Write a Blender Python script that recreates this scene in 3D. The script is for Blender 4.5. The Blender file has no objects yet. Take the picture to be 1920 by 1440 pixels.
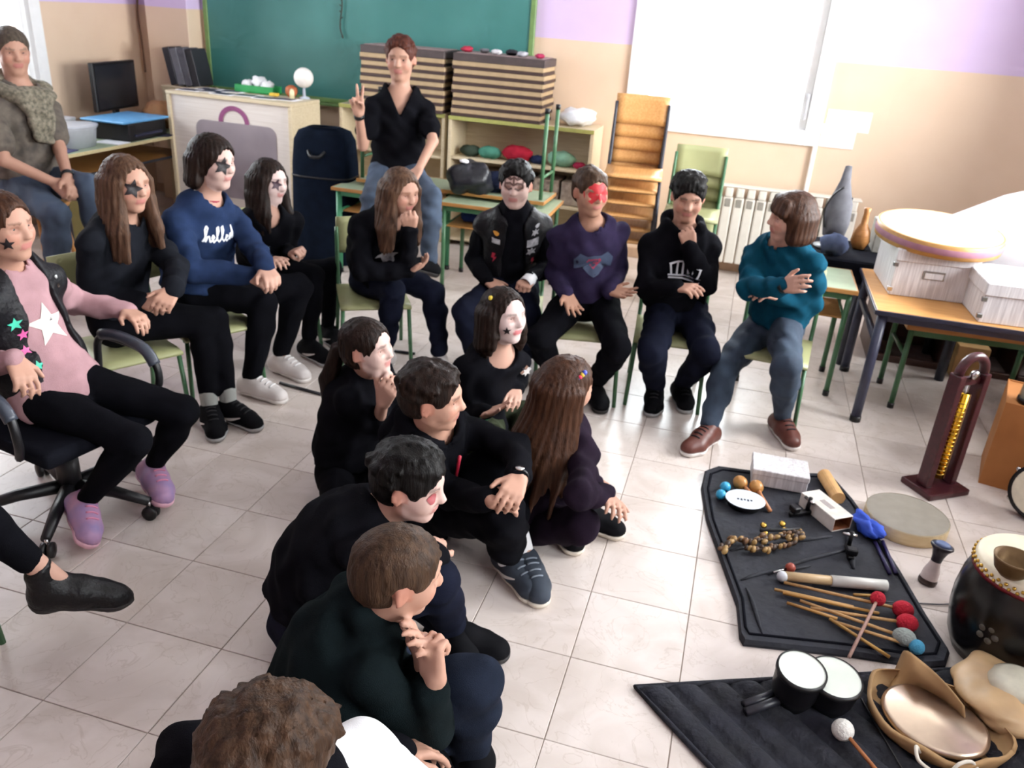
import bpy, bmesh, math, random
import numpy as np
from mathutils import Vector, Matrix
from mathutils.bvhtree import BVHTree

random.seed(7)
rng = np.random.default_rng(7)
scene = bpy.context.scene
col = scene.collection
PI = math.pi

# ---------------------------------------------------------------- camera
cam_data = bpy.data.cameras.new('camera')
cam = bpy.data.objects.new('camera', cam_data)
col.objects.link(cam)
cam_data.sensor_width = 36.0
cam_data.lens = 29.09
cam_data.clip_start = 0.05
cam_data.dof.use_dof = True          # the phone focused short: softer towards the back
cam_data.dof.focus_distance = 1.5
cam_data.dof.aperture_fstop = 7.0
_p, _r, _y = 0.42815, 0.0735, 1.82088
_f = Vector((math.cos(_y)*math.cos(_p), math.sin(_y)*math.cos(_p), -math.sin(_p)))
_R0 = _f.cross(Vector((0, 0, 1))).normalized()
_U0 = _R0.cross(_f)
_R = _R0*math.cos(_r) + _U0*math.sin(_r)
_U = _U0*math.cos(_r) - _R0*math.sin(_r)
cam.matrix_world = Matrix(((_R.x, _U.x, -_f.x, 1.9029), (_R.y, _U.y, -_f.y, -1.2955), (_R.z, _U.z, -_f.z, 1.7909), (0, 0, 0, 1)))
scene.camera = cam

# ---------------------------------------------------------------- light
world = bpy.data.worlds.new('sky')
scene.world = world
world.use_nodes = True
world.node_tree.nodes['Background'].inputs[0].default_value = (0.90, 0.95, 1.0, 1)
world.node_tree.nodes['Background'].inputs[1].default_value = 5.0

def area(name, loc, look, sx, sy, power, color=(1, 1, 1)):
    l = bpy.data.lights.new(name, 'AREA')
    l.shape = 'RECTANGLE'; l.size = sx; l.size_y = sy; l.energy = power; l.color = color
    o = bpy.data.objects.new(name, l); col.objects.link(o)
    o.location = loc
    o.rotation_euler = Vector(look).to_track_quat('-Z', 'Y').to_euler()
    return o
# daylight entering through the windows of the room (lamps stand outside the glass)
area('daylight_back_window', (1.65, 5.62, 1.85), (0, -1, -0.12), 1.3, 1.5, 115, (0.93, 0.96, 1.0))
area('daylight_left_window', (-3.65, 3.25, 1.75), (1, 0, -0.1), 1.7, 1.5, 70, (0.97, 0.98, 1.0))
area('daylight_right_window', (4.85, 3.0, 1.85), (-1, -0.12, -0.2), 2.4, 1.7, 330, (1.0, 0.97, 0.97))
area('daylight_right_window_b', (4.85, -0.6, 1.85), (-1, 0.1, -0.18), 2.4, 1.7, 130, (1.0, 0.97, 0.97))

scene.view_settings.view_transform = 'Standard'
scene.view_settings.look = 'None'
scene.view_settings.gamma = 1.0
scene.view_settings.use_curve_mapping = False
scene.view_settings.exposure = 0.45

cy = scene.cycles
cy.max_bounces = 7; cy.diffuse_bounces = 4; cy.glossy_bounces = 3; cy.transmission_bounces = 4; cy.transparent_max_bounces = 8
cy.caustics_reflective = False; cy.caustics_refractive = False
cy.use_adaptive_sampling = True; cy.adaptive_threshold = 0.07; cy.adaptive_min_samples = 12

# ---------------------------------------------------------------- materials
MATS = {}
def srgb(c):
    if isinstance(c, str):
        c = [int(c[i:i+2], 16)/255 for i in (0, 2, 4)]
    return tuple(((v/12.92) if v <= 0.04045 else ((v+0.055)/1.055)**2.4) for v in c)

def mat(name, c, rough=0.6, metal=0.0, var=0.12, scale=20.0, bump=0.0, bscale=200.0, stretch=None, trans=0.0, emit=0.0, spec=0.5, coat=0.0, sheen=0.0, c2=None, alpha=1.0):
    """principled material whose colour wanders a little with a noise"""
    if name in MATS: return MATS[name]
    m = bpy.data.materials.new(name); MATS[name] = m
    m.use_nodes = True
    nt = m.node_tree; N = nt.nodes; L = nt.links
    b = N['Principled BSDF']
    c = srgb(c)
    b.inputs['Roughness'].default_value = rough
    b.inputs['Metallic'].default_value = metal
    b.inputs['Specular IOR Level'].default_value = spec
    b.inputs['Transmission Weight'].default_value = trans
    b.inputs['Coat Weight'].default_value = coat
    b.inputs['Sheen Weight'].default_value = sheen
    b.inputs['Alpha'].default_value = alpha
    tc = N.new('ShaderNodeTexCoord'); mp = N.new('ShaderNodeMapping')
    L.new(tc.outputs['Object'], mp.inputs[0])
    if stretch: mp.inputs['Scale'].default_value = stretch
    nz = N.new('ShaderNodeTexNoise'); nz.inputs['Scale'].default_value = scale; nz.inputs['Detail'].default_value = 3
    L.new(mp.outputs[0], nz.inputs['Vector'])
    cr = N.new('ShaderNodeValToRGB')
    ca = srgb(c2) if c2 else tuple(v*(1-var) for v in c)
    cb = c if c2 else tuple(min(1, v*(1+var)) for v in c)
    cr.color_ramp.elements[0].color = (*ca, 1); cr.color_ramp.elements[0].position = 0.3
    cr.color_ramp.elements[1].color = (*cb, 1); cr.color_ramp.elements[1].position = 0.7
    L.new(nz.outputs['Fac'], cr.inputs[0])
    L.new(cr.outputs[0], b.inputs['Base Color'])
    if bump:
        n2 = N.new('ShaderNodeTexNoise'); n2.inputs['Scale'].default_value = bscale
        L.new(mp.outputs[0], n2.inputs['Vector'])
        bp = N.new('ShaderNodeBump'); bp.inputs['Strength'].default_value = bump; bp.inputs['Distance'].default_value = 0.01
        L.new(n2.outputs['Fac'], bp.inputs['Height']); L.new(bp.outputs[0], b.inputs['Normal'])
    if emit:
        b.inputs['Emission Strength'].default_value = emit
        L.new(cr.outputs[0], b.inputs['Emission Color'])
    return m

def wood(name, c, c2, rough=0.45, stretch=(2, 30, 30), scale=3.0):
    return mat(name, c, rough, 0, c2=c2, scale=scale, stretch=stretch)
def cloth(name, c, var=0.25, rough=0.9):
    return mat(name, c, rough, 0, var=var, scale=14, bump=0.25, bscale=420, sheen=0.0, spec=0.06)
def skin_mat(name):
    if name in MATS: return MATS[name]
    m = bpy.data.materials.new(name); MATS[name] = m
    m.use_nodes = True
    nt = m.node_tree; b = nt.nodes['Principled BSDF']
    a = nt.nodes.new('ShaderNodeVertexColor'); a.layer_name = 'tint'
    nt.links.new(a.outputs['Color'], b.inputs['Base Color'])
    b.inputs['Roughness'].default_value = 0.55
    b.inputs['Specular IOR Level'].default_value = 0.35
    return m

M_GREEN = mat('green_tube_paint', '446f4d', 0.35, var=0.06)
M_SEATG = mat('pale_green_laminate', 'a3a578', 0.45, var=0.06, scale=8)
M_WOODC = wood('chair_plywood', 'd9a469', 'c88f52')
M_BLKMETAL = mat('dark_grey_metal', '2c2e3a', 0.4, var=0.1)
M_BLACK = mat('black_plastic', '101014', 0.45, var=0.2)
M_WHITE = mat('white_paint', 'eeeeee', 0.5, var=0.02)
M_PAPER = mat('white_paper', 'f2f2f4', 0.8, var=0.03)
M_PALEWOOD = wood('pale_birch', 'dccdb0', 'cdbb9a')
M_EDGE = wood('desk_edge_wood', 'c08a4e', 'a8743c')
M_DESKG = mat('desk_green_laminate', 'a3b396', 0.4, var=0.05)
M_CHROME = mat('chrome', 'c8c8c8', 0.2, 1.0, var=0.02)
M_BRASS = mat('brass', 'c9a24e', 0.28, 1.0, var=0.08)
M_BLACKCLOTH = cloth('black_canvas', '14151c')

# ---------------------------------------------------------------- mesh helpers
class MB:
    def __init__(self):
        self.v = []; self.f = []; self.M = Matrix.Identity(4)
    def _add(self, vs, fs):
        o = len(self.v); M = self.M
        self.v += [tuple(M @ Vector(p)) for p in vs]
        self.f += [tuple(i+o for i in q) for q in fs]
        return self
    def box(self, lo, hi, bev=0.0, seg=1):
        lo = Vector(lo); hi = Vector(hi); c = (lo+hi)/2; s = hi-lo
        bm = bmesh.new(); bmesh.ops.create_cube(bm, size=1.0)
        for v in bm.verts: v.co = Vector((v.co.x*s.x, v.co.y*s.y, v.co.z*s.z)) + c
        if bev > 0: bmesh.ops.bevel(bm, geom=bm.edges[:], offset=min(bev, min(s)*0.45), segments=seg, affect='EDGES', profile=0.6)
        bm.verts.index_update()
        self._add([v.co[:] for v in bm.verts], [[v.index for v in q.verts] for q in bm.faces]); bm.free()
        return self
    def tube(self, pts, r, n=8, caps=True, closed=False):
        pts = [Vector(p) for p in pts]; m = len(pts)
        rs = r if isinstance(r, (list, tuple)) else [r]*m
        vs = []; fs = []
        T0 = (pts[1]-pts[0]).normalized()
        a = Vector((0, 0, 1)) if abs(T0.z) < 0.9 else Vector((1, 0, 0))
        N = T0.cross(a).normalized()
        for i in range(m):
            if closed: T = (pts[(i+1) % m]-pts[i-1]).normalized()
            else: T = (pts[min(i+1, m-1)]-pts[max(i-1, 0)]).normalized()
            N = (N - T*N.dot(T)).normalized(); B = T.cross(N)
            for k in range(n):
                t = 2*PI*k/n
                vs.append(pts[i] + (N*math.cos(t)+B*math.sin(t))*rs[i])
        for i in range(m if closed else m-1):
            j = (i+1) % m
            for k in range(n):
                fs.append((i*n+k, i*n+(k+1) % n, j*n+(k+1) % n, j*n+k))
        if caps and not closed:
            fs.append(tuple(range(n-1, -1, -1))); fs.append(tuple((m-1)*n+k for k in range(n)))
        return self._add(vs, fs)
    def lathe(self, prof, c=(0, 0, 0), axis=(0, 0, 1), n=24, sx=1.0, sy=1.0):
        q = Vector((0, 0, 1)).rotation_difference(Vector(axis).normalized()); c = Vector(c)
        vs = []; fs = []; rings = []
        for (r, z) in prof:
            if r < 1e-6:
                rings.append([len(vs)]); vs.append(q @ Vector((0, 0, z)) + c)
            else:
                rings.append(list(range(len(vs), len(vs)+n)))
                vs += [q @ Vector((r*sx*math.cos(2*PI*k/n), r*sy*math.sin(2*PI*k/n), z)) + c for k in range(n)]
        for a, b in zip(rings[:-1], rings[1:]):
            for k in range(n):
                k2 = (k+1) % n
                if len(a) == 1 and len(b) == 1: continue
                if len(a) == 1: fs.append((a[0], b[k2], b[k]))
                elif len(b) == 1: fs.append((a[k], a[k2], b[0]))
                else: fs.append((a[k], a[k2], b[k2], b[k]))
        return self._add(vs, fs)
    def ball(self, c, r, n=16, axis=(0, 0, 1), squash=1.0):
        m = max(4, n//2)
        return self.lathe([(r*math.sin(PI*i/m), -r*squash*math.cos(PI*i/m)) for i in range(m+1)], c, axis, n)
    def prism(self, poly, z0, z1, bev=0.0):
        n = len(poly); area2 = sum(poly[i][0]*poly[(i+1) % n][1]-poly[(i+1) % n][0]*poly[i][1] for i in range(n))
        if area2 < 0: poly = poly[::-1]
        vs = [(x, y, z0) for x, y in poly]
        rings = [vs]
        if bev > 0:
            cx = sum(p[0] for p in poly)/n; cy = sum(p[1] for p in poly)/n
            L = max(math.hypot(p[0]-cx, p[1]-cy) for p in poly); s = 1-bev/L
            rings.append([(x, y, z1-bev) for x, y in poly])
            rings.append([(cx+(x-cx)*s, cy+(y-cy)*s, z1) for x, y in poly])
        else: rings.append([(x, y, z1) for x, y in poly])
        allv = [p for r_ in rings for p in r_]; fs = [tuple(range(n-1, -1, -1))]
        for k in range(len(rings)-1):
            for i in range(n):
                j = (i+1) % n; fs.append((k*n+i, k*n+j, (k+1)*n+j, (k+1)*n+i))
        fs.append(tuple((len(rings)-1)*n+i for i in range(n)))
        return self._add(allv, fs)
    def grid(self, P, closed_u=False):
        """P[i][j] -> points; two-sided sheet"""
        nu = len(P); nv = len(P[0]); vs = [p for row in P for p in row]; fs = []
        for i in range(nu if closed_u else nu-1):
            i2 = (i+1) % nu
            for j in range(nv-1):
                fs.append((i*nv+j, i2*nv+j, i2*nv+j+1, i*nv+j+1))
        return self._add(vs, fs)
    def build(self, name, m, parent=None, smooth=False, label=None):
        me = bpy.data.meshes.new(name)
        me.from_pydata(self.v, [], self.f); me.validate(); me.update()
        if m is not None: me.materials.append(m)
        if smooth: me.shade_smooth()
        o = bpy.data.objects.new(name, me); col.objects.link(o)
        if parent is not None: o.parent = parent
        if label: o['label'] = label
        return o

def smooth_angle(o, deg=40):
    o.data.shade_smooth()
    try:
        o.data.set_sharp_from_angle(angle=math.radians(deg))
    except Exception:
        pass
    return o
def solid(o, th, off=-1):
    md = o.modifiers.new('thickness', 'SOLIDIFY'); md.thickness = th; md.offset = off
    return o
def thing(name, label, cat, loc=(0, 0, 0), rz=0.0, group=None, kind=None, rot=None):
    o = bpy.data.objects.new(name, None); col.objects.link(o)
    o.empty_display_size = 0.1
    o.location = loc; o.rotation_euler = rot if rot else (0, 0, rz)
    return tag(o, label, cat, group, kind)
def tag(o, label=None, cat=None, group=None, kind=None):
    if label: o['label'] = label
    if cat: o['category'] = cat
    if group: o['group'] = group
    if kind: o['kind'] = kind
    return o
def dup(root, loc, rz=0.0, label=None, rot=None):
    r = root.copy(); col.objects.link(r); r.location = loc; r.rotation_euler = rot if rot else (0, 0, rz)
    if label: r['label'] = label
    for ch in list(root.children):
        c = ch.copy(); col.objects.link(c); c.parent = r
        for g in list(ch.children):
            d = g.copy(); col.objects.link(d); d.parent = c
    return r
def catmull(pts, n=6):
    pts = [Vector(p) for p in pts]; out = []
    for i in range(len(pts)-1):
        p0 = pts[max(i-1, 0)]; p1 = pts[i]; p2 = pts[i+1]; p3 = pts[min(i+2, len(pts)-1)]
        for k in range(n):
            t = k/n
            out.append(0.5*((2*p1)+(p2-p0)*t+(2*p0-5*p1+4*p2-p3)*t*t+(3*p1-p0-3*p2+p3)*t*t*t))
    out.append(pts[-1]); return out

# ================================================================ the room
X0, X1, Y0, Y1, ZC = -3.32, 4.4, -3.0, 5.3, 2.9
TS = 0.33

def floor_mat():
    m = bpy.data.materials.new('cream_marble_tile'); m.use_nodes = True
    nt = m.node_tree; N = nt.nodes; L = nt.links; b = N['Principled BSDF']
    tc = N.new('ShaderNodeTexCoord'); oi = N.new('ShaderNodeObjectInfo')
    geo = N.new('ShaderNodeNewGeometry')
    ad = N.new('ShaderNodeVectorMath'); ad.operation = 'ADD'
    mul = N.new('ShaderNodeVectorMath'); mul.operation = 'SCALE'; mul.inputs['Scale'].default_value = 7.0
    cmb = N.new('ShaderNodeCombineXYZ')
    L.new(oi.outputs['Random'], cmb.inputs[0]); L.new(oi.outputs['Random'], cmb.inputs[2])
    L.new(cmb.outputs[0], mul.inputs[0]); L.new(geo.outputs['Position'], ad.inputs[0]); L.new(mul.outputs[0], ad.inputs[1])
    n1 = N.new('ShaderNodeTexNoise'); n1.inputs['Scale'].default_value = 4; n1.inputs['Detail'].default_value = 6; n1.inputs['Distortion'].default_value = 1.2
    L.new(ad.outputs[0], n1.inputs['Vector'])
    r1 = N.new('ShaderNodeValToRGB')
    r1.color_ramp.elements[0].color = (*srgb('cabeb6'), 1); r1.color_ramp.elements[0].position = 0.35
    r1.color_ramp.elements[1].color = (*srgb('d9cec8'), 1); r1.color_ramp.elements[1].position = 0.62
    L.new(n1.outputs['Fac'], r1.inputs[0])
    # thin darker veins
    n2 = N.new('ShaderNodeTexNoise'); n2.inputs['Scale'].default_value = 5; n2.inputs['Detail'].default_value = 5; n2.inputs['Distortion'].default_value = 2.2
    L.new(ad.outputs[0], n2.inputs['Vector'])
    r2 = N.new('ShaderNodeValToRGB')
    e = r2.color_ramp.elements; e[0].position = 0.485; e[0].color = (0, 0, 0, 1); e[1].position = 0.5; e[1].color = (1, 1, 1, 1)
    e2 = e.new(0.515); e2.color = (0, 0, 0, 1)
    L.new(n2.outputs['Fac'], r2.inputs[0])
    mx = N.new('ShaderNodeMixRGB'); mx.inputs[2].default_value = (*srgb('a99889'), 1)
    sc = N.new('ShaderNodeMath'); sc.operation = 'MULTIPLY'; sc.inputs[1].default_value = 0.3
    L.new(r2.outputs[0], sc.inputs[0]); L.new(sc.outputs[0], mx.inputs[0]); L.new(r1.outputs[0], mx.inputs[1])
    hs = N.new('ShaderNodeHueSaturation')
    mr = N.new('ShaderNodeMapRange'); mr.inputs[3].default_value = 0.96; mr.inputs[4].default_value = 1.03
    L.new(oi.outputs['Random'], mr.inputs[0]); L.new(mr.outputs[0], hs.inputs['Value'])
    L.new(mx.outputs[0], hs.inputs['Color']); L.new(hs.outputs[0], b.inputs['Base Color'])
    b.inputs['Roughness'].default_value = 0.27
    b.inputs['Specular IOR Level'].default_value = 0.45
    return m
M_TILE = floor_mat()
fl = MB().box((X0, Y0, -0.12), (X1, Y1, -0.0035)).build('floor', mat('tile_grout', 'a3968c', 0.9))
tag(fl, 'cream marble floor tiles laid in a square grid', None, None, 'structure')
g = 0.0015
tile_me = MB().box((g, g, -0.01), (TS-g, TS-g, 0.0), 0.0012).build('tile', M_TILE)
tile_mesh = tile_me.data; bpy.data.objects.remove(tile_me)
cands = []
from bpy_extras.object_utils import world_to_camera_view
bpy.context.view_layer.update()
for i in range(-11, 15):
    for j in range(-10, 17):
        x, y = i*TS, j*TS
        if x+TS < X0 or x > X1 or y+TS < Y0 or y > Y1: continue
        w = world_to_camera_view(scene, cam, Vector((x+TS/2, y+TS/2, 0)))
        vis = w.z > 0 and -0.12 < w.x < 1.12 and -0.2 < w.y < 1.1
        cands.append((w.z if vis else 100+abs(w.z), x, y))
cands.sort()
rest = MB()
for k, (d, x, y) in enumerate(cands):
    x1 = min(x+TS-g, X1); y1 = min(y+TS-g, Y1); x0 = max(x+g, X0); y0 = max(y+g, Y0)
    full = (x0 == x+g and y0 == y+g and x1 == x+TS-g and y1 == y+TS-g)
    if k < 298 and d < 100:
        if full:
            t = bpy.data.objects.new('tile', tile_mesh); col.objects.link(t); t.location = (x, y, 0); t.parent = fl
        elif x1-x0 > 0.02 and y1-y0 > 0.02:
            t = MB().box((0, 0, -0.01), (x1-x0, y1-y0, 0), 0.001).build('tile', M_TILE, fl); t.location = (x0, y0, 0)
    elif x1-x0 > 0.01 and y1-y0 > 0.01:
        rest.box((x0, y0, -0.01), (x1, y1, 0))
r_ = rest.build('tiling_beyond', M_TILE, fl); r_['kind'] = 'stuff'

def wall_mat():
    m = bpy.data.materials.new('two_tone_wall_paint'); m.use_nodes = True
    nt = m.node_tree; N = nt.nodes; L = nt.links; b = N['Principled BSDF']
    geo = N.new('ShaderNodeNewGeometry'); sp = N.new('ShaderNodeSeparateXYZ'); L.new(geo.outputs['Position'], sp.inputs[0])
    gt = N.new('ShaderNodeMath'); gt.operation = 'GREATER_THAN'; gt.inputs[1].default_value = 1.585; L.new(sp.outputs[2], gt.inputs[0])
    nz = N.new('ShaderNodeTexNoise'); nz.inputs['Scale'].default_value = 6; L.new(geo.outputs['Position'], nz.inputs['Vector'])
    r1 = N.new('ShaderNodeValToRGB'); r1.color_ramp.elements[0].color = (*srgb('dbc0a6'), 1); r1.color_ramp.elements[1].color = (*srgb('e1c8b0'), 1)
    r2 = N.new('ShaderNodeValToRGB'); r2.color_ramp.elements[0].color = (*srgb('cfb8dc'), 1); r2.color_ramp.elements[1].color = (*srgb('d6c1e2'), 1)
    L.new(nz.outputs['Fac'], r1.inputs[0]); L.new(nz.outputs['Fac'], r2.inputs[0])
    mx = N.new('ShaderNodeMixRGB'); L.new(gt.outputs[0], mx.inputs[0]); L.new(r1.outputs[0], mx.inputs[1]); L.new(r2.outputs[0], mx.inputs[2])
    L.new(mx.outputs[0], b.inputs['Base Color']); b.inputs['Roughness'].default_value = 0.5
    # faint panel joints of the glazed wainscot below the paint line
    br = N.new('ShaderNodeTexBrick'); br.offset = 0.5; br.inputs['Scale'].default_value = 1.0
    br.inputs['Brick Width'].default_value = 0.6; br.inputs['Row Height'].default_value = 0.3; br.inputs['Mortar Size'].default_value = 0.004
    br.inputs['Color1'].default_value = (1, 1, 1, 1); br.inputs['Color2'].default_value = (1, 1, 1, 1); br.inputs['Mortar'].default_value = (0, 0, 0, 1)
    cb = N.new('ShaderNodeCombineXYZ'); sm = N.new('ShaderNodeMath'); sm.operation = 'ADD'
    L.new(sp.outputs[0], sm.inputs[0]); L.new(sp.outputs[1], sm.inputs[1]); L.new(sm.outputs[0], cb.inputs[0]); L.new(sp.outputs[2], cb.inputs[1])
    L.new(cb.outputs[0], br.inputs['Vector'])
    bp = N.new('ShaderNodeBump'); bp.inputs['Strength'].default_value = 0.25; bp.inputs['Distance'].default_value = 0.004
    L.new(br.outputs['Color'], bp.inputs['Height']); L.new(bp.outputs[0], b.inputs['Normal'])
    return m
M_WALL = wall_mat()
def wall(name, axis, pos, th, a0, a1, holes, label):
    """wall along one axis with window holes [(a0,a1,z0,z1)]"""
    mb = MB()
    def bx(u0, u1, z0, z1):
        if u1-u0 < 1e-4 or z1-z0 < 1e-4: return
        if axis == 'x': mb.box((u0, min(pos, pos+th), z0), (u1, max(pos, pos+th), z1))
        else: mb.box((min(pos, pos+th), u0, z0), (max(pos, pos+th), u1, z1))
    cur = a0
    for (h0, h1, z0, z1) in sorted(holes):
        bx(cur, h0, -0.12, ZC); bx(h0, h1, -0.12, z0); bx(h0, h1, z1, ZC); cur = h1
    bx(cur, a1, -0.12, ZC)
    return tag(mb.build(name, M_WALL), label, None, None, 'structure')
BW = (1.02, 2.30, 1.08, 2.55)
LW = (2.35, 4.12, 1.0, 2.5)
RW1 = (1.9, 4.4, 1.0, 2.7); RW2 = (-1.8, 0.6, 1.0, 2.7)
wall('wall_back', 'x', Y1, 0.22, X0-0.2, X1+0.2, [BW], 'back wall, peach below and lilac above')
wall('wall_left', 'y', X0, -0.22, Y0, Y1, [LW], 'peach left wall beside the desk')
wall('wall_right', 'y', X1, 0.22, Y0, Y1, [RW1, RW2], 'right wall with wide windows')
wall('wall_front', 'x', Y0, -0.2, X0-0.2, X1+0.2, [], 'wall behind the viewer')
tag(MB().box((X0-0.2, Y0-0.2, ZC), (X1+0.2, Y1+0.2, ZC+0.15)).build('ceiling', M_WHITE), 'white ceiling', None, None, 'structure')
tag(MB().box((-3.10, 5.10, 0), (-2.70, 5.30, ZC), 0.004).build('trim_1', M_WALL), 'peach pillar in the corner left of the chalkboard', None, None, 'structure')
tag(MB().box((X0, 5.285, 0), (X1, 5.3, 0.08), 0.003).build('baseboard_back', mat('baseboard_tile', 'b99a80', 0.5)), 'tiled skirting of the back wall', None, None, 'structure')

def pane_glass():
    m = bpy.data.materials.new('window_glass'); m.use_nodes = True
    nt = m.node_tree; N = nt.nodes; N.clear()
    o = N.new('ShaderNodeOutputMaterial'); mx = N.new('ShaderNodeMixShader'); t = N.new('ShaderNodeBsdfTransparent'); g_ = N.new('ShaderNodeBsdfGlossy'); fr = N.new('ShaderNodeFresnel')
    fr.inputs['IOR'].default_value = 1.35; g_.inputs['Roughness'].default_value = 0.03; t.inputs[0].default_value = (0.95, 0.97, 0.97, 1)
    nt.links.new(fr.outputs[0], mx.inputs[0]); nt.links.new(t.outputs[0], mx.inputs[1]); nt.links.new(g_.outputs[0], mx.inputs[2]); nt.links.new(mx.outputs[0], o.inputs[0])
    return m
M_GLASS = pane_glass()
def window(name, axis, pos, sgn, h, label, mull=True, handle=False):
    """sgn: direction to the inside of the room"""
    a0, a1, z0, z1 = h
    w = thing(name, label, None, kind='structure')
    def bx(mb, u0, u1, d0, d1, zz0, zz1, bev=0.004):
        p0, p1 = sorted((pos+sgn*d0, pos+sgn*d1))
        if axis == 'x': mb.box((u0, p0, zz0), (u1, p1, zz1), bev)
        else: mb.box((p0, u0, zz0), (p1, u1, zz1), bev)
    fr = MB(); e = 0.075
    bx(fr, a0-e, a0+0.03, -0.10, 0.025, z0-e, z1+e); bx(fr, a1-0.03, a1+e, -0.10, 0.025, z0-e, z1+e)
    bx(fr, a0+0.03, a1-0.03, -0.10, 0.025, z0-e, z0+0.03); bx(fr, a0+0.03, a1-0.03, -0.10, 0.025, z1-0.03, z1+e)
    fr.build('window_frame', M_WHITE, w)
    n = 2 if mull else 1
    W = (a1-a0-0.06)/n
    for k in range(n):
        u0 = a0+0.03+k*W; u1 = u0+W; s = MB(); t = 0.055
        bx(s, u0, u0+t, -0.06, -0.015, z0+0.03, z1-0.03); bx(s, u1-t, u1, -0.06, -0.015, z0+0.03, z1-0.03)
        bx(s, u0+t, u1-t, -0.06, -0.015, z0+0.03, z0+0.03+t); bx(s, u0+t, u1-t, -0.06, -0.015, z1-0.03-t, z1-0.03)
        sh = s.build('sash', M_WHITE, w)
        p = MB(); bx(p, u0+t, u1-t, -0.042, -0.038, z0+0.03+t, z1-0.03-t, 0); p.build('pane', M_GLASS, sh)
    if handle:
        hb = MB(); um = a1-0.055
        bx(hb, um-0.012, um+0.012, -0.015, 0.03, 1.30, 1.36); bx(hb, um-0.01, um+0.01, 0.02, 0.04, 1.18, 1.35)
        hb.build('handle', mat('grey_handle', 'b8b8bc', 0.4), w)
    return w
window('window_1', 'x', Y1, -1, BW, 'bright white framed window in the back wall above the radiator', True, True)
window('window_2', 'y', X0, 1, LW, 'bright window in the left wall behind the standing teacher', True)
window('window_3', 'y', X1, -1, RW1, 'wide window in the right wall')
window('window_4', 'y', X1, -1, RW2, 'wide window in the right wall near the viewer')

# ---------------------------------------------------------------- chalkboard
def board_mat():
    return mat('chalkboard_green', '37746f', 0.32, c2='4b8883', scale=1.6)
cb = thing('chalkboard', 'large teal green chalkboard with a green wooden frame on the back wall', 'chalkboard', (-1.22, 5.3, 0.95))
MB().box((-1.40, -0.03, 0.04), (1.38, -0.012, 1.25)).build('writing_surface', board_mat(), cb)
fm = MB()
M_BF = mat('board_frame_green', '6f8f55', 0.5)
fm.box((-1.44, -0.04, 0), (-1.40, -0.005, 1.29), 0.004); fm.build('frame_side', M_BF, cb)
MB().box((1.38, -0.04, 0), (1.42, -0.005, 1.29), 0.004).build('frame_side', M_BF, cb)
MB().box((-1.40, -0.04, 0), (1.38, -0.005, 0.04), 0.004).build('frame_rail', M_BF, cb)
MB().box((-1.40, -0.04, 1.25), (1.38, -0.005, 1.29), 0.004).build('frame_rail', M_BF, cb)
MB().box((-1.40, -0.09, -0.02), (1.38, -0.04, 0.0), 0.004).build('chalk_ledge', M_BF, cb)
so = MB().tube(catmull([(-1.40, 5.255, 2.2), (-1.405, 5.25, 1.9), (-1.38, 5.25, 1.72), (-1.40, 5.25, 1.55), (-1.375, 5.25, 1.46)], 6), 0.006, 6)
for k in range(9):
    z = 1.47+k*0.045; a = k*2.1
    so.tube([(-1.39, 5.25, z), (-1.39+0.018*math.cos(a), 5.243, z+0.012)], 0.004, 5)
tag(so.build('hanging_string', mat('dark_string', '3a4038', 0.9)), 'dark knotted string hanging down in front of the chalkboard', 'string')

# ---------------------------------------------------------------- radiator, pipe, papers, cable
rad = thing('radiator', 'cream ribbed radiator below the back window', 'radiator', (1.70, 5.18, 0.10))
M_RAD = mat('radiator_enamel', 'dcd6cc', 0.45, var=0.03)
fin = MB().box((0.004, -0.045, 0.0), (0.076, 0.045, 0.50), 0.012, 2)
fin.box((0.012, -0.05, 0.50), (0.068, 0.05, 0.575), 0.012, 2)
f0 = fin.build('fin', M_RAD, rad)
for k in range(1, 13):
    c = f0.copy(); col.objects.link(c); c.location = (k*0.08, 0, 0); c.parent = rad
M_RADD = mat('radiator_shadow_slot', '8f8a82', 0.6)
for k in range(13):
    s = MB().box((k*0.08+0.02, -0.049, 0.43), (k*0.08+0.06, -0.044, 0.49), 0.002).build('slot', M_RADD, rad)
MB().box((-0.01, -0.055, 0.575), (1.05, 0.055, 0.585), 0.003).build('top_cap', M_RAD, rad)
pi = MB().box((2.345, 5.272, 0.55), (2.378, 5.30, 1.585), 0.006)
tag(pi.build('cable_duct', mat('white_duct', 'f2e9e2', 0.5)), 'white vertical cable duct on the wall right of the window', 'duct')
pp = MB()
for (x0, x1, z0, z1, y) in ((2.40, 2.70, 1.13, 1.27, 5.296), (2.385, 2.62, 1.01, 1.17, 5.292)):
    pp = MB().box((x0, y, z0), (x1, y+0.003, z1), 0.001)
    tag(pp.build('wall_paper_sheet', M_PAPER), 'white paper sheet taped to the wall, ' + ('upper wider one' if z1 > 1.2 else 'lower narrower one') + ' right of the duct', 'paper', 'sheets taped to the back wall')
tag(MB().tube(catmull([(-3.27, 5.24, 2.2), (-3.26, 5.235, 1.75), (-3.28, 5.23, 1.5), (-3.26, 5.22, 1.3), (-3.24, 5.20, 1.05)], 6), 0.008, 6).build('wall_cable', mat('brown_cable', '6a4f3c', 0.7)), 'brown cable hanging in the corner of the left wall', 'cable')

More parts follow.
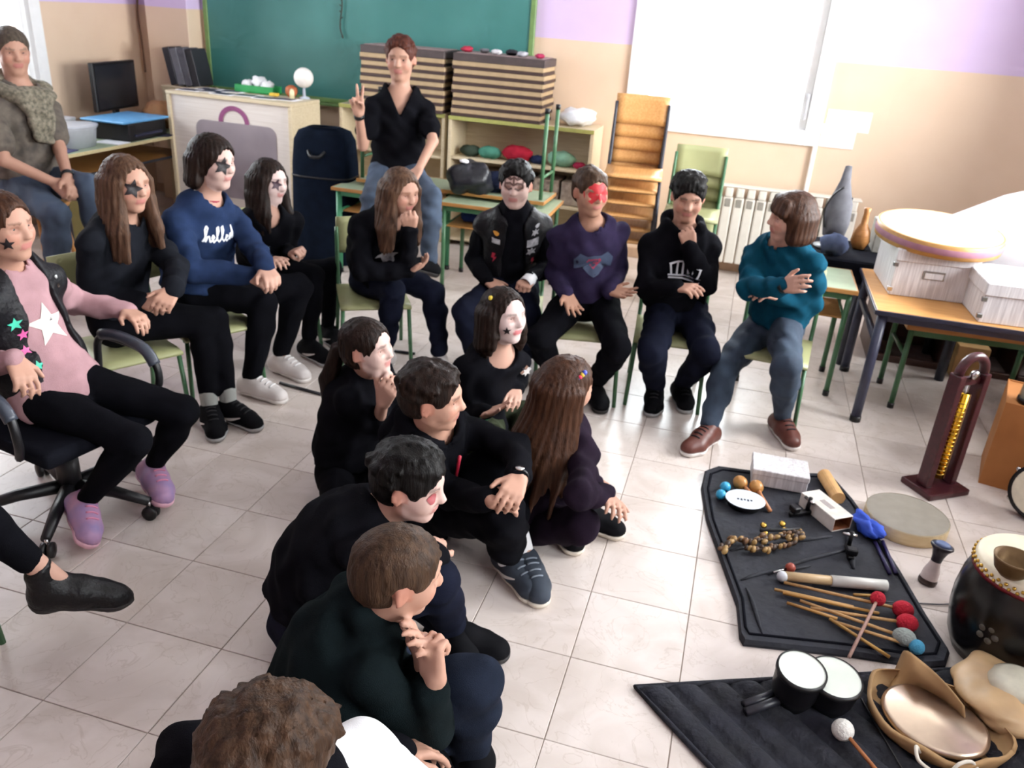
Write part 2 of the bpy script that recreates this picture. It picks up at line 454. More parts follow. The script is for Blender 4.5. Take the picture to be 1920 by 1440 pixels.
# ================================================================ furniture
def make_chair(name, label, loc, rz, mframe, mseat, sh=0.375, bh=0.73, group=None, rot=None, w=0.36):
    """front of the chair is local +X"""
    t = thing(name, label, 'chair', loc, rz, group, rot=rot)
    h = w/2; d = 0.18
    P = []
    for i in range(7):
        x = -d+2*d*i/6; dz = -0.012*math.sin(PI*i/6) - (0.012 if i == 6 else 0)
        P.append([(x, -h+2*h*j/5, sh-0.006+dz) for j in range(6)])
    s = MB().grid(P).build('seat', mseat, t, True); solid(s, 0.014, 0)
    P = []
    for i in range(6):
        z = bh-0.19+0.19*i/5
        P.append([(-d-0.045-0.05*(z-sh)/(bh-sh)-0.022*(1-((j-3)/3)**2), -h+0.01+(2*h-0.02)*j/6*1.0, z) for j in range(7)])
    s = MB().grid(P).build('backrest', mseat, t, True); solid(s, 0.012, 0)
    for sy in (-1, 1):
        y = sy*(h-0.012)
        MB().tube([(d-0.02, y, sh-0.02), (d+0.015, y*1.08, 0.0)], 0.0105).build('leg', mframe, t, True)
        MB().tube([(-d+0.03, y, sh-0.02), (-d-0.045, y*1.08, 0.0)], 0.0105).build('leg', mframe, t, True)
        MB().tube(catmull([(d-0.02, y, sh-0.02), (0, y, sh-0.024), (-d+0.01, y, sh-0.016), (-d-0.04, y, sh+0.08), (-d-0.085, y, bh-0.05)], 4), 0.0105).build('side_tube', mframe, t, True)
    MB().tube([(-d+0.01, -h, sh-0.024), (-d+0.01, h, sh-0.024)], 0.009).build('stretcher', mframe, t, True)
    MB().tube([(d-0.03, -h, sh-0.024), (d-0.03, h, sh-0.024)], 0.009).build('stretcher', mframe, t, True)
    return t

def make_desk(name, label, loc, rz, sx, sy, hz, mtop=None, medge=None, mleg=None, legr=0.014, shelf=True):
    """origin at the near left floor corner of the top, x along width, y depth"""
    t = thing(name, label, 'desk' if sx < 0.8 else 'table', loc, rz)
    MB().box((0.008, 0.008, hz-0.022), (sx-0.008, sy-0.008, hz), 0.003).build('desk_top', mtop or M_DESKG, t)
    e = MB()
    e.box((0, 0, hz-0.024), (sx, 0.008, hz-0.001), 0.002); e.box((0, sy-0.008, hz-0.024), (sx, sy, hz-0.001), 0.002)
    e.box((0, 0.008, hz-0.024), (0.008, sy-0.008, hz-0.001), 0.002); e.box((sx-0.008, 0.008, hz-0.024), (sx, sy-0.008, hz-0.001), 0.002)
    e.build('edge_band', medge or M_EDGE, t)
    i = legr+0.02
    for (x, y) in ((i, i), (sx-i, i), (i, sy-i), (sx-i, sy-i)):
        lg = MB().tube([(x, y, 0.012), (x, y, hz-0.03)], legr, 10).build('leg', mleg or M_GREEN, t, True)
        MB().tube([(x, y, 0), (x, y, 0.03)], legr+0.003, 10).build('rubber_foot', M_BLACK, lg, True)
    for y in (i, sy-i):
        MB().box((i, y-0.01, hz-0.06), (sx-i, y+0.01, hz-0.024), 0.002).build('apron_rail', mleg or M_GREEN, t)
    for x in (i, sx-i):
        MB().tube([(x, i, hz-0.17), (x, sy-i, hz-0.17)], legr*0.75).build('side_bar', mleg or M_GREEN, t, True)
    if shelf:
        MB().box((i, i+0.03, hz-0.175), (sx-i, sy-i, hz-0.165), 0.002).build('book_shelf', M_EDGE, t)
    return t

M_TEALTUBE = mat('teal_green_tube', '3f8a63', 0.35, var=0.05)
make_desk('school_desk', 'green topped school desk with wood edge that the woman in black sits on', (-0.76, 3.80, 0), 0.0, 0.72, 0.50, 0.60, mleg=M_TEALTUBE, legr=0.02)
make_desk('school_desk', 'green topped school desk with orange wood edge behind the boy in the patched vest', (0.02, 3.78, 0), 0.03, 0.74, 0.50, 0.60)
make_desk('school_desk', 'small green topped desk with orange edge right of the child in teal', (2.02, 3.04, 0), 0.0, 0.54, 0.42, 0.60)
make_desk('school_desk', 'low green framed desk standing under the table with the white boxes', (2.82, 3.02, 0), 0.05, 0.72, 0.40, 0.47, shelf=False)
make_desk('long_table', 'wooden topped table with dark blue metal legs carrying the white wood print boxes', (2.61, 2.76, 0), 0.0, 1.15, 0.78, 0.60, mtop=wood('table_maple', 'd09a5e', 'bf8748', stretch=(2, 20, 20)), medge=mat('dark_blue_edge', '2b2c3d', 0.4), mleg=mat('dark_blue_metal', '3a3d52', 0.4), legr=0.024, shelf=False)
dl = make_desk('teacher_desk', 'green topped desk with pale edge along the left wall below the monitor', (-3.22, 3.30, 0), 0.0, 0.74, 1.5, 0.68, medge=wood('pale_edge', 'c9bb92', 'b8a97e'), mleg=M_BLKMETAL)
# pedestal drawers under the left desk
pd = thing('drawer_unit', 'olive drawer unit under the desk at the left wall', 'drawers', (-2.90, 3.55, 0))
M_OLIVE = mat('olive_laminate', '8f8a58', 0.5, var=0.06)
MB().box((0, 0, 0.02), (0.36, 0.45, 0.50), 0.004).build('body', M_OLIVE, pd)
for k in range(3):
    dr = MB().box((0.36, 0.015, 0.04+k*0.152), (0.376, 0.435, 0.18+k*0.152), 0.003).build('drawer', M_OLIVE, pd)
    MB().tube([(0.385, 0.17, 0.13+k*0.152), (0.385, 0.28, 0.13+k*0.152)], 0.006).build('handle', M_BLKMETAL, dr, True)
# black covered table behind
bt = thing('covered_table', 'table under a black cloth behind the teal jumper child', 'table', (2.36, 3.56, 0))
MB().box((0, 0, 0.60), (0.85, 0.50, 0.622), 0.004).build('table_top', M_BLACK, bt)
MB().box((-0.008, -0.008, 0.50), (0.858, 0.508, 0.626), 0.01).build('cover_cloth', M_BLACKCLOTH, bt)
for (x, y) in ((0.28, 0.03), (0.82, 0.03), (0.03, 0.47), (0.82, 0.47)):
    MB().tube([(x, y, 0), (x, y, 0.51)], 0.026, 10).build('leg', M_BLKMETAL, bt, True)

# ---- wooden cabinet with the bag picture
cab = thing('wooden_cabinet', 'pale wooden cabinet whose white front shows a printed grey bag', 'cabinet', (-2.50, 4.47, 0), -0.03)
W, D, Hc = 1.10, 0.42, 1.02
MB().box((0, 0, 0), (0.03, D, Hc-0.025), 0.003).build('side_panel', M_PALEWOOD, cab)
MB().box((W-0.03, 0, 0), (W, D, Hc-0.025), 0.003).build('side_panel', M_PALEWOOD, cab)
MB().box((0, -0.004, Hc-0.025), (W, D, Hc), 0.003).build('top_board', M_PALEWOOD, cab)
MB().box((0.03, D-0.015, 0.0), (W-0.03, D, Hc-0.025), 0.001).build('back_panel', M_PALEWOOD, cab)
MB().box((0.03, 0.02, 0.03), (W-0.03, 0.034, Hc-0.025), 0.001).build('front_panel', wood('white_ash_panel', 'e4dcd6', 'd6ccc4', stretch=(1, 1, 40)), cab)
def rrect(x0, z0, x1, z1, r, n=6):
    out = []
    for (cx, cz, a) in ((x1-r, z1-r, 0), (x0+r, z1-r, 90), (x0+r, z0+r, 180), (x1-r, z0+r, 270)):
        for k in range(n+1):
            t = math.radians(a+90*k/n); out.append((cx+r*math.cos(t), cz+r*math.sin(t)))
    return out
pb = MB(); pb.M = Matrix.Rotation(PI/2, 4, 'X')
pb.prism(rrect(0.24, 0.25, 0.95, 0.83, 0.07), -0.02, -0.016)
prn = pb.build('bag_print', mat('grey_lilac_print', '9a8f96', 0.7, c2='867b83', scale=3), cab, label='printed grey rounded bag shape')
hn = MB()
hp_ = [(0.585+0.135*math.cos(t), 0.018, 0.83+0.125*math.sin(t)) for t in np.linspace(0, PI, 17)]
hi_ = [(0.585+0.098*math.cos(t), 0.018, 0.83+0.09*math.sin(t)) for t in np.linspace(0, PI, 17)]
hn.grid([hp_, hi_]); hnd = hn.build('handle_print', mat('plum_print', '8e4a78', 0.7), cab, label='printed plum bag handle'); solid(hnd, 0.003)
# what lies on the cabinet
ZT = 1.021
k = 0
M_DARKCARD = mat('dark_photo_card', '2a2a38', 0.4, c2='454560', scale=30)
spots = [(-2.36, 4.60, 0.1), (-2.20, 4.66, 0.25), (-2.05, 4.58, 0.0), (-2.30, 4.76, 0.05), (-2.10, 4.78, 0.2), (-1.88, 4.63, 0.1), (-1.70, 4.60, 0.15), (-1.55, 4.64, 0.05)]
where = ['nearest the left corner', 'second along the left edge', 'lying flat at the front centre', 'at the back left', 'at the back before the green tray', 'right of the centre at the front', 'third from the right front corner', 'nearest the right front corner']
for (x, y, a), w_ in zip(spots, where):
    c = thing('photo_sheet', 'white sheet with dark printed pictures on the cabinet, ' + w_, 'sheet', (x, y, ZT), a, 'printed sheets on the cabinet')
    MB().box((-0.10, -0.07, 0), (0.10, 0.07, 0.003)).build('paper', M_PAPER, c)
    MB().box((-0.085, -0.055, 0.0031), (0.06, 0.05, 0.0042)).build('picture', M_DARKCARD, c)
tr = thing('green_tray', 'bright green plastic tray on the cabinet holding white tissues', 'tray', (-1.93, 4.86, ZT+0.003))
M_GRT = mat('green_plastic', '2f9a55', 0.35, var=0.05)
MB().box((-0.17, -0.07, 0), (0.17, 0.07, 0.008), 0.003).build('tray_base', M_GRT, tr)
w4 = MB(); w4.box((-0.17, -0.07, 0.008), (0.17, -0.062, 0.055), 0.002); w4.box((-0.17, 0.062, 0.008), (0.17, 0.07, 0.055), 0.002); w4.box((-0.17, -0.062, 0.008), (-0.162, 0.062, 0.055), 0.002); w4.box((0.162, -0.062, 0.008), (0.17, 0.062, 0.055), 0.002)
w4.build('tray_rim', M_GRT, tr)
def crumple(name, c, r, m, parent=None, sq=0.6, n=14, amp=0.35, seed=1):
    rr = random.Random(seed); mb = MB(); vs = []; rows = []
    for i in range(n//2+1):
        row = []
        for j in range(n):
            th = PI*i/(n//2); ph = 2*PI*j/n
            k = 1-amp/2+amp*(0.5*math.sin(3*ph+seed+2*th)*math.sin(2*th)+rr.random()*0.5) if 0 < i < n//2 else 1-amp/3
            row.append((c[0]+r*k*math.sin(th)*math.cos(ph), c[1]+r*k*math.sin(th)*math.sin(ph), c[2]+r*sq*k*math.cos(th)))
        row.append(row[0]); rows.append(row)
    mb.grid(rows); return mb.build(name, m, parent, True)
for q, (dx, dy, r, w_) in enumerate(((-0.09, 0.0, 0.05, 'left'), (0.0, 0.01, 0.065, 'middle'), (0.085, -0.005, 0.055, 'right'))):
    tag(crumple('crumpled_tissue', (-1.93+dx, 4.86+dy, ZT+0.06+0.02*(q == 1)), r, M_PAPER, None, 0.75, 16, 0.45, q+3), 'crumpled white tissue in the green tray, the %s one' % w_, 'tissue', 'tissues in the green tray')
gl = thing('small_globe', 'white ball on a small stand at the right end of the cabinet', 'globe', (-1.49, 4.80, ZT))
MB().ball((0, 0, 0.155), 0.075, 24).build('ball', mat('white_ball', 'ece6e0', 0.35, var=0.04), gl, True)
MB().lathe([(0.0, 0.0), (0.045, 0.0), (0.04, 0.012), (0.012, 0.02), (0.01, 0.085), (0.0, 0.085)]).build('stand', mat('pale_blue_plastic', 'b9c0cc', 0.4), gl, True)
tag(MB().lathe([(0, 0), (0.026, 0.002), (0.044, 0.03), (0.048, 0.05), (0.042, 0.075), (0.02, 0.09), (0, 0.09)], (-1.60, 4.80, ZT)).build('orange_pot', mat('terracotta', 'b5643c', 0.6), None, True), 'round orange clay pot beside the white ball on the cabinet', 'pot')
tag(MB().lathe([(0, 0), (0.02, 0), (0.018, 0.05), (0.01, 0.07), (0, 0.07)], (-1.565, 4.745, ZT), n=12).build('cream_figurine', mat('cream_ceramic', 'e0d8b0', 0.4), None, True), 'small cream figurine in front of the orange pot', 'figurine')
tag(MB().box((-1.74, 4.70, ZT+0.006), (-1.67, 4.74, ZT+0.030), 0.008, 2).build('yellow_eraser', mat('yellow_rubber', 'd8b23a', 0.6)), 'small yellow block on the sheets near the right of the cabinet', 'block')

# ---- navy instrument case standing upright
cs = thing('upright_case', 'tall dark navy padded case standing in front of the cabinet', 'case', (-0.93, 4.06, 0), 0.1)
M_NAVY = cloth('navy_padded_cloth', '121a28')
prof = []
cbm = MB(); secs = [(0.0, 0.20, 0.13), (0.06, 0.23, 0.15), (0.35, 0.225, 0.15), (0.70, 0.215, 0.15), (0.86, 0.20, 0.14), (0.92, 0.17, 0.115), (0.945, 0.11, 0.07)]
rows = []
for (z, a, b) in secs:
    rows.append([(a*abs(math.cos(t))**0.5*math.copysign(1, math.cos(t)), b*abs(math.sin(t))**0.5*math.copysign(1, math.sin(t)), z) for t in np.linspace(0, 2*PI, 33)])
cbm.grid(rows); cbm.f.append(tuple(range(6*33, 6*33+32))); cbm.build('case_body', M_NAVY, cs, True)
MB().tube([(x_, y_*1.01, 0.62) for (x_, y_, _) in rows[3][:-1]], 0.007, 6, closed=True).build('zip_seam', M_BLACK, cs, True)
MB().tube(catmull([(-0.06, -0.155, 0.80), (-0.03, -0.19, 0.77), (0.03, -0.19, 0.77), (0.06, -0.155, 0.80)], 4), 0.012).build('carry_handle', M_BLACK, cs, True)

# ---- bookcases with tray stacks
def bookcase(label, x0, x1, y0, hz, shelves, mid=None):
    t = thing('bookcase', label, 'bookcase', (x0, y0, 0)); W = x1-x0; D = 5.275-y0
    MB().box((0, 0, 0), (0.025, D, hz-0.025), 0.002).build('side_panel', M_PALEWOOD, t)
    MB().box((W-0.025, 0, 0), (W, D, hz-0.025), 0.002).build('side_panel', M_PALEWOOD, t)
    tp = MB().box((0, 0, hz-0.025), (W, D, hz), 0.002).build('top_board', M_PALEWOOD, t)
    MB().box((0, -0.006, hz-0.027), (W, -0.0005, hz+0.001), 0.001).build('edge_strip', mat('olive_edge', 'a8a860', 0.5), tp)
    MB().box((0.025, D-0.012, 0.02), (W-0.025, D, hz-0.025)).build('back_panel', M_PALEWOOD, t)
    for z in shelves:
        MB().box((0.025, 0.01, z-0.02), (W-0.025, D-0.012, z), 0.002).build('shelf', M_PALEWOOD, t)
    return t
bookcase('low pale bookcase under the left stack of trays', -1.26, -0.37, 4.93, 1.0, [0.06, 0.36, 0.68])
bookcase('low pale bookcase under the right stack of trays, filled with coloured bags', -0.33, 0.80, 4.90, 1.0, [0.06, 0.42, 0.70])
M_CARD = mat('tan_card', 'b39a78', 0.7, var=0.06); M_DKCARD = mat('dark_brown_card', '43312e', 0.6)
def tray_stack(x0, x1, y0, y1, z0, n, th, side):
    for k in range(n):
        z = z0+k*th
        t = thing('storage_tray', 'tan and dark brown storage tray, %s in the %s stack' % (('lowest', 'second lowest', 'third lowest', 'middle', 'third highest', 'second highest', 'highest striped one')[k], side), 'tray', (x0+0.006*((k*7) % 3-1), y0, z), 0, 'trays stacked on the bookcases')
        W = x1-x0; D = y1-y0
        MB().box((0, 0, 0.0), (W, D, th*0.42), 0.002).build('tray_base', M_DKCARD, t)
        MB().box((0.001, 0.001, th*0.42), (W-0.001, D-0.001, th-0.0005), 0.003).build('tray_body', M_CARD, t)
    t = thing('storage_tray', 'dark brown lid tray on top of the %s stack' % side, 'tray', (x0, y0, z0+n*th), 0, 'trays stacked on the bookcases')
    MB().box((0, 0, 0), (x1-x0, y1-y0, 0.055), 0.003).build('tray_body', mat('dark_lid_card', '4d4242', 0.6), t)
    MB().box((0.02, 0.02, 0.055), (x1-x0-0.02, y1-y0-0.02, 0.06), 0.002).build('lid_top', mat('mauve_lid', 'a08a88', 0.7), t)
tray_stack(-1.06, -0.38, 4.90, 5.26, 1.001, 7, 0.056, 'left')
tray_stack(-0.31, 0.39, 4.90, 5.26, 1.001, 7, 0.056, 'right')
ZL = 1.001+7*0.056+0.061
junk = [('red_pouch', 'crimson pouch at the left end on top of the right tray stack', (-0.24, 5.0), 0.05, 'a8233f'), ('magenta_pouch', 'magenta pouch at the right corner on top of the right tray stack', (0.33, 4.96), 0.04, 'a8234f'), ('grey_packet', 'grey crumpled packet behind the crimson pouch', (-0.12, 5.06), 0.04, '77777d'), ('white_packet', 'white crumpled packet on the right tray stack near its middle', (0.0, 4.98), 0.045, 'c9c9cc'), ('black_packet', 'black crumpled packet on the right tray stack', (0.1, 5.05), 0.05, '26262e'), ('pale_packet', 'pale crumpled packet right of the black one on the trays', (0.2, 4.98), 0.045, 'b4b4bb')]
for q, (nm, lb, (x, y), r, c) in enumerate(junk):
    tag(crumple(nm, (x, y, ZL+r*0.4), r, mat(nm+'_stuff', c, 0.7), None, 0.45, 14, 0.4, q+11), lb, 'pouch')
tag(crumple('white_plastic_bag', (0.62, 5.08, 1.065), 0.155, mat('white_bag_plastic', 'e9ecf2', 0.35), None, 0.42, 18, 0.35, 5), 'white crumpled plastic bag on the bookcase right of the trays', 'bag')
bags = [('red_pencil_case', 'red pencil case on the upper shelf of the right bookcase', (0.20, 5.0, 0.70), 0.13, 'a32638'), ('teal_pencil_case', 'teal green pencil case left of the red one on the bookcase shelf', (-0.02, 5.0, 0.70), 0.10, '4f8a78'), ('navy_pencil_case', 'navy blue pencil case right of the red one on the bookcase shelf', (0.37, 5.0, 0.70), 0.07, '28304f'), ('mint_cloth', 'mint green folded cloth at the right of the bookcase shelf', (0.55, 5.02, 0.70), 0.12, '8ab8a0'), ('crimson_pencil_case', 'small crimson pencil case at the far right of the bookcase shelf', (0.70, 4.98, 0.70), 0.055, 'a0304c'), ('dark_bundle', 'dark green cloth bundle at the left of the bookcase shelf', (-0.18, 5.0, 0.70), 0.09, '3f4a40')]
for q, (nm, lb, (x, y, z), r, c) in enumerate(bags):
    o = crumple(nm, (0, 0, 0), r, cloth(nm+'_cloth', c), None, 0.5, 16, 0.2, q+31); o.location = (x, y, z+r*0.46); o.scale = (1, 0.6, 1)
    tag(o, lb, 'pencil case')
for q, (x, c, lb) in enumerate(((-0.12, '6b5446', 'left'), (0.12, '7d6b62', 'second'), (0.36, '584a44', 'third'), (0.58, '8a7a70', 'right'))):
    tag(MB().box((x, 4.95, 0.421), (x+0.20, 5.22, 0.60), 0.006).build('shelf_carton', mat('carton_%d' % q, c, 0.7, c2='b8a898', scale=25)), 'brown printed carton on the lower shelf of the right bookcase, %s of four' % lb, 'carton', 'cartons on the lower shelf')
tag(crumple('blue_bundle', (0.20, 4.02, 0.475), 0.10, cloth('blue_bundle_cloth', '2f3f78'), None, 0.45, 14, 0.3, 77), 'blue cloth bundle on the book shelf under the desk', 'bundle')

# ---- binders in the corner, monitor and desk things
for q, (dx, c, w_) in enumerate(((0.0, '2c2c34', 'leftmost'), (0.07, '6d6d76', 'second'), (0.14, '55555e', 'third'), (0.21, '26262c', 'rightmost'))):
    b = thing('ring_binder', '%s ring binder leaning in the corner behind the cabinet, %s of four' % (('black', 'light grey', 'grey', 'black')[q], w_), 'binder', (-2.79+dx, 4.93, 1.0), 0, 'binders behind the cabinet', rot=(0, -0.20, 0))
    MB().box((0, 0, 0.0), (0.066, 0.20, 0.29), 0.004).build('cover', mat('binder_%d' % q, c, 0.5), b)
    MB().box((0.006, 0.006, 0.29), (0.06, 0.19, 0.292)).build('page_block', M_BLACK, b)
st = thing('corner_shelf', 'pale corner cupboard holding the binders behind the cabinet', 'cupboard', (-2.86, 4.90, 0))
MB().box((0, 0, 0), (0.40, 0.19, 0.985), 0.003).build('body', M_PALEWOOD, st)
MB().box((-0.005, -0.005, 0.985), (0.405, 0.2, 0.9985), 0.002).build('top_board', M_PALEWOOD, st)
mo = thing('monitor', 'black flat monitor on the desk at the left wall', 'monitor', (-3.03, 4.55, 0.681), 0.12)
MB().box((-0.02, -0.28, 0.14), (0.02, 0.28, 0.50), 0.006).build('bezel', M_BLACK, mo)
MB().box((0.0201, -0.26, 0.16), (0.022, 0.26, 0.48)).build('screen', mat('dark_screen', '24252b', 0.25, var=0.02), mo)
MB().box((-0.03, -0.03, 0.012), (0.0, 0.03, 0.20), 0.004).build('neck', M_BLACK, mo)
MB().lathe([(0, 0), (0.12, 0), (0.12, 0.008), (0.02, 0.014), (0, 0.014)]).build('foot', M_BLACK, mo, True)
tag(crumple('brown_bag', (-2.72, 4.66, 0.80), 0.15, mat('brown_leather', 'a87a52', 0.6), None, 0.75, 16, 0.18, 42), 'brown leather bag between the monitor and the cabinet', 'bag')
tb = thing('plastic_tub', 'clear plastic tub with grey contents at the front of the left desk', 'tub', (-2.68, 3.66, 0.681))
M_CLEAR = mat('clear_plastic', 'd8dde6', 0.25, var=0.05, trans=0.35)
MB().lathe([(0.0, 0.0), (0.12, 0.0), (0.135, 0.12), (0.14, 0.125), (0.14, 0.132), (0.13, 0.132), (0.118, 0.008), (0, 0.008)], n=28, sy=1.35).build('tub_wall', M_CLEAR, tb, True)
crumple('contents', (0, 0, 0.06), 0.10, mat('grey_contents', '8f8f92', 0.6, c2='c9c7c4', scale=60), tb, 0.5, 16, 0.25, 9)
MB().lathe([(0, 0.134), (0.145, 0.134), (0.145, 0.145), (0.12, 0.15), (0, 0.15)], n=28, sy=1.35).build('lid', M_CLEAR, tb, True)
pr = thing('printer', 'black printer with a pale blue folder on top on the left desk', 'printer', (-2.66, 4.22, 0.681), 0.06)
MB().box((-0.16, -0.22, 0.0), (0.15, 0.24, 0.13), 0.012, 2).build('printer_body', M_BLACK, pr)
MB().box((0.10, -0.16, 0.03), (0.165, 0.17, 0.05), 0.004).build('paper_tray', mat('navy_plastic', '2a2c44', 0.4), pr)
tag(MB().box((-2.86, 3.94, 0.813), (-2.48, 4.46, 0.830), 0.006).build('blue_folder', mat('sky_blue_card', '5f9fd0', 0.5)), 'sky blue folder lying on the black printer', 'folder')
wb = thing('white_carton', 'small white carton standing in front of the monitor', 'carton', (-2.95, 4.12, 0.681))
wb.location = (-3.05, 3.98, 0.681)
MB().box((-0.06, -0.07, 0), (0.06, 0.07, 0.13), 0.003).build('carton_body', mat('white_card', 'd9d9de', 0.6), wb)
for q, (x, y, a, c, w_) in enumerate(((-2.62, 3.45, 0.2, '4a4a70', 'dark blue booklet near the corner'), (-2.85, 3.42, -0.2, 'c9c9cf', 'white paper behind the dark booklet'), (-2.58, 3.92, 0.05, 'dcdce2', 'white paper beside the clear tub'), (-2.56, 4.42, 0.3, '35354a', 'dark folder at the far end'))):
    tag(MB().box((-0.10, -0.07, 0), (0.10, 0.07, 0.006), 0.001).build('desk_paper', mat('desk_paper_%d' % q, c, 0.6)), '%s of the left desk' % w_, 'paper', 'papers on the left desk')
    bpy.data.objects[-1] if False else None
    o = [p for p in col.objects if p.name.startswith('desk_paper')][-1]; o.location = (x, y, 0.681); o.rotation_euler[2] = a

# ---- coats on the desk
M_COAT = mat('black_nylon', '15161d', 0.4, var=0.3, bump=0.6, bscale=25)
ct = [('black_jacket', 'shiny black jacket heaped on the desk behind the girl with long brown hair', (0.16, 4.0, 0.70), 0.17, M_COAT, 0.7), ('navy_jacket', 'dark navy jacket heaped further back on the desk', (0.36, 4.12, 0.68), 0.15, cloth('navy_coat', '1d2236'), 0.6), ('beige_scarf', 'beige knitted scarf bundled beside the woman in black', (0.12, 4.22, 0.66), 0.13, cloth('beige_knit', 'a8957c'), 0.5)]
for q, (nm, lb, c, r, m_, sq) in enumerate(ct):
    o = crumple(nm, (0, 0, 0), r, m_, None, sq, 26, 0.4, q+51); o.location = (c[0], c[1], 0.626+r*sq*0.85)
    tag(o, lb, 'jacket' if q < 2 else 'scarf')
    sb = o.modifiers.new('soft', 'SUBSURF'); sb.levels = 1; sb.render_levels = 1
tag(crumple('white_tag', (0.13, 3.95, 0.845), 0.035, M_PAPER, None, 0.4, 12, 0.3, 8), 'white label lying on the black jacket', 'label')

# ---- empty chairs
pos = (1.17, 4.42)
n = 6
for k in range(n):
    make_chair('wooden_chair', ('topmost' if k == n-1 else ('lowest', 'second lowest', 'third', 'fourth', 'fifth')[k]) + ' plywood chair with black frame in the stack by the wall', (pos[0]+0.004*k, pos[1]-0.012*k, k*0.088), -1.47, M_BLKMETAL, M_WOODC, 0.40, 0.86, 'stacked wooden chairs', w=0.38)
for k in range(4):
    make_chair('green_stacked_chair', ('topmost', 'lowest', 'second', 'third')[(k+1) % 4 if k < 3 else 0] + ' pale green chair of the stack left of the radiator', (1.60+0.003*k, 4.36-0.012*k, k*0.085), -1.55, M_GREEN, M_SEATG, 0.37, 0.76, 'stacked green chairs')
# desk turned upside down on the two desks
ud = make_desk('upturned_desk', 'school desk turned upside down with its green legs pointing up', (-0.66, 4.42, 1.225), 0.0, 1.33, 0.36, 0.60, shelf=False, legr=0.013)
ud.rotation_euler = (PI, 0, 0); ud.location = (-0.64, 4.30, 1.222)
for ch_ in list(ud.children):
    if ch_.name.startswith('apron_rail'): bpy.data.objects.remove(ch_)

# ================================================================ boxes and things on the right table
M_GREYWOOD = mat('white_wood_print', 'e2e0e2', 0.6, c2='bcb8bb', scale=5, stretch=(22, 22, 1.2))
def storage_box(label, loc, rz, sx, sy, sz):
    t = thing('storage_box', label, 'box', loc, rz)
    MB().box((0, 0, 0), (sx, sy, sz-0.05), 0.003).build('box_body', M_GREYWOOD, t)
    MB().box((-0.008, -0.008, sz-0.06), (sx+0.008, sy+0.008, sz), 0.004).build('lid', M_GREYWOOD, t)
    s = MB().box((sx/2-0.05, -0.004, sz*0.42), (sx/2+0.05, -0.001, sz*0.6), 0.001).build('label_holder', M_CHROME, t)
    MB().box((sx/2-0.042, -0.0055, sz*0.44), (sx/2+0.042, -0.0045, sz*0.56)).build('label_card', M_GREYWOOD, s)
    for z in (0.02, sz-0.09):
        for x in (0.0, sx):
            MB().box((x-0.012, -0.005, z), (x+0.012, 0.012, z+0.022), 0.002).build('corner_cap', M_CHROME, t)
    return t
storage_box('white wood print storage box under the round frame drum', (2.70, 3.06, 0.601), 0.06, 0.37, 0.44, 0.235)
storage_box('white wood print storage box at the right front corner of the table', (3.06, 2.80, 0.601), 0.05, 0.46, 0.38, 0.19)
fd = thing('frame_drum', 'large round tan frame drum lying on the white storage box', 'drum', (2.90, 3.30, 0.846), 0, rot=(0.09, 0.02, 0))
MB().lathe([(0.292, 0.0), (0.30, 0.003), (0.30, 0.07), (0.292, 0.073), (0.288, 0.07), (0.288, 0.0), (0.292, 0.0)], n=48).build('hoop', wood('drum_hoop_wood', 'b98a4e', 'a87a40'), fd, True)
MB().lathe([(0, 0.0735), (0.28, 0.0735), (0.298, 0.070)], n=48).build('drum_skin', mat('tan_drum_skin', 'cdb59c', 0.55, var=0.06, scale=6), fd, True)
MB().lathe([(0.302, 0.022), (0.3035, 0.025), (0.3035, 0.05), (0.302, 0.053)], n=48).build('mauve_band', mat('mauve_band', '9a6a7c', 0.6), fd, True)
for q, (a, b, h) in enumerate((((2.93, 3.50), (3.62, 3.44), 0.50), ((3.12, 3.38), (3.64, 3.20), 0.44))):
    d = Vector((b[0]-a[0], b[1]-a[1], 0)); up = Vector((0.03, 0.10, h)); rows = []
    for i in range(9):
        u = i/8; rows.append([Vector((a[0], a[1], 0.602)) + d*u + up*v*(0.62+0.38*min(1, u*2.2)) + Vector((0.0, -0.03*math.sin(PI*v)*(1+q), 0)) for v in np.linspace(0, 1, 6)])
    o = MB().grid([[tuple(p) for p in r] for r in rows]).build('foam_sheet', mat('white_foam_sheet', 'eef0f6', 0.5, var=0.02), None, True); solid(o, 0.012)
    tag(o, ('white foam sheet leaning at the back of the table behind the frame drum', 'white curved foam sheet right of the frame drum')[q], 'sheet')
# upright dark stand with grey cover
sd = thing('covered_stand', 'black stand with a pointed grey cover beside the radiator', 'stand', (2.46, 3.80, 0.627))
MB().lathe([(0, 0), (0.10, 0), (0.10, 0.012), (0.02, 0.02), (0, 0.02)]).build('stand_base', M_BLACK, sd, True)
MB().tube([(0.03, 0, 0.01), (0.05, 0, 0.30)], 0.012).build('post', M_BLACK, sd, True)
MB().lathe([(0, 0.06), (0.06, 0.07), (0.075, 0.15), (0.068, 0.26), (0.045, 0.33), (0.028, 0.39), (0.018, 0.47), (0, 0.475)], n=16, sy=0.6).build('grey_cover', cloth('grey_cover_cloth', '6a6a70'), sd, True)
MB().tube(catmull([(-0.06, -0.03, 0.12), (-0.08, -0.04, 0.22), (-0.05, -0.04, 0.31), (0.0, -0.035, 0.36)], 4), 0.006).build('strap', M_BLACK, sd, True)
gb = thing('blue_bag', 'blue grey cloth bag on the black covered table behind the teal child', 'bag', (2.46, 3.64, 0.627))
crumple('bag_body', (0, 0, 0.06), 0.085, cloth('blue_grey_cloth', '4a526a'), gb, 0.75, 16, 0.3, 21)
fg = thing('wooden_shaker', 'small light brown wooden gourd left of the frame drum box', 'shaker', (2.62, 3.86, 0.627))
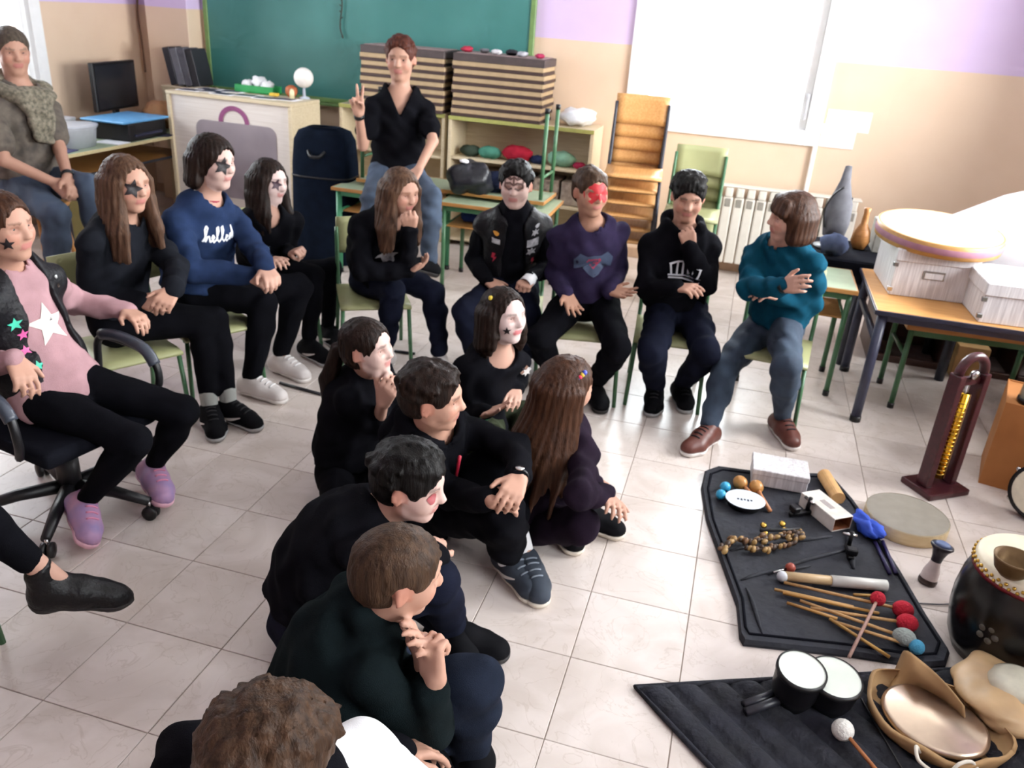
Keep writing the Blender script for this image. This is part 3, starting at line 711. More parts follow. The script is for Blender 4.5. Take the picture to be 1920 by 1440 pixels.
MB().lathe([(0, 0), (0.035, 0.004), (0.055, 0.05), (0.045, 0.11), (0.02, 0.15), (0.016, 0.21), (0.022, 0.24), (0, 0.245)], n=18).build('gourd', wood('gourd_wood', 'b07a45', '98632f'), fg, True)
tag(MB().box((2.69, 3.82, 0.627), (2.95, 4.02, 0.80), 0.004).build('grey_carton', mat('grey_card', '9a9890', 0.7)), 'grey carton behind the frame drum on the covered table', 'carton')
tag(MB().lathe([(0, 0), (0.03, 0), (0.026, 0.07), (0.012, 0.10), (0.012, 0.15), (0, 0.152)], (3.02, 3.62, 0.846), n=14).build('plastic_bottle', mat('pink_clear_plastic', 'f0d6c8', 0.3, trans=0.3), None, True), 'pale pink plastic bottle behind the frame drum', 'bottle')
bpy.data.objects['plastic_bottle'].location.z = -0.245
# dark crates behind the table
cr = thing('brown_shelf', 'dark brown low shelf with boxes against the wall beyond the table', 'shelf', (2.80, 3.75, 0))
M_DKW = wood('dark_brown_wood', '4a3028', '3a241e')
MB().box((0, 0, 0), (1.2, 0.03, 0.04), 0.003).build('bottom_board', M_DKW, cr)
MB().box((0, 0.40, 0.0), (1.2, 0.42, 0.46), 0.003).build('back_board', M_DKW, cr)
MB().box((0, 0.0, 0.44), (1.2, 0.42, 0.46), 0.003).build('top_board', M_DKW, cr)
for x in (0, 0.4, 0.8, 1.175):
    MB().box((x, 0.0, 0.0), (x+0.025, 0.40, 0.44), 0.002).build('divider', M_DKW, cr)
tag(MB().box((3.25, 3.66, 0.0), (3.42, 3.74, 0.2), 0.003).build('tan_carton', mat('tan_carton_card', 'b08a58', 0.7)), 'small tan carton on the floor in front of the dark shelf', 'carton')

# ================================================================ gong-like chime stand
M_BURG = wood('burgundy_wood', '4a1f26', '3a161c', 0.3)
cs2 = thing('chime_stand', 'burgundy wooden stand holding a golden tube chime on the floor', 'chime', (2.935, 2.225, 0), 0.62)
MB().box((-0.11, -0.085, 0), (0.11, 0.085, 0.028), 0.006, 2).build('base_board', M_BURG, cs2)
for s in (-1, 1):
    MB().box((s*0.068-0.016, -0.03, 0.028), (s*0.068+0.016, 0.03, 0.55), 0.005, 2).build('upright', M_BURG, cs2)
arc = [(0.068*math.cos(t), 0, 0.55+0.075*math.sin(t)) for t in np.linspace(0, PI, 13)]
ar = MB(); ar.tube(arc, 0.020, 8); ar.build('arch', M_BURG, cs2, True)
MB().box((-0.052, -0.012, 0.50), (0.052, 0.012, 0.535), 0.004).build('cross_bar', M_BURG, cs2)
MB().lathe([(0, -0.012), (0.018, -0.01), (0.02, 0), (0.018, 0.01), (0, 0.012)], (0.0, -0.018, 0.55), (0, 1, 0)).build('steel_knob', M_CHROME, cs2, True)
MB().tube([(0, 0, 0.50), (0, 0, 0.46)], 0.004).build('cord', M_PAPER, cs2, True)
M_GOLD = mat('polished_gold', 'd9a92e', 0.22, 1.0, var=0.1)
tu = MB().tube([(0, 0, 0.46), (0, 0, 0.06)], 0.020, 20).build('golden_tube', M_GOLD, cs2, True)
for k in range(18):
    a = k/18; MB().tube([(0.0215*math.cos(t), 0.0215*math.sin(t), 0.08+a*0.36) for t in np.linspace(0, 2*PI, 17)[:-1]], 0.0022, 5, closed=True).build('ridge', M_BRASS, tu, True)
MB().tube([(0.034, 0.0, 0.45), (0.034, 0.0, 0.05)], 0.005).build('striker_rod', wood('striker_wood', 'c79c6a', 'b48854'), cs2, True)
# cardboard box with clear tube
bx = thing('cardboard_box', 'orange brown cardboard box at the right edge behind the drum', 'box', (3.14, 2.36, 0), -0.25)
M_CBOX = mat('cardboard', 'b87a42', 0.75, c2='a86c38', scale=6)
for (a, b) in (((0, 0, 0), (0.34, 0.008, 0.40)), ((0, 0.30, 0), (0.34, 0.308, 0.40)), ((0, 0.008, 0), (0.008, 0.30, 0.40)), ((0.332, 0.008, 0), (0.34, 0.30, 0.40)), ((0.008, 0.008, 0), (0.332, 0.30, 0.008)), ((0.008, 0.008, 0.385), (0.332, 0.30, 0.395))):
    MB().box(a, b, 0.001).build('panel', M_CBOX, bx)
ra = thing('rain_stick', 'clear plastic tube with black caps lying across the cardboard box', 'tube', (3.25, 2.40, 0.397))
MB().lathe([(0.055, 0), (0.058, 0.0), (0.06, 0.30), (0.055, 0.30)], (0, 0, 0.0), (0.06, 0.0, 1)).build('clear_tube', mat('clear_tube_plastic', 'b9bcae', 0.2, trans=0.5), ra, True)
MB().tube([(0.0, -0.05, 0.01), (0.02, -0.052, 0.29)], 0.012).build('yellow_strip', mat('yellow_strip', 'c9c23a', 0.4), ra, True)
MB().lathe([(0, 0.30), (0.062, 0.30), (0.062, 0.325), (0, 0.33)], (0, 0, 0), (0.06, 0, 1)).build('cap', M_BLACK, ra, True)
MB().lathe([(0, 0.002), (0.0605, 0.002), (0.0605, 0.02), (0.056, 0.022)], (0, 0, 0), (0.06, 0, 1)).build('cap', M_BLACK, ra, True)
bj = thing('tambour', 'round black rimmed drum leaning at the right edge by the cardboard box', 'drum', (3.30, 2.12, 0.125), 0, rot=(0, 0, 0))
MB().lathe([(0.105, -0.03), (0.12, -0.03), (0.12, 0.03), (0.105, 0.03)], (0, 0, 0), (-0.55, -0.80, 0.25), 32).build('rim', M_BLACK, bj, True)
MB().lathe([(0, 0.028), (0.107, 0.028)], (0, 0, 0), (-0.55, -0.80, 0.25), 32).build('drum_head', mat('cream_skin', 'e0d8c0', 0.5), bj, True)
for k in range(6):
    t = k*PI/3; q_ = Vector((0, 0, 1)).rotation_difference(Vector((-0.55, -0.80, 0.25)).normalized())
    p = q_ @ Vector((0.126*math.cos(t), 0.126*math.sin(t), 0)); MB().ball(p, 0.010, 8).build('lug', M_CHROME, bj, True)

# ================================================================ floor mats
def mat_piece(name, label, poly, th, m, sub=3, quilt=None):
    t = tag(MB().prism(poly, 0.001, th, 0.012).build(name, m), label, 'mat')
    return t
def smooth_poly(pts, n=5):
    pts = [Vector((p[0], p[1], 0)) for p in pts]; m = len(pts); out = []
    for i in range(m):
        p0, p1, p2, p3 = pts[i-1], pts[i], pts[(i+1) % m], pts[(i+2) % m]
        for k in range(n):
            t = k/n
            q = 0.5*((2*p1)+(p2-p0)*t+(2*p0-5*p1+4*p2-p3)*t*t+(3*p1-p0-3*p2+p3)*t*t*t)
            out.append((q.x, q.y))
    return out
M_BAGCLOTH = mat('navy_bag_cloth', '1a1c26', 0.75, var=0.35, scale=6, bump=0.5, bscale=30)
pts1 = [(1.962, 1.959), (2.011, 2.019), (2.182, 2.041), (2.455, 2.134), (2.500, 2.133), (2.574, 1.955), (2.643, 1.716), (2.701, 1.488), (2.754, 1.247), (2.796, 1.087), (2.773, 1.021), (2.706, 0.990), (2.491, 0.962), (2.297, 0.923), (2.158, 0.895), (2.145, 0.924), (2.130, 1.083), (2.059, 1.341), (1.995, 1.576), (1.957, 1.816)]
gbm = thing('instrument_bag', 'dark navy guitar bag laid flat as a mat under the small instruments', 'bag', (0, 0, 0))
MB().prism(pts1, 0.001, 0.022, 0.012).build('bag_cloth', M_BAGCLOTH, gbm)
cx_ = sum(p[0] for p in pts1)/len(pts1); cy_ = sum(p[1] for p in pts1)/len(pts1)
MB().tube([(cx_+(p[0]-cx_)*0.93, cy_+(p[1]-cy_)*0.93, 0.0225) for p in pts1], 0.005, 6, closed=True).build('piping', M_BLACKCLOTH, gbm, True)
for a, b, r in (((2.094, 1.375, 0.030), (2.466, 1.631, 0.030), 0.012), ((2.228, 1.276, 0.030), (2.541, 1.586, 0.030), 0.010), ((2.527, 1.655, 0.030), (2.529, 1.441, 0.030), 0.014), ((2.157, 1.170, 0.030), (2.213, 0.963, 0.030), 0.008), ((2.138, 1.209, 0.030), (2.378, 1.400, 0.030), 0.009)):
    c_ = [Vector(a)*(1-t)+Vector(b)*t+Vector((0, 0.012*math.sin(t*5), -0.006)) for t in np.linspace(0, 1, 8)]
    MB().tube(c_, [r*math.sin(PI*(0.12+0.76*t)) for t in np.linspace(0, 1, 8)], 8).build('fold', M_BAGCLOTH, gbm, True)
M_QUILT = mat('black_quilted_cloth', '131521', 0.8, var=0.4, scale=10, bump=0.5, bscale=60)
q0 = (1.858, 0.594); q1 = (2.811, 1.018)
quilt = thing('quilted_blanket', 'black quilted blanket spread on the floor under the bongos and the gong', 'blanket', (0, 0, 0))
corner = Vector(q0); ex = (Vector(q1)-corner); L_ = ex.length; ex.normalize(); ey = Vector((2.098, 0.371))-corner; ey.normalize()
nu, nv = 34, 24; LU, LV = 1.60, 1.0
base = MB(); rows = []
for i in range(nu*3+1):
    u = i/(nu*3); row = []
    for j in range(nv*3+1):
        v = j/(nv*3)
        z = 0.006+0.022*abs(math.sin(PI*u*nu/2))**0.6*(0.75+0.25*abs(math.sin(PI*v*nv/2)))
        if i in (0, nu*3) or j in (0, nv*3): z = 0.001
        p = corner + ex*(u*LU) + ey*(v*LV); row.append((p.x, p.y, z))
    rows.append(row)
base.grid(rows); base.build('quilt_cloth', M_QUILT, quilt, True)
bd = [corner, corner+ex*LU, corner+ex*LU+ey*LV, corner+ey*LV]
bdp = []
for i in range(4):
    for k in range(8): bdp.append(tuple((bd[i]*(1-k/8)+bd[(i+1) % 4]*(k/8)).to_3d()+Vector((0, 0, 0.009))))
MB().tube(bdp, 0.009, 6, closed=True).build('binding', M_QUILT, quilt, True)

# ================================================================ small instruments on the bag
Zm = 0.023
wb2 = thing('wood_box', 'grey white wood print box on the far edge of the bag', 'box', (2.155, 1.90, Zm), 0.03)
MB().box((0, 0, 0), (0.225, 0.15, 0.055), 0.003).build('box_body', M_GREYWOOD, wb2)
MB().box((-0.003, -0.003, 0.052), (0.228, 0.153, 0.078), 0.003).build('lid', M_GREYWOOD, wb2)
M_MAR = wood('maraca_wood', 'c08a4a', 'a8743a', 0.35)
for q, (a, b, m_, lb) in enumerate((((2.110, 1.849, 0.050), (2.179, 1.770, 0.035), M_MAR, 'left'), ((2.175, 1.839, 0.050), (2.226, 1.717, 0.035), M_MAR, 'right'))):
    t = thing('maraca', 'round brown wooden maraca on the bag, the %s of two' % lb, 'maraca', (0, 0, 0), 0, 'wooden maracas')
    a = Vector(a); b = Vector(b); d = (b-a).normalized()
    MB().ball(a, 0.029, 18, d, 1.12).build('head', m_, t, True)
    MB().tube([a+d*0.026, a+d*0.06, b+d*0.02], [0.009, 0.007, 0.009], 8).build('handle', wood('maraca_handle', 'c8865a', 'b47548'), t, True)
t = thing('blue_egg_shaker', 'pair of joined bright blue shaker balls beside the white oval plate', 'shaker')
M_BLU = mat('bright_blue_plastic', '2f9cc8', 0.35, var=0.08)
MB().ball((2.052, 1.798, 0.045), 0.022, 16).build('ball', M_BLU, t, True)
MB().ball((2.038, 1.730, 0.045), 0.021, 16).build('ball', M_BLU, t, True)
pl = thing('hand_drum', 'white topped oval hand drum with dark writing on the bag', 'drum', (2.134, 1.717, 0.023), 0.1)
MB().lathe([(0, 0), (0.062, 0.0), (0.075, 0.02), (0.078, 0.03), (0.076, 0.03), (0, 0.03)], n=32, sy=0.92).build('drum_shell', M_BLACK, pl, True)
MB().lathe([(0, 0.0335), (0.07, 0.033), (0.079, 0.0305)], n=32, sy=0.92).build('drum_skin', mat('white_skin', 'd3dde8', 0.4, var=0.03), pl, True)
def text_mesh(body, size, M, m, parent, name='lettering', extr=0.0005):
    cu = bpy.data.curves.new(name, 'FONT'); cu.body = body; cu.size = size; cu.align_x = 'CENTER'; cu.align_y = 'CENTER'; cu.extrude = extr
    o = bpy.data.objects.new(name, cu); col.objects.link(o)
    bpy.context.view_layer.update()
    me = bpy.data.meshes.new_from_object(o.evaluated_get(bpy.context.evaluated_depsgraph_get()))
    bpy.data.objects.remove(o); me.transform(M); me.name = name
    me.materials.clear(); me.materials.append(m)
    o = bpy.data.objects.new(name, me); col.objects.link(o)
    if parent: o.parent = parent
    return o
M_INK = mat('dark_ink', '3a3a48', 0.7)
for k in range(5):
    MB().box((-0.034+k*0.013, -0.016-0.004*(k % 2), 0.0337), (-0.026+k*0.013, -0.005, 0.0345)).build('printed_mark', M_INK, pl)
# tan rattle cylinder, open white box, black stands, blue cloth
tag(MB().tube([(2.457, 2.071, 0.045), (2.504, 1.885, 0.045)], 0.028, 20).build('tan_cylinder', mat('tan_wood', 'd8aa72', 0.5)), 'tan wooden cylinder beside the open white box', 'cylinder')
ob = thing('open_box', 'white open ended carton with brown inside on the bag', 'box', (2.444, 1.759, 0.030), 0)
ob.rotation_euler = (0, 0, -0.93); ob.location.z = Zm
M_OBW = mat('white_print_card', 'dcd5cd', 0.6); M_OBI = mat('brown_inner_card', '7a4322', 0.8)
for (a, b) in (((-0.10, -0.045, 0.055), (0.10, 0.045, 0.058)), ((-0.10, -0.045, 0), (0.10, 0.045, 0.003)), ((-0.10, -0.045, 0.003), (0.10, -0.042, 0.055)), ((-0.10, 0.042, 0.003), (0.10, 0.045, 0.055)), ((-0.10, -0.042, 0.003), (-0.097, 0.042, 0.055))):
    MB().box(a, b, 0.0008).build('panel', M_OBW, ob)
for (a, b) in (((-0.096, -0.0415, 0.0525), (0.0985, 0.0415, 0.0545)), ((-0.096, -0.0415, 0.0035), (0.0985, 0.0415, 0.0055)), ((-0.096, -0.0415, 0.0056), (0.0985, -0.0395, 0.052)), ((-0.096, 0.0395, 0.0056), (0.0985, 0.0415, 0.052)), ((-0.096, -0.039, 0.0056), (-0.094, 0.039, 0.052))):
    MB().box(a, b).build('lining', M_OBI, ob)
MB().box((-0.03, -0.012, 0.0581), (0.035, 0.012, 0.0586)).build('printed_mark', mat('faint_print', 'a39a98', 0.7), ob)
bc = crumple('blue_cloth', (0, 0, 0), 0.085, mat('royal_blue_cloth', '2a4fc0', 0.7, var=0.25, scale=12), None, 0.35, 22, 0.5, 15); bc.location = (2.600, 1.710, 0.050); bc.scale = (0.55, 1.15, 1.0); bc.rotation_euler[2] = 0.5
tag(bc, 'royal blue cloth bunched between the bag and the grey drum', 'cloth')
gd = thing('ocean_drum', 'flat round drum with a grey top and cream sides lying beside the bag', 'drum', (2.763, 1.854, 0.000), 0)
MB().lathe([(0, 0), (0.155, 0.0), (0.158, 0.004), (0.158, 0.052), (0.155, 0.056)], n=40).build('drum_shell', wood('cream_shell', 'dcc79c', 'cdb588'), gd, True)
MB().lathe([(0, 0.058), (0.14, 0.058), (0.158, 0.054)], n=40).build('grey_skin', mat('grey_taupe_skin', '8a8378', 0.6, var=0.08), gd, True)
sb_ = thing('bottle_shaker', 'small hourglass shaped shaker with dark neck standing by the grey drum', 'shaker', (2.790, 1.478, 0.000), 0, rot=(-0.14, 0.12, 0))
MB().lathe([(0, 0), (0.031, 0), (0.033, 0.012), (0.031, 0.02)], n=20).build('base_ring', mat('dark_brown_ring', '3a2a26', 0.4), sb_, True)
MB().lathe([(0.03, 0.02), (0.028, 0.05), (0.020, 0.075), (0.018, 0.09)], n=20).build('clear_body', mat('pale_resin', 'cfc0bc', 0.35), sb_, True)
MB().lathe([(0.018, 0.09), (0.02, 0.11), (0.028, 0.135), (0.04, 0.15), (0.038, 0.156), (0, 0.156)], n=20).build('dark_cup', mat('dark_cup', '2c2630', 0.4), sb_, True)
MB().lathe([(0, 0.156), (0.032, 0.156), (0.02, 0.165), (0, 0.166)], n=20).build('blue_top', mat('blue_grey_top', '5a6a90', 0.5), sb_, True)
# jingles
jt = thing('jingle_frame', 'black handle with four pairs of golden jingles on the bag', 'jingles')
MB().tube([(2.196, 1.527, 0.040), (2.345, 1.598, 0.040)], 0.006).build('handle_bar', M_BLACK, jt, True)
for p_ in ((2.210, 1.581, 0.034), (2.215, 1.529, 0.034), (2.281, 1.620, 0.034), (2.290, 1.578, 0.034)):
    MB().lathe([(0, 0.004), (0.006, 0.004), (0.013, 0.0), (0.0125, -0.001), (0, -0.001)], p_, (0.1, -0.6, 0.8), 16).build('jingle', M_BRASS, jt, True)
sr = thing('seed_rattle', 'brown string of dried seed shells curled on the bag', 'rattle')
M_SEED = [mat('seed_brown', '6a4a2c', 0.5), mat('seed_tan', '9a7a48', 0.45), mat('seed_dark', '3f2c20', 0.5)]
path = catmull([(2.065, 1.349, 0.040), (2.100, 1.427, 0.040), (2.168, 1.443, 0.040), (2.226, 1.491, 0.040), (2.284, 1.525, 0.040), (2.344, 1.567, 0.040), (2.323, 1.503, 0.040), (2.245, 1.426, 0.040), (2.150, 1.382, 0.040)], 5)
MB().tube(path, 0.004, 6).build('cord', M_SEED[2], sr, True)
rs = random.Random(3)
for k, p in enumerate(path):
    for q in range(2):
        c = p+Vector((rs.uniform(-.012, .012), rs.uniform(-.012, .012), rs.uniform(-.004, .008)))
        MB().ball(c, rs.uniform(0.007, 0.011), 8, (rs.random(), rs.random(), rs.random()), 1.5).build('seed_shell', M_SEED[(k+q) % 3], sr, True)
# black clamps / percussion holders
for q, (c, lb) in enumerate((((2.351, 1.734, 0.030), 'left of the open white box'), ((2.521, 1.524, 0.030), 'right of the seed rattle'))):
    t = thing('black_clamp', 'black metal percussion clamp on the bag, ' + lb, 'clamp', (c[0], c[1], Zm), 0.6+q)
    MB().box((-0.05, -0.012, 0), (0.05, 0.012, 0.018), 0.004).build('bar', M_BLACK, t)
    MB().tube([(0.03, 0, 0.018), (0.035, 0, 0.075)], 0.008).build('post', M_BLACK, t, True)
    MB().box((-0.045, -0.02, 0.018), (-0.015, 0.02, 0.045), 0.004).build('jaw', M_BLACK, t)
    MB().tube([(0.035, -0.02, 0.06), (0.035, 0.03, 0.06)], 0.007).build('wing_screw', M_CHROME, t, True)
for q, (a, b) in enumerate((((2.622, 1.636, 0.030), (2.653, 1.439, 0.030)), ((2.652, 1.648, 0.030), (2.675, 1.448, 0.030)))):
    tag(MB().tube([a, b], 0.007, 10).build('purple_stick', mat('dark_purple_lacquer', '2a2450', 0.35), None, True), 'dark purple stick at the right edge of the bag, the %s one' % ('left', 'right')[q], 'stick', 'purple sticks')
# mallets
M_STICK = wood('beech_stick', 'c49a66', 'b08450', 0.5, (30, 30, 2)); M_STK2 = wood('rosy_stick', 'b89488', 'a58074', 0.5)
M_RED = mat('red_wool', 'c01f35', 0.9, bump=0.6, bscale=150); M_GRYW = mat('grey_wool', '9aa39f', 0.9, bump=0.6, bscale=150); M_BLUW = mat('blue_wool', '4a9ac0', 0.9, bump=0.6, bscale=150)
M_WHW = mat('white_wool', 'e0ded8', 0.9, bump=0.6, bscale=150)
def mallet(label, a, b, r, mh, ms, sr_=0.0055, sq=1.0):
    t = thing('mallet', label, 'mallet', (0, 0, 0), 0, 'mallets on the floor')
    a = Vector(a); b = Vector(b); d = (b-a).normalized()
    MB().tube([a, b], sr_, 8).build('stick', ms, t, True)
    MB().ball(b+d*r*0.7, r, 18, d, sq).build('head', mh, t, True)
    return t
mallet('mallet with a red wool head crossing over the others', (2.470, 0.914, 0.040), (2.574, 1.199, 0.065), 0.025, M_RED, M_STK2)
mallet('mallet with a red wool head, upper of the two lying at the right', (2.280, 1.228, 0.040), (2.641, 1.209, 0.050), 0.030, M_RED, M_STICK, sq=1.15)
mallet('mallet with a red wool head, lower of the two lying at the right', (2.365, 1.118, 0.040), (2.645, 1.138, 0.050), 0.030, M_RED, M_STICK, sq=1.15)
mallet('mallet with a grey wool head beside the blue one', (2.331, 1.145, 0.040), (2.626, 1.066, 0.050), 0.030, M_GRYW, M_STICK, sq=1.2)
mallet('mallet with a bright blue head at the right of the bag', (2.435, 1.080, 0.035), (2.664, 1.035, 0.045), 0.024, M_BLUW, M_STICK)
mallet('mallet with a white wool head on the quilted blanket', (2.527, 0.447, 0.045), (2.438, 0.573, 0.050), 0.030, M_WHW, mat('dark_orange_stick', 'a8683c', 0.5))
mallet('small mallet with a red brown wooden head left of the white tube', (2.246, 1.282, 0.035), (2.293, 1.316, 0.040), 0.018, wood('red_brown_bead', 'a84a38', '8f3a2a'), M_CHROME, 0.004)
tb_ = thing('white_tube', 'white and wooden tube lying across the bag above the mallets', 'tube')
MB().tube([(2.280, 1.259, 0.045), (2.442, 1.293, 0.045)], 0.017, 14).build('wood_part', wood('pale_stick', 'd0b48c', 'c0a278'), tb_, True)
MB().tube([(2.439, 1.292, 0.045), (2.626, 1.335, 0.045)], 0.020, 14).build('white_part', mat('white_plastic', 'dcdcd6', 0.4), tb_, True)
MB().ball((2.274, 1.254, 0.045), 0.02, 14).build('end_knob', mat('white_knob', 'c9cbd2', 0.4), tb_, True)
sticks = [((2.249, 1.183, 0.035), (2.506, 1.183, 0.035), 'c9a066', 'nearest the white tube'), ((2.277, 1.173, 0.035), (2.587, 1.179, 0.035), 'c4924e', 'under the red mallets'), ((2.289, 1.124, 0.035), (2.449, 1.099, 0.035), 'b98a50', 'by the dark ends'), ((2.424, 1.090, 0.035), (2.595, 0.966, 0.035), 'c09650', 'reaching to the brown paper'), ((2.512, 1.253, 0.035), (2.610, 1.281, 0.035), 'd0aa60', 'short one behind the red mallet')]
for q, (a, b, c, lb) in enumerate(sticks):
    tag(MB().tube([a, b], 0.0055, 8).build('drum_stick', wood('stick_%d' % q, c, 'a87a3c', 0.5), None, True), 'light wooden drum stick on the bag, ' + lb, 'stick', 'drum sticks')
# ================================================================ drum, bongos, gong
dr = thing('barrel_drum', 'black barrel drum with a cream skin edged with gold studs', 'drum', (2.965, 1.165, 0))
MB().lathe([(0, 0.0), (0.15, 0.0), (0.172, 0.05), (0.186, 0.13), (0.188, 0.19), (0.180, 0.26), (0.166, 0.31)], n=44).build('barrel', mat('black_lacquer', '0d0c0e', 0.25, var=0.3), dr, True)
MB().lathe([(0.166, 0.309), (0.1685, 0.306), (0.1685, 0.318), (0.166, 0.32)], n=44).build('red_line', mat('red_line_paint', '7a1a26', 0.5), dr, True)
MB().lathe([(0.167, 0.319), (0.163, 0.345), (0.157, 0.352), (0.14, 0.356), (0, 0.356)], n=44).build('skin', mat('drum_skin_cream', 'e6dcc2', 0.5, var=0.04), dr, True)
stud = MB().ball((0.1665, 0, 0.334), 0.006, 8).build('stud', M_BRASS, dr, True)
stud2 = MB().ball((0.1675, 0, 0.323), 0.006, 8).build('stud', M_BRASS, dr, True)
for k in range(1, 44):
    for s_, off in ((stud, 0), (stud2, PI/44)):
        c = s_.copy(); col.objects.link(c); c.parent = dr; c.rotation_euler[2] = 2*PI*k/44+off
em = MB()
for k in range(5):
    a = k*2*PI/5; em.ball((0.022*math.cos(a), 0.022*math.sin(a), 0), 0.012, 8, squash=0.3)
e_ = em.build('emblem', mat('grey_emblem', '55534c', 0.5), dr, True, 'pale grey flower emblem'); e_.location = (-0.115, -0.145, 0.16); e_.rotation_euler = (PI/2, 0, -0.67)
bw = thing('singing_bowl', 'small brown brass bowl on the skin of the barrel drum', 'bowl', (2.864, 1.059, 0.357))
MB().lathe([(0, 0.0), (0.03, 0.0), (0.048, 0.02), (0.058, 0.055), (0.060, 0.062), (0.055, 0.062), (0.045, 0.024), (0.0, 0.008)], n=32).build('bowl', mat('aged_brass', '6e5638', 0.5, 0.6, var=0.15), bw, True)
bo = thing('bongos', 'pair of black bongos with pale green white heads on the blanket edge', 'bongos', (0, 0, 0.012))
for (c, r, h) in ((Vector((2.303, 0.686, 0.135)), 0.068, 0.125), (Vector((2.400, 0.713, 0.115)), 0.074, 0.105)):
    d = Vector((0.05, -0.12, 1)).normalized(); base_ = c-d*h; base_.z = max(base_.z-0.012, 0.0)
    MB().lathe([(0, 0.004), (r*0.8, 0.004), (r*0.95, h*0.4), (r, h-0.006)], base_, d, 32).build('shell', mat('bongo_black', '121014', 0.35), bo, True)
    MB().lathe([(r, h-0.012), (r+0.003, h-0.010), (r+0.003, h+0.004), (r-0.003, h+0.006)], base_, d, 32).build('rim', M_BLACK, bo, True)
    MB().lathe([(0, h+0.002), (r-0.001, h+0.004)], base_, d, 32).build('head', mat('pale_green_skin', 'dde4da', 0.5, var=0.03), bo, True)
MB().box((2.335, 0.69, 0.05), (2.375, 0.73, 0.08), 0.004).build('bridge', M_BLACK, bo)
for q, (a, b) in enumerate((((2.169, 0.580, 0.035), (2.304, 0.699, 0.035)), ((2.163, 0.605, 0.035), (2.267, 0.700, 0.035)))):
    tag(MB().tube([a, b], 0.013, 12).build('black_clave', mat('black_clave_wood', '22232c', 0.4), None, True), 'black wooden clave left of the bongos, the %s one' % ('nearer', 'farther')[q], 'clave', 'black claves')
# brown paper bag with gong
M_KRAFT = mat('kraft_paper', 'b08d62', 0.75, var=0.12, scale=7, bump=0.4, bscale=14)
pb_ = thing('paper_wrapping', 'brown kraft wrapping opened around the shiny gong', 'wrapping')
gc = Vector((2.685, 0.729, 0.030)); rows = []
gx = Vector((0.93, -0.37, 0)).normalized(); gy = Vector((0.37, 0.93, 0)).normalized()
rr = random.Random(5)
for i in range(6):
    s = (0.10, 0.150, 0.172, 0.180, 0.186, 0.178)[i]; z = (0.016, 0.016, 0.024, 0.042, 0.058, 0.064)[i]; row = []
    for j in range(41):
        t = 2*PI*j/40; k = 1+0.035*math.sin(5*t+1)*(i > 2)+0.03*math.sin(3*t)*(i > 2)
        p = gc+gx*(s*k*1.02*math.cos(t))+gy*(s*k*0.86*math.sin(t)); row.append((p.x, p.y, z+0.006*math.sin(7*t)*(i > 2)))
    rows.append(row)
o = MB().grid(rows).build('paper_rim', M_KRAFT, pb_, True); solid(o, 0.004)
flap = [[(2.636, 1.004, 0.030), (2.603, 0.914, 0.020), (2.580, 0.830, 0.030)], [(2.611, 0.892, 0.130), (2.616, 0.857, 0.090), (2.622, 0.845, 0.030)], [(2.657, 0.850, 0.130), (2.662, 0.818, 0.090), (2.681, 0.845, 0.030)], [(2.707, 0.791, 0.120), (2.716, 0.783, 0.080), (2.734, 0.809, 0.030)], [(2.754, 0.755, 0.090), (2.761, 0.747, 0.060), (2.767, 0.759, 0.030)]]
P = [catmull(list(r), 4) for r in flap]; P = list(zip(*P)); P = [[tuple(p) for p in catmull(list(r), 4)] for r in P]
o = MB().grid(P).build('paper_flap', M_KRAFT, pb_, True); solid(o, 0.004)
go = thing('gong', 'shiny pale bronze gong plate lying in the brown paper', 'gong', (gc.x, gc.y, 0.035), 0, rot=(0.0, 0.0, -0.38))
MB().lathe([(0, 0.032), (0.05, 0.030), (0.06, 0.026), (0.13, 0.016), (0.142, 0.010), (0.143, 0.0), (0.138, -0.004), (0, 0.005)], n=48, sy=0.88).build('plate', mat('pale_bronze', 'cdb8a4', 0.28, 0.9, var=0.06), go, True)
MB().tube(catmull([(2.623, 0.582, 0.050), (2.607, 0.576, 0.070), (2.610, 0.541, 0.060), (2.645, 0.536, 0.040)], 6), 0.005, 8).build('cord_loop', mat('white_cord', 'ddd6c8', 0.8), pb_, True)
MB().tube(catmull([(2.695, 0.544, 0.050), (2.711, 0.555, 0.070), (2.741, 0.572, 0.070), (2.762, 0.577, 0.050)], 6), 0.005, 8).build('cord_loop', mat('white_cord', 'ddd6c8', 0.8), pb_, True)
gs = thing('golden_cloth_bag', 'golden beige cloth bag with a pale round lid at the right edge', 'bag', (0, 0, 0))
o = crumple('cloth_body', (0, 0, 0), 0.16, mat('golden_satin', 'c9a87e', 0.45, var=0.2, scale=8), gs, 0.34, 28, 0.3, 44); o.location = (2.900, 0.892, 0.060); o.scale = (1, 1.05, 1)
sb2 = o.modifiers.new('soft', 'SUBSURF'); sb2.levels = 1; sb2.render_levels = 1
cc_ = (2.915, 0.888, 0.100)
MB().lathe([(0, 0.035), (0.05, 0.030), (0.075, 0.01), (0.07, 0.0), (0, -0.005)], cc_, (-0.1, -0.1, 1), 28).build('pale_disc', mat('pale_pearl', 'd9d6c2', 0.35), gs, True)
tag(MB().tube(catmull([(2.494, 0.755, 0.030), (2.533, 0.645, 0.030), (2.574, 0.529, 0.030)], 6), 0.003, 6).build('black_string', M_BLACK, None, True), 'thin black cord running over the quilted blanket', 'cord')
tag(MB().tube(catmull([(2.620, 1.268, 0.025), (2.736, 1.328, 0.006), (2.826, 1.356, 0.006), (2.903, 1.400, 0.006)], 6), 0.0025, 6).build('thin_cable', mat('grey_cord', '5a5a60', 0.7), None, True), 'thin dark cord on the floor from the bag to the barrel drum', 'cord')
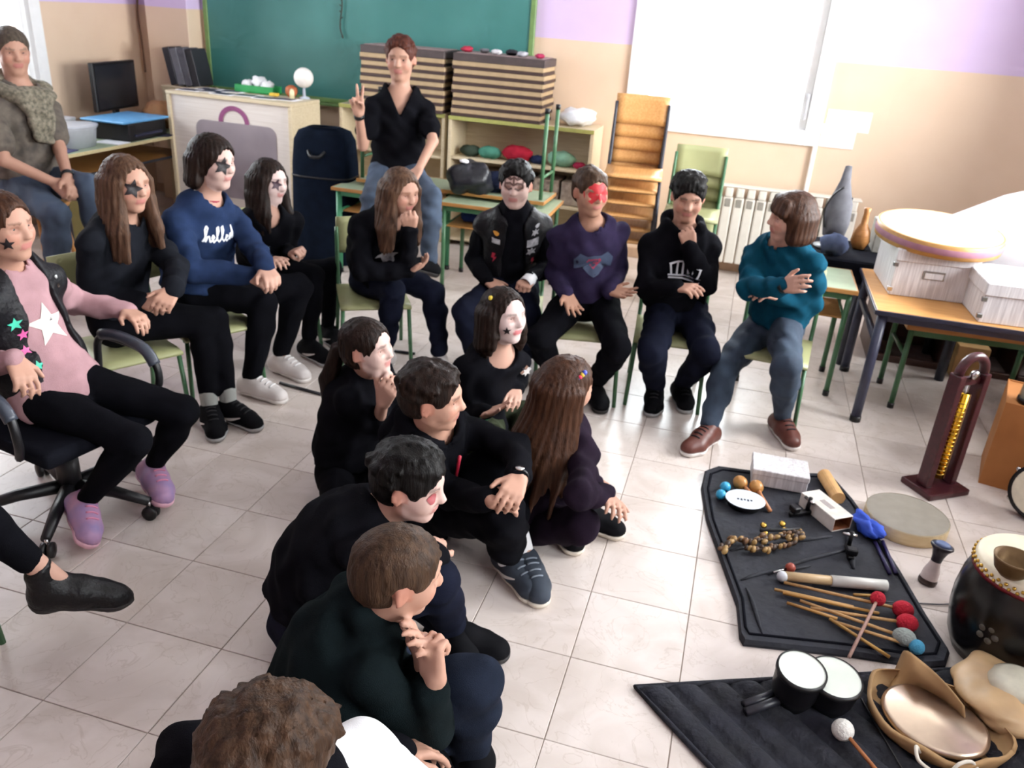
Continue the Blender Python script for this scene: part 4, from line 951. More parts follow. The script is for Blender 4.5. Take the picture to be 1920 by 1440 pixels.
# thin dark floor stick near the chairs
for q, (a, b) in enumerate((((-0.133, 2.019, 0.008), (0.119, 1.984, 0.008)), ((0.213, 2.641, 0.008), (0.329, 2.653, 0.008)))):
    tag(MB().tube([a, b], 0.008, 8).build('floor_rod', mat('black_rod', '1a1a22', 0.4), None, True), ('long thin black rod lying on the floor by the white shoes', 'short thin black rod on the floor under the chin resting girl')[q], 'rod')

# ================================================================ people: implicit-surface bodies
def nrm(v):
    v = np.asarray(v, float); return v/(np.linalg.norm(v)+1e-12)
class Sdf:
    def __init__(s, lo, hi, h):
        s.lo = np.array(lo, float); s.h = h
        s.n = np.ceil((np.array(hi)-s.lo)/h).astype(int)+1
        s.d = np.full(s.n, 0.15, np.float32)
        s.ax = [(s.lo[i]+h*np.arange(s.n[i])).astype(np.float32) for i in range(3)]
    def sub(s, lo, hi):
        i0 = np.clip(np.floor((np.array(lo)-s.lo)/s.h).astype(int), 0, s.n-1)
        i1 = np.clip(np.ceil((np.array(hi)-s.lo)/s.h).astype(int)+1, 1, s.n)
        sl = tuple(slice(a, b) for a, b in zip(i0, i1))
        X = s.ax[0][sl[0]][:, None, None]; Y = s.ax[1][sl[1]][None, :, None]; Z = s.ax[2][sl[2]][None, None, :]
        return sl, X, Y, Z
    def mix(s, sl, new, k, cut=False):
        old = s.d[sl]
        if cut:
            new = -new; hh = np.maximum(k-np.abs(old-new), 0)/k; s.d[sl] = np.maximum(old, new)+hh*hh*k*0.25
        else:
            hh = np.maximum(k-np.abs(old-new), 0)/k; s.d[sl] = np.minimum(old, new)-hh*hh*k*0.25
    def cone(s, a, b, ra, rb, k=0.012, cut=False):
        a = np.asarray(a, float); b = np.asarray(b, float); m = max(ra, rb)+max(k, 2.5*s.h)
        sl, X, Y, Z = s.sub(np.minimum(a, b)-m, np.maximum(a, b)+m)
        if s.d[sl].size == 0: return
        d = b-a; dd = d@d+1e-12
        t = np.clip(((X-a[0])*d[0]+(Y-a[1])*d[1]+(Z-a[2])*d[2])/dd, 0, 1)
        r = np.sqrt((X-a[0]-t*d[0])**2+(Y-a[1]-t*d[1])**2+(Z-a[2]-t*d[2])**2)-(ra+(rb-ra)*t)
        s.mix(sl, r, k, cut)
    def ell(s, c, A, r, k=0.012, cut=False):
        """A: rows are the axes, r: radii"""
        c = np.asarray(c, float); A = np.asarray(A, float); r = np.asarray(r, float)
        ext = np.sqrt(((A*r[:, None])**2).sum(0))+max(k, 2.5*s.h)
        sl, X, Y, Z = s.sub(c-ext, c+ext)
        if s.d[sl].size == 0: return
        X = X-c[0]; Y = Y-c[1]; Z = Z-c[2]
        k0 = 0; k1 = 0
        for i in range(3):
            q = X*A[i, 0]+Y*A[i, 1]+Z*A[i, 2]
            k0 = k0+(q/r[i])**2; k1 = k1+(q/r[i]**2)**2
        k0 = np.sqrt(k0); k1 = np.sqrt(k1)+1e-9
        s.mix(sl, k0*(k0-1)/k1, k, cut)
    def half(s, p, n):
        """keep the side where (x-p).n < 0"""
        n = nrm(n); p = np.asarray(p, float)
        q = (s.ax[0][:, None, None]-p[0])*n[0]+(s.ax[1][None, :, None]-p[1])*n[1]+(s.ax[2][None, None, :]-p[2])*n[2]
        s.d = np.maximum(s.d, q.astype(np.float32))
    def wrinkle(s, amp, f0, seed, n=5):
        r = np.random.default_rng(seed)
        for i in range(n):
            kv = nrm(r.normal(size=3))*f0*(0.6+0.9*r.random()); ph = r.random()*6.28
            kv2 = nrm(r.normal(size=3))*f0*0.5
            a = (s.ax[0]*kv[0])[:, None, None]+(s.ax[1]*kv[1])[None, :, None]+(s.ax[2]*kv[2])[None, None, :]
            b = (s.ax[0]*kv2[0])[:, None, None]+(s.ax[1]*kv2[1])[None, :, None]+(s.ax[2]*kv2[2])[None, None, :]
            s.d += (amp/n*1.6*np.sin(a+ph+1.2*np.sin(b))).astype(np.float32)
    def mesh(s):
        d = s.d; neg = d < 0
        c = neg[:-1, :-1, :-1].astype(np.int8)
        for (i, j, k) in ((1, 0, 0), (0, 1, 0), (0, 0, 1), (1, 1, 0), (1, 0, 1), (0, 1, 1), (1, 1, 1)):
            c = c+neg[i:d.shape[0]-1+i, j:d.shape[1]-1+j, k:d.shape[2]-1+k]
        cells = np.argwhere((c > 0) & (c < 8))
        idx = np.full(c.shape, -1, np.int32); idx[tuple(cells.T)] = np.arange(len(cells))
        acc = np.zeros((len(cells), 3)); cnt = np.zeros(len(cells))
        corners = [(i, j, k) for i in (0, 1) for j in (0, 1) for k in (0, 1)]
        val = {o: d[cells[:, 0]+o[0], cells[:, 1]+o[1], cells[:, 2]+o[2]] for o in corners}
        for a in corners:
            for ax in range(3):
                if a[ax] == 0:
                    b = list(a); b[ax] = 1; b = tuple(b)
                    va, vb = val[a], val[b]; m = (va < 0) != (vb < 0)
                    t = va[m]/(va[m]-vb[m]); p = np.tile(np.array(a, float), (m.sum(), 1)); p[:, ax] += t
                    acc[m] += p; cnt[m] += 1
        V = (cells+acc/cnt[:, None])*s.h+s.lo
        quads = []
        for ax in range(3):
            u, w = (ax+1) % 3, (ax+2) % 3
            sa = [slice(None)]*3; sb = [slice(None)]*3
            sa[ax] = slice(0, -1); sb[ax] = slice(1, None)
            e = np.argwhere(neg[tuple(sa)] != neg[tuple(sb)])
            ok = (e[:, u] > 0) & (e[:, w] > 0) & (e[:, u] < d.shape[u]-1) & (e[:, w] < d.shape[w]-1)
            e = e[ok]
            inside = neg[tuple(e.T)]
            def cell(du, dw):
                q = e.copy(); q[:, u] += du; q[:, w] += dw; return idx[tuple(q.T)]
            q = np.stack([cell(-1, -1), cell(0, -1), cell(0, 0), cell(-1, 0)], 1)
            q[~inside] = q[~inside][:, ::-1]
            quads.append(q)
        return V, np.concatenate(quads)
def mesh_obj(name, V, Q, m, parent, base, tint=None, smooth_iter=1):
    if smooth_iter:
        for _ in range(smooth_iter):
            acc = np.zeros_like(V); cnt = np.zeros(len(V))
            for i in range(4):
                a = Q[:, i]; b = Q[:, (i+1) % 4]
                np.add.at(acc, a, V[b]); np.add.at(cnt, a, 1)
                np.add.at(acc, b, V[a]); np.add.at(cnt, b, 1)
            V = V*0.5+0.5*acc/np.maximum(cnt, 1)[:, None]
    me = bpy.data.meshes.new(name)
    me.vertices.add(len(V)); me.vertices.foreach_set('co', (V-base).astype(np.float32).ravel())
    me.loops.add(Q.size); me.loops.foreach_set('vertex_index', Q.astype(np.int32).ravel())
    me.polygons.add(len(Q)); me.polygons.foreach_set('loop_start', (np.arange(len(Q))*4).astype(np.int32))
    me.polygons.foreach_set('loop_total', np.full(len(Q), 4, np.int32))
    me.update(calc_edges=True)
    me.materials.append(m)
    if tint is not None:
        at = me.color_attributes.new('tint', 'FLOAT_COLOR', 'POINT')
        at.data.foreach_set('color', np.c_[tint, np.ones(len(tint))].astype(np.float32).ravel())
    me.shade_smooth()
    o = bpy.data.objects.new(name, me); col.objects.link(o); o.parent = parent
    return o, V

JN = ['pel', 'nb', 'hd', 'shL', 'elL', 'wrL', 'haL', 'shR', 'elR', 'wrR', 'haR', 'hpL', 'knL', 'anL', 'toL', 'hpR', 'knR', 'anR', 'toR']
SKIN = {'fair': (0.50, 0.29, 0.22), 'tan': (0.40, 0.215, 0.145), 'warm': (0.45, 0.25, 0.18)}

def hand(s, wr, d, n, side, H, pose):
    """palm and five fingers; d finger direction, n palm normal, side +1 left / -1 right"""
    d = nrm(d); n = nrm(n-np.dot(n, d)*d); th = np.cross(d, n)*(-side)
    k = H/1.62; r = 0.0092*k*1.08
    L = 0.082*k
    curls = {'relaxed': [0.35, 0.45, 0.5, 0.55], 'fist': [1.25, 1.3, 1.35, 1.4], 'open': [0.12, 0.08, 0.1, 0.15], 'half': [0.75, 0.8, 0.85, 0.9], 'v': [0.02, 0.02, 1.45, 1.5], 'hang': [0.5, 0.5, 0.55, 0.6]}[pose]
    spread = {'open': 0.16, 'v': 0.20}.get(pose, 0.05)
    offs = [0.033, 0.011, -0.011, -0.031]; lens = [0.068, 0.076, 0.070, 0.054]
    for o_, L0 in zip(offs, (1.0, 1.03, 0.98, 0.9)):
        s.cone(wr+th*o_*0.55*k, wr+d*L*L0+th*o_*k, 0.0155*k, 0.0125*k, 0.008)
    for f in range(4):
        p = wr+d*L*(1.0, 1.03, 0.98, 0.9)[f]+th*offs[f]*k
        a = (1.5-f)*spread
        dd = nrm(d*math.cos(a)+th*math.sin(a)); c = 0.0
        for ph, fr in enumerate((0.45, 0.31, 0.24)):
            c += curls[f]*(0.9, 1.0, 0.7)[ph]
            q = p+(dd*math.cos(c)+n*math.sin(c))*lens[f]*k*fr*1.02
            s.cone(p, q, r*(1.05-0.08*ph), r*(0.98-0.09*ph), 0.003); p = q
    p = wr+d*0.022*k+th*0.028*k
    tl = {'fist': (th*0.35+d*0.75+n*0.55, d*0.5+n*0.8-th*0.35), 'v': (th*0.2+d*0.8+n*0.6, d*0.4+n*0.7-th*0.7)}.get(pose, (th*0.75+d*0.75+n*0.25, th*0.35+d*0.95+n*0.2))
    q = p+nrm(tl[0])*0.045*k; s.cone(p, q, 0.0135*k, 0.0108*k, 0.008)
    s.cone(q, q+nrm(tl[1])*0.032*k, 0.0108*k, 0.0088*k, 0.004)

def head_axes(face, up):
    f = nrm(face); u = nrm(np.asarray(up, float)-np.dot(up, f)*f); l = np.cross(u, f)
    return np.array([f, l, u])

def build_person(key, sp):
    J = {n: np.array(v) for n, v in zip(JN, POSES[key])}
    H = sp['H']; seed = int(key[1:])
    base = np.array([J['pel'][0], J['pel'][1], 0.0])
    root = thing('person', sp['label'], 'person', tuple(base))
    allj = np.array(list(J.values()))
    hh = sp.get('hh', 0.145)*H
    A = head_axes(sp['face'], sp.get('up', 0.75*np.array([0, 0, 1.0])+0.25*nrm(J['hd']-J['nb'])))
    hc = J['hd']
    def hp(f, l, u): return hc+(A[0]*f+A[1]*l+A[2]*u)*hh
    Lc = nrm(J['shL']-J['shR']); up = nrm(J['nb']-J['pel']); Lc = nrm(Lc-np.dot(Lc, up)*up); Fw = np.cross(Lc, up)
    Lh = nrm(J['hpL']-J['hpR'])
    for S_ in 'LR':
        J['sh'+S_] = J['nb']+(J['sh'+S_]-J['nb'])*0.94-up*sp.get('drop', 0.019)*H
    bul = sp.get('slouch', 0.02)*H
    ctrl = [J['pel'], (J['pel']+J['nb'])/2-Fw*bul*2, J['nb']]
    def spine(t): return ctrl[0]*(1-t)**2+ctrl[1]*2*t*(1-t)+ctrl[2]*t*t
    def tors(s, g, lo=0.0, hi=1.0, k=0.05, wide=1.0):
        for t, dp, wd in ((0.0, 0.070, 0.098), (0.22, 0.066, 0.092), (0.45, 0.064, 0.088), (0.66, 0.068, 0.094), (0.85, 0.056, 0.080)):
            if t < lo or t > hi: continue
            L = nrm(Lh*(1-t)+Lc*t)
            e = spine(min(t+0.05, 1))-spine(max(t-0.05, 0)); e = nrm(e); L = nrm(L-np.dot(L, e)*e); F = np.cross(L, e)
            s.ell(spine(t), np.array([F, L, e]), np.array([dp*H*wide+g, wd*H*wide+g, 0.085*H+g]), k)
    # ---------------- the body: one continuous skin
    lo = allj.min(0)-0.16; hi = allj.max(0)+0.18
    lo[2] = max(lo[2], -0.02)
    s = Sdf(lo, hi, sp.get('res', 0.0068))
    tors(s, -0.020, 0, 0.5)
    tors(s, -0.010, 0.6, 1)
    neck_top = hp(-0.08, 0, -0.22)
    s.cone(J['nb']-up*0.03, neck_top, 0.036*H, 0.032*H, 0.03)
    for S_ in 'LR':
        s.cone(J['nb']-up*0.02, J['sh'+S_]-up*0.006*H, 0.024*H, 0.023*H, 0.03)
        s.cone(J['sh'+S_]-up*0.006*H, J['el'+S_], 0.024*H, 0.020*H, 0.02)
        s.cone(J['el'+S_], J['wr'+S_], 0.0205*H, 0.0150*H, 0.012)
        s.cone(J['hp'+S_], J['kn'+S_], 0.036*H, 0.023*H, 0.03)
        mid = J['kn'+S_]*0.7+J['an'+S_]*0.3
        s.cone(J['kn'+S_], mid, 0.023*H, 0.025*H, 0.02); s.cone(mid, J['an'+S_], 0.025*H, 0.019*H, 0.02)
        s.cone(J['an'+S_], J['an'+S_]*0.5+J['to'+S_]*0.5-np.array([0, 0, 0.022]), 0.016*H, 0.010*H, 0.01)
        pose, pn = sp.get('hand'+S_, ('relaxed', None))
        d = J['ha'+S_]-J['wr'+S_]
        if pn is None: pn = np.array([0, 0, -1.0])-0.4*Fw
        hand(s, J['wr'+S_], d, np.asarray(pn, float), 1 if S_ == 'L' else -1, H, pose)
    # head
    s.ell(hp(-0.04, 0, 0.13), A, np.array([0.43, 0.345, 0.37])*hh, 0.02)
    s.ell(hp(0.10, 0, -0.17), A, np.array([0.27, 0.245, 0.30])*hh, 0.05)
    s.cone(hp(0.25, 0.03, -0.405), hp(0.25, -0.03, -0.405), 0.075*hh, 0.075*hh, 0.02)
    s.cone(hp(0.02, 0.185, -0.25), hp(0.22, 0.05, -0.40), 0.08*hh, 0.06*hh, 0.02); s.cone(hp(0.02, -0.185, -0.25), hp(0.22, -0.05, -0.40), 0.08*hh, 0.06*hh, 0.02)
    for q in (-1, 1):
        s.ell(hp(0.42, q*0.145, 0.02), A, np.array([0.10, 0.085, 0.055])*hh, 0.015, cut=True)
        s.cone(hp(0.36, q*0.06, 0.115), hp(0.30, q*0.21, 0.11), 0.04*hh, 0.035*hh, 0.012)
        s.cone(hp(0.25, q*0.17, -0.10), hp(0.22, q*0.18, -0.15), 0.10*hh, 0.10*hh, 0.02)
        e = hp(-0.03, q*0.355, -0.02)
        s.ell(e, head_axes(A[0]*0.9+A[1]*q*-0.35, A[2]+A[0]*-0.15), np.array([0.075, 0.03, 0.125])*hh, 0.006)
        s.ell(hp(-0.01, q*0.385, -0.01), A, np.array([0.04, 0.022, 0.07])*hh, 0.004, cut=True)
        s.cone(hp(0.43, q*0.035, -0.115), hp(0.41, q*0.045, -0.115), 0.035*hh, 0.03*hh, 0.008)
    s.cone(hp(0.365, 0, 0.05), hp(0.445, 0, -0.095), 0.032*hh, 0.042*hh, 0.012)
    s.cone(hp(0.335, 0.075, -0.245), hp(0.335, -0.075, -0.245), 0.028*hh, 0.028*hh, 0.01)
    s.cone(hp(0.352, 0.04, -0.235), hp(0.352, -0.04, -0.235), 0.026*hh, 0.026*hh, 0.006)
    s.cone(hp(0.345, 0.04, -0.275), hp(0.345, -0.04, -0.275), 0.03*hh, 0.03*hh, 0.008)
    V, Q = s.mesh()
    tone = np.array(SKIN[sp.get('skin', 'fair')])
    T = np.tile(tone, (len(V), 1)); loc = ((V-hc)@A.T)/hh
    f_, l_, u_ = loc.T; al = np.abs(l_)
    onhead = (np.linalg.norm(loc, axis=1) < 0.62)
    def blend(mask, c, a=1.0):
        T[mask] = T[mask]*(1-a)+np.array(c)*a
    front = onhead & (f_ > 0.0)
    if 'facewhite' in sp:
        w = sp['facewhite']; m = onhead & (f_ > 0.03) & (((l_/0.36)**2+((u_+0.08)/0.47)**2) < 1.0)
        blend(m, (0.66, 0.56, 0.56), w)
    else:
        blend(front & (al > 0.12) & (al < 0.27) & (u_ < -0.04) & (u_ > -0.2), (tone[0]*1.05, tone[1]*0.8, tone[2]*0.8), 0.5)
    blend(onhead & (al > 0.31) & (f_ < 0.1) & (np.abs(u_+0.02) < 0.16), (tone[0]*1.05, tone[1]*0.72, tone[2]*0.68), 0.6)
    blend(front & (al < 0.105) & (u_ < -0.205) & (u_ > -0.30) & (f_ > 0.25), sp.get('lips', (0.42, 0.14, 0.13)), 0.75)
    hcol = np.array(srgb(sp['hair']['c']))
    blend(front & (al > 0.055) & (al < 0.225) & (u_ > 0.085) & (u_ < 0.135) & (f_ > 0.2), hcol*1.2, sp.get('brow', 0.6))
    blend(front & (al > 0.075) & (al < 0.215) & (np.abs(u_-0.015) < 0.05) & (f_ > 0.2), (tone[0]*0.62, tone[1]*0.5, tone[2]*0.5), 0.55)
    for fn in sp.get('paint', []):
        fn(blend, f_, l_, u_, onhead)
    body, V = mesh_obj('body', V, Q, skin_mat('painted_skin'), root, base, T)
    bvh = BVHTree.FromPolygons([tuple(v) for v in V], [tuple(q) for q in Q.tolist()]) if (sp.get('face_decals')) else None
    # eyes
    for q in (-1, 1):
        mb = MB(); mb.ball((0, 0, 0), 0.050*hh, 16, (1, 0, 0))
        e = mb.build('eye', mat('eye_white', 'd8d2cc', 0.3, var=0.02), body, True)
        e.data.materials.append(mat('eye_iris', '2a1a12', 0.2))
        for p in e.data.polygons:
            if p.center.x > 0.050*hh*0.76: p.material_index = 1
        g_ = nrm(A[0]+np.array(sp.get('gaze', (0, 0, 0))))
        e.matrix_local = Matrix.Translation(Vector(hp(0.290, q*0.135, 0.018)-base)) @ Matrix(np.array(head_axes(g_, A[2])).T.tolist()).to_4x4()
    # ---------------- trousers
    tp = sp['trousers']; g = tp.get('g', 0.012)
    lo = np.minimum.reduce([J[k] for k in ('pel', 'hpL', 'hpR', 'knL', 'knR', 'anL', 'anR')])-0.17; hi = np.maximum.reduce([J[k] for k in ('pel', 'hpL', 'hpR', 'knL', 'knR', 'anL', 'anR')])+0.17
    s = Sdf(lo, hi, 0.0105)
    tors(s, -0.004, 0, 0.25)
    hem = tp.get('hem', 0.94)
    for S_ in 'LR':
        s.cone(J['hp'+S_], J['kn'+S_], 0.048*H+g, 0.0325*H+g, 0.03)
        e = J['kn'+S_]*(1-hem)+J['an'+S_]*hem; mid = J['kn'+S_]*0.65+e*0.35
        s.cone(J['kn'+S_], mid, 0.0325*H+g, 0.0335*H+g*0.8, 0.02); s.cone(mid, e, 0.0335*H+g*0.8, tp.get('ankle', 0.024)*H+g*0.6, 0.02)
    s.wrinkle(tp.get('wr', 0.004 if g < 0.009 else 0.008), 62, seed, 6)
    V, Q = s.mesh(); mesh_obj('trousers', V, Q, tp['m'], root, base)
    # ---------------- top
    tp = sp['top']; g = tp.get('g', 0.014)
    keys = ('pel', 'nb', 'shL', 'shR', 'elL', 'elR', 'wrL', 'wrR')
    lo = np.minimum.reduce([J[k] for k in keys])-0.19; hi = np.maximum.reduce([J[k] for k in keys])+0.14
    s = Sdf(lo, hi, 0.0095)
    tors(s, g, 0, 1, 0.05)
    lowp = J['pel']-up*tp.get('low', -0.025)*H
    sl = tp.get('sleeve', 1.0)   # 1 long, 0.3 short
    for S_ in 'LR':
        s.cone(J['nb']-up*0.022, J['sh'+S_]-up*0.006*H, 0.027*H+g*0.5, 0.0255*H+g*0.8, 0.03)
        if sl < 0.5:
            e = J['sh'+S_]*(1-sl*2)+J['el'+S_]*sl*2; s.cone(J['sh'+S_]-up*0.006*H, e, 0.027*H+g*0.8, 0.029*H+g*1.2, 0.02)
        else:
            f = min(1.0, (sl-0.5)*2); s.cone(J['sh'+S_]-up*0.006*H, J['el'+S_], 0.0262*H+g*0.8, 0.0225*H+g*0.85, 0.02)
            e = J['el'+S_]*(1-f)+J['wr'+S_]*f; s.cone(J['el'+S_], e, 0.0232*H+g*0.85, (0.0225-0.0055*f)*H+g*0.7, 0.012)
    if tp.get('hood'):
        c = J['nb']-Fw*0.040*H+up*0.012*H
        for q_ in np.linspace(-1, 1, 9):
            a_ = q_*2.3; pA = J['nb']+(-Fw*math.cos(a_)*0.055+Lc*math.sin(a_)*0.058)*H+up*(0.022+0.010*math.cos(a_))*H
            a2 = (q_+0.25)*2.3; pB = J['nb']+(-Fw*math.cos(a2)*0.055+Lc*math.sin(a2)*0.058)*H+up*(0.022+0.010*math.cos(a2))*H
            if q_ < 0.99: s.cone(pA, pB, (0.014+0.012*max(0, math.cos(a_)))*H, (0.014+0.012*max(0, math.cos(a2)))*H, 0.02)
        s.ell(J['nb']-Fw*0.085*H-up*0.045*H, np.array([Fw, Lc, up]), np.array([0.030, 0.070, 0.060])*H, 0.03)
    if tp.get('collar'):
        s.cone(J['nb']-up*0.01, J['nb']*0.45+neck_top*0.55, 0.048*H, 0.042*H, 0.02)
    s.wrinkle(tp.get('wr', 0.010), 58, seed+50, 6)
    s.half(lowp, -up)
    nk = tp.get('neck', 'crew')
    if nk == 'crew' or nk == 'wide':
        w = 1.0 if nk == 'crew' else 1.35
        s.cone(J['nb']+up*0.010*H+Fw*0.012*H, J['nb']+up*0.12, 0.041*H*w, 0.055*H*w, 0.006, cut=True)
    elif nk == 'v':
        P_ = J['nb']
        X = s.ax[0][:, None, None]-P_[0]; Y = s.ax[1][None, :, None]-P_[1]; Z = s.ax[2][None, None, :]-P_[2]
        lf = np.abs(X*Lc[0]+Y*Lc[1]+Z*Lc[2]); uf = X*up[0]+Y*up[1]+Z*up[2]; ff = X*Fw[0]+Y*Fw[1]+Z*Fw[2]
        v = np.maximum(lf*0.9-(uf+0.135)*0.42, -(ff-0.0)).astype(np.float32)
        s.d = np.maximum(s.d, -v)
        s.cone(J['nb']+Fw*0.012*H, J['nb']+up*0.12, 0.046*H, 0.06*H, 0.006, cut=True)
    V, Q = s.mesh(); top, TV = mesh_obj(tp.get('name', 'sweatshirt'), V, Q, tp['m'], root, base)
    if 'sleeve_panel' in sp:
        S_, pm_, trim = sp['sleeve_panel']
        s = Sdf(lo, hi, 0.0095)
        s.cone(J['sh'+S_]*0.55+J['nb']*0.45, J['sh'+S_]-up*0.006*H, 0.026*H+g*0.6+0.014, 0.0262*H+g*0.8+0.016, 0.02)
        s.cone(J['sh'+S_]-up*0.006*H, J['el'+S_], 0.0262*H+g*0.8+0.016, 0.0225*H+g*0.85+0.014, 0.02)
        s.cone(J['el'+S_], J['wr'+S_], 0.0232*H+g*0.85+0.014, 0.017*H+g*0.7+0.010, 0.012)
        s.wrinkle(0.005, 60, seed+9)
        V, Q = s.mesh(); mesh_obj('sleeve', V, Q, pm_, root, base)
    # ---------------- open vest or jacket over the top
    if 'vest' in sp:
        ve = sp['vest']; s = Sdf(lo, hi, 0.0095); tors(s, g+0.014, 0.1, 1, 0.05)
        for S_ in 'LR':
            s.cone(J['nb']-up*0.03, J['sh'+S_]-up*0.008*H, 0.028*H+g*0.5+0.012, 0.027*H+g*0.8+0.012, 0.03)
            if ve.get('sleeve'):
                s.cone(J['sh'+S_], J['el'+S_], 0.031*H+g+0.008, 0.027*H+g+0.006, 0.03)
                s.cone(J['el'+S_], J['wr'+S_], 0.027*H+g+0.006, 0.021*H+g, 0.015)
        s.half(J['pel']+up*ve.get('low', 0.0)*H, -up)
        P_ = J['nb']; X = s.ax[0][:, None, None]-P_[0]; Y = s.ax[1][None, :, None]-P_[1]; Z = s.ax[2][None, None, :]-P_[2]
        lf = np.abs(X*Lc[0]+Y*Lc[1]+Z*Lc[2]); uf = X*up[0]+Y*up[1]+Z*up[2]; ff = X*Fw[0]+Y*Fw[1]+Z*Fw[2]
        v = np.maximum(lf-ve.get('open', 0.05)-0.06*np.abs(uf), -(ff-0.0)).astype(np.float32)
        s.d = np.maximum(s.d, -v)
        s.cone(J['nb']+Fw*0.01*H, J['nb']+up*0.12, 0.05*H, 0.065*H, 0.006, cut=True)
        s.wrinkle(0.006, 45, seed+80)
        V, Q = s.mesh(); vo, VV = mesh_obj(ve['name'], V, Q, ve['m'], root, base)
        vbvh = BVHTree.FromPolygons([tuple(v) for v in VV], [tuple(q) for q in Q.tolist()])
        for (l0, u0, size, shp, mm) in ve.get('patches', []):
            decal(shp, vbvh, J['nb']+up*u0+Lc*l0+Fw*0.4, Lc, up, -Fw, size, mm, vo, base, 'patch')
    # ---------------- decals on the top
    if sp.get('prints'):
        qs = top.data; fbvh = BVHTree.FromPolygons([tuple(v) for v in TV], [tuple(p.vertices) for p in qs.polygons])
        for (l0, u0, size, shp, mm) in sp['prints']:
            decal(shp, fbvh, J['nb']+up*u0+Lc*l0+Fw*0.4, Lc, up, -Fw, size, mm, top, base, 'chest_print')
    for (ang, l0, u0, size, shp, mm) in sp.get('face_decals', []):
        dr_ = nrm(A[0]*math.cos(ang)+A[1]*math.sin(ang)); sd_ = np.cross(A[2], dr_)
        decal(shp, bvh, hp(0, 0, 0)+dr_*0.3+sd_*l0*hh+A[2]*u0*hh, sd_, A[2], -dr_, size*hh, mm, body, base, 'face_paint', 0.21)
    # ---------------- shoes
    sh = sp.get('shoes')
    if sh:
        for S_ in 'LR':
            an = J['an'+S_]; to = J['to'+S_]; kn = J['kn'+S_]
            d = to-an
            if sp.get('flatfeet', True) and an[2] < 0.115:
                d[2] = 0; d = nrm(d); uf = np.array([0, 0, 1.0]); sole = np.array([an[0], an[1], 0.0])
            else:
                uf = nrm(kn-an); d = nrm(d); uf = nrm(uf-np.dot(uf, d)*d)
                tilt = 0.0 if sh.get('boot') else 0.25; d, uf = nrm(d*math.cos(tilt)+uf*math.sin(tilt)), nrm(uf*math.cos(tilt)-d*math.sin(tilt))
                sole = an-uf*0.085
            kf = sh.get('k', 1.12); Lf = sh.get('len', 0.174)*H; w = 0.030*H*1.05; lf = np.cross(uf, d)
            def fp(x, y, z): return sole+d*x*Lf+lf*y*H+uf*z
            pts = np.array([fp(-0.32, 0, 0), fp(0.78, 0, 0), fp(0, 0, 0.16)])
            s = Sdf(pts.min(0)-0.09, pts.max(0)+0.09, 0.0078)
            s.cone(fp(-0.16, 0, 0.042), fp(0.20, 0, 0.052), 0.038*kf, 0.042*kf, 0.02)
            s.cone(fp(0.18, 0, 0.048), fp(0.58, 0, 0.030), 0.042*kf, 0.034*kf, 0.02)
            s.cone(fp(-0.10, 0, 0.05), fp(-0.02, 0, sh.get('top', 0.084)), 0.036*kf, 0.036*kf, 0.025)
            s.cone(fp(0.40, 0.010, 0.03), fp(0.55, -0.004, 0.028), 0.038*kf, 0.030*kf, 0.02)
            if sh.get('boot'):
                s.cone(fp(-0.10, 0, 0.06), an+nrm(kn-an)*0.10, 0.040*kf, 0.035*kf, 0.03); s.cone(fp(0.5, 0, 0.030), fp(0.70, 0, 0.026), 0.034, 0.018, 0.02)
                s.half(an+nrm(kn-an)*0.085, nrm(kn-an)); s.cone(fp(-0.14, 0, 0.012), fp(-0.12, 0, 0.03), 0.036, 0.036, 0.01)
            s2 = Sdf(pts.min(0)-0.09, pts.max(0)+0.09, 0.0078); s2.d = s.d.copy()-0.003
            s.half(fp(0, 0, 0.020), -uf)
            V, Q = s.mesh(); so_, SV = mesh_obj('shoe' if not sh.get('boot') else 'boot', V, Q, sh['m'], root, base)
            s2.half(fp(0, 0, 0.024), uf); s2.half(fp(0, 0, 0.001), -uf)
            V, Q = s2.mesh()
            if len(V): mesh_obj('sole', V, Q, sh['sole'], so_, base, smooth_iter=0)
            if sh.get('laces') is not None:
                sb = BVHTree.FromPolygons([tuple(v) for v in SV], [tuple(p.vertices) for p in so_.data.polygons])
                lm = MB()
                for k in range(4):
                    row = []
                    for yy in (-0.020, -0.010, 0, 0.010, 0.020):
                        o_ = fp(0.16+0.09*k, yy*0.7, 0.2); hit = sb.ray_cast(Vector(o_), Vector(-uf), 0.4)[0]
                        if hit is not None: row.append(hit+Vector(uf)*0.002-Vector(base))
                    if len(row) > 2: lm.tube(row, 0.0035, 5)
                if lm.v: lm.build('laces', sh['laces'], so_, True)
            if sh.get('swoosh') is not None:
                sb = BVHTree.FromPolygons([tuple(v) for v in SV], [tuple(p.vertices) for p in so_.data.polygons])
                for q in (-1, 1):
                    up_ = []; dn = []
                    for t in np.linspace(0, 1, 9):
                        x = -0.02+0.42*t; zc = 0.034+0.026*t**1.5; wd = 0.011*math.sin(PI*min(1, 0.15+0.85*(1-t)))*(1-t*0.6)
                        for dz, lst in ((wd, up_), (-wd, dn)):
                            hit = sb.ray_cast(Vector(fp(x, q*0.1, zc+dz)), Vector(lf*-q), 0.4)[0]
                            lst.append((hit if hit is not None else Vector(fp(x, q*0.028, zc+dz)))+Vector(lf*q)*0.002-Vector(base))
                    MB().grid([up_, dn]).build('side_mark', sh['swoosh'], so_, True)
            if sp.get('socks') is not None:
                s3 = Sdf(an-0.15, an+0.15, 0.008); s3.cone(an-uf*0.02, an+nrm(kn-an)*sp.get('sock_h', 0.05), 0.0235*H, 0.0275*H, 0.01)
                V, Q = s3.mesh(); mesh_obj('sock', V, Q, sp['socks'], root, base)
    # ---------------- hair
    hr = sp['hair']
    hair(hr, A, hc, hh, H, J, up, Fw, Lc, root, base, hp, seed, body)
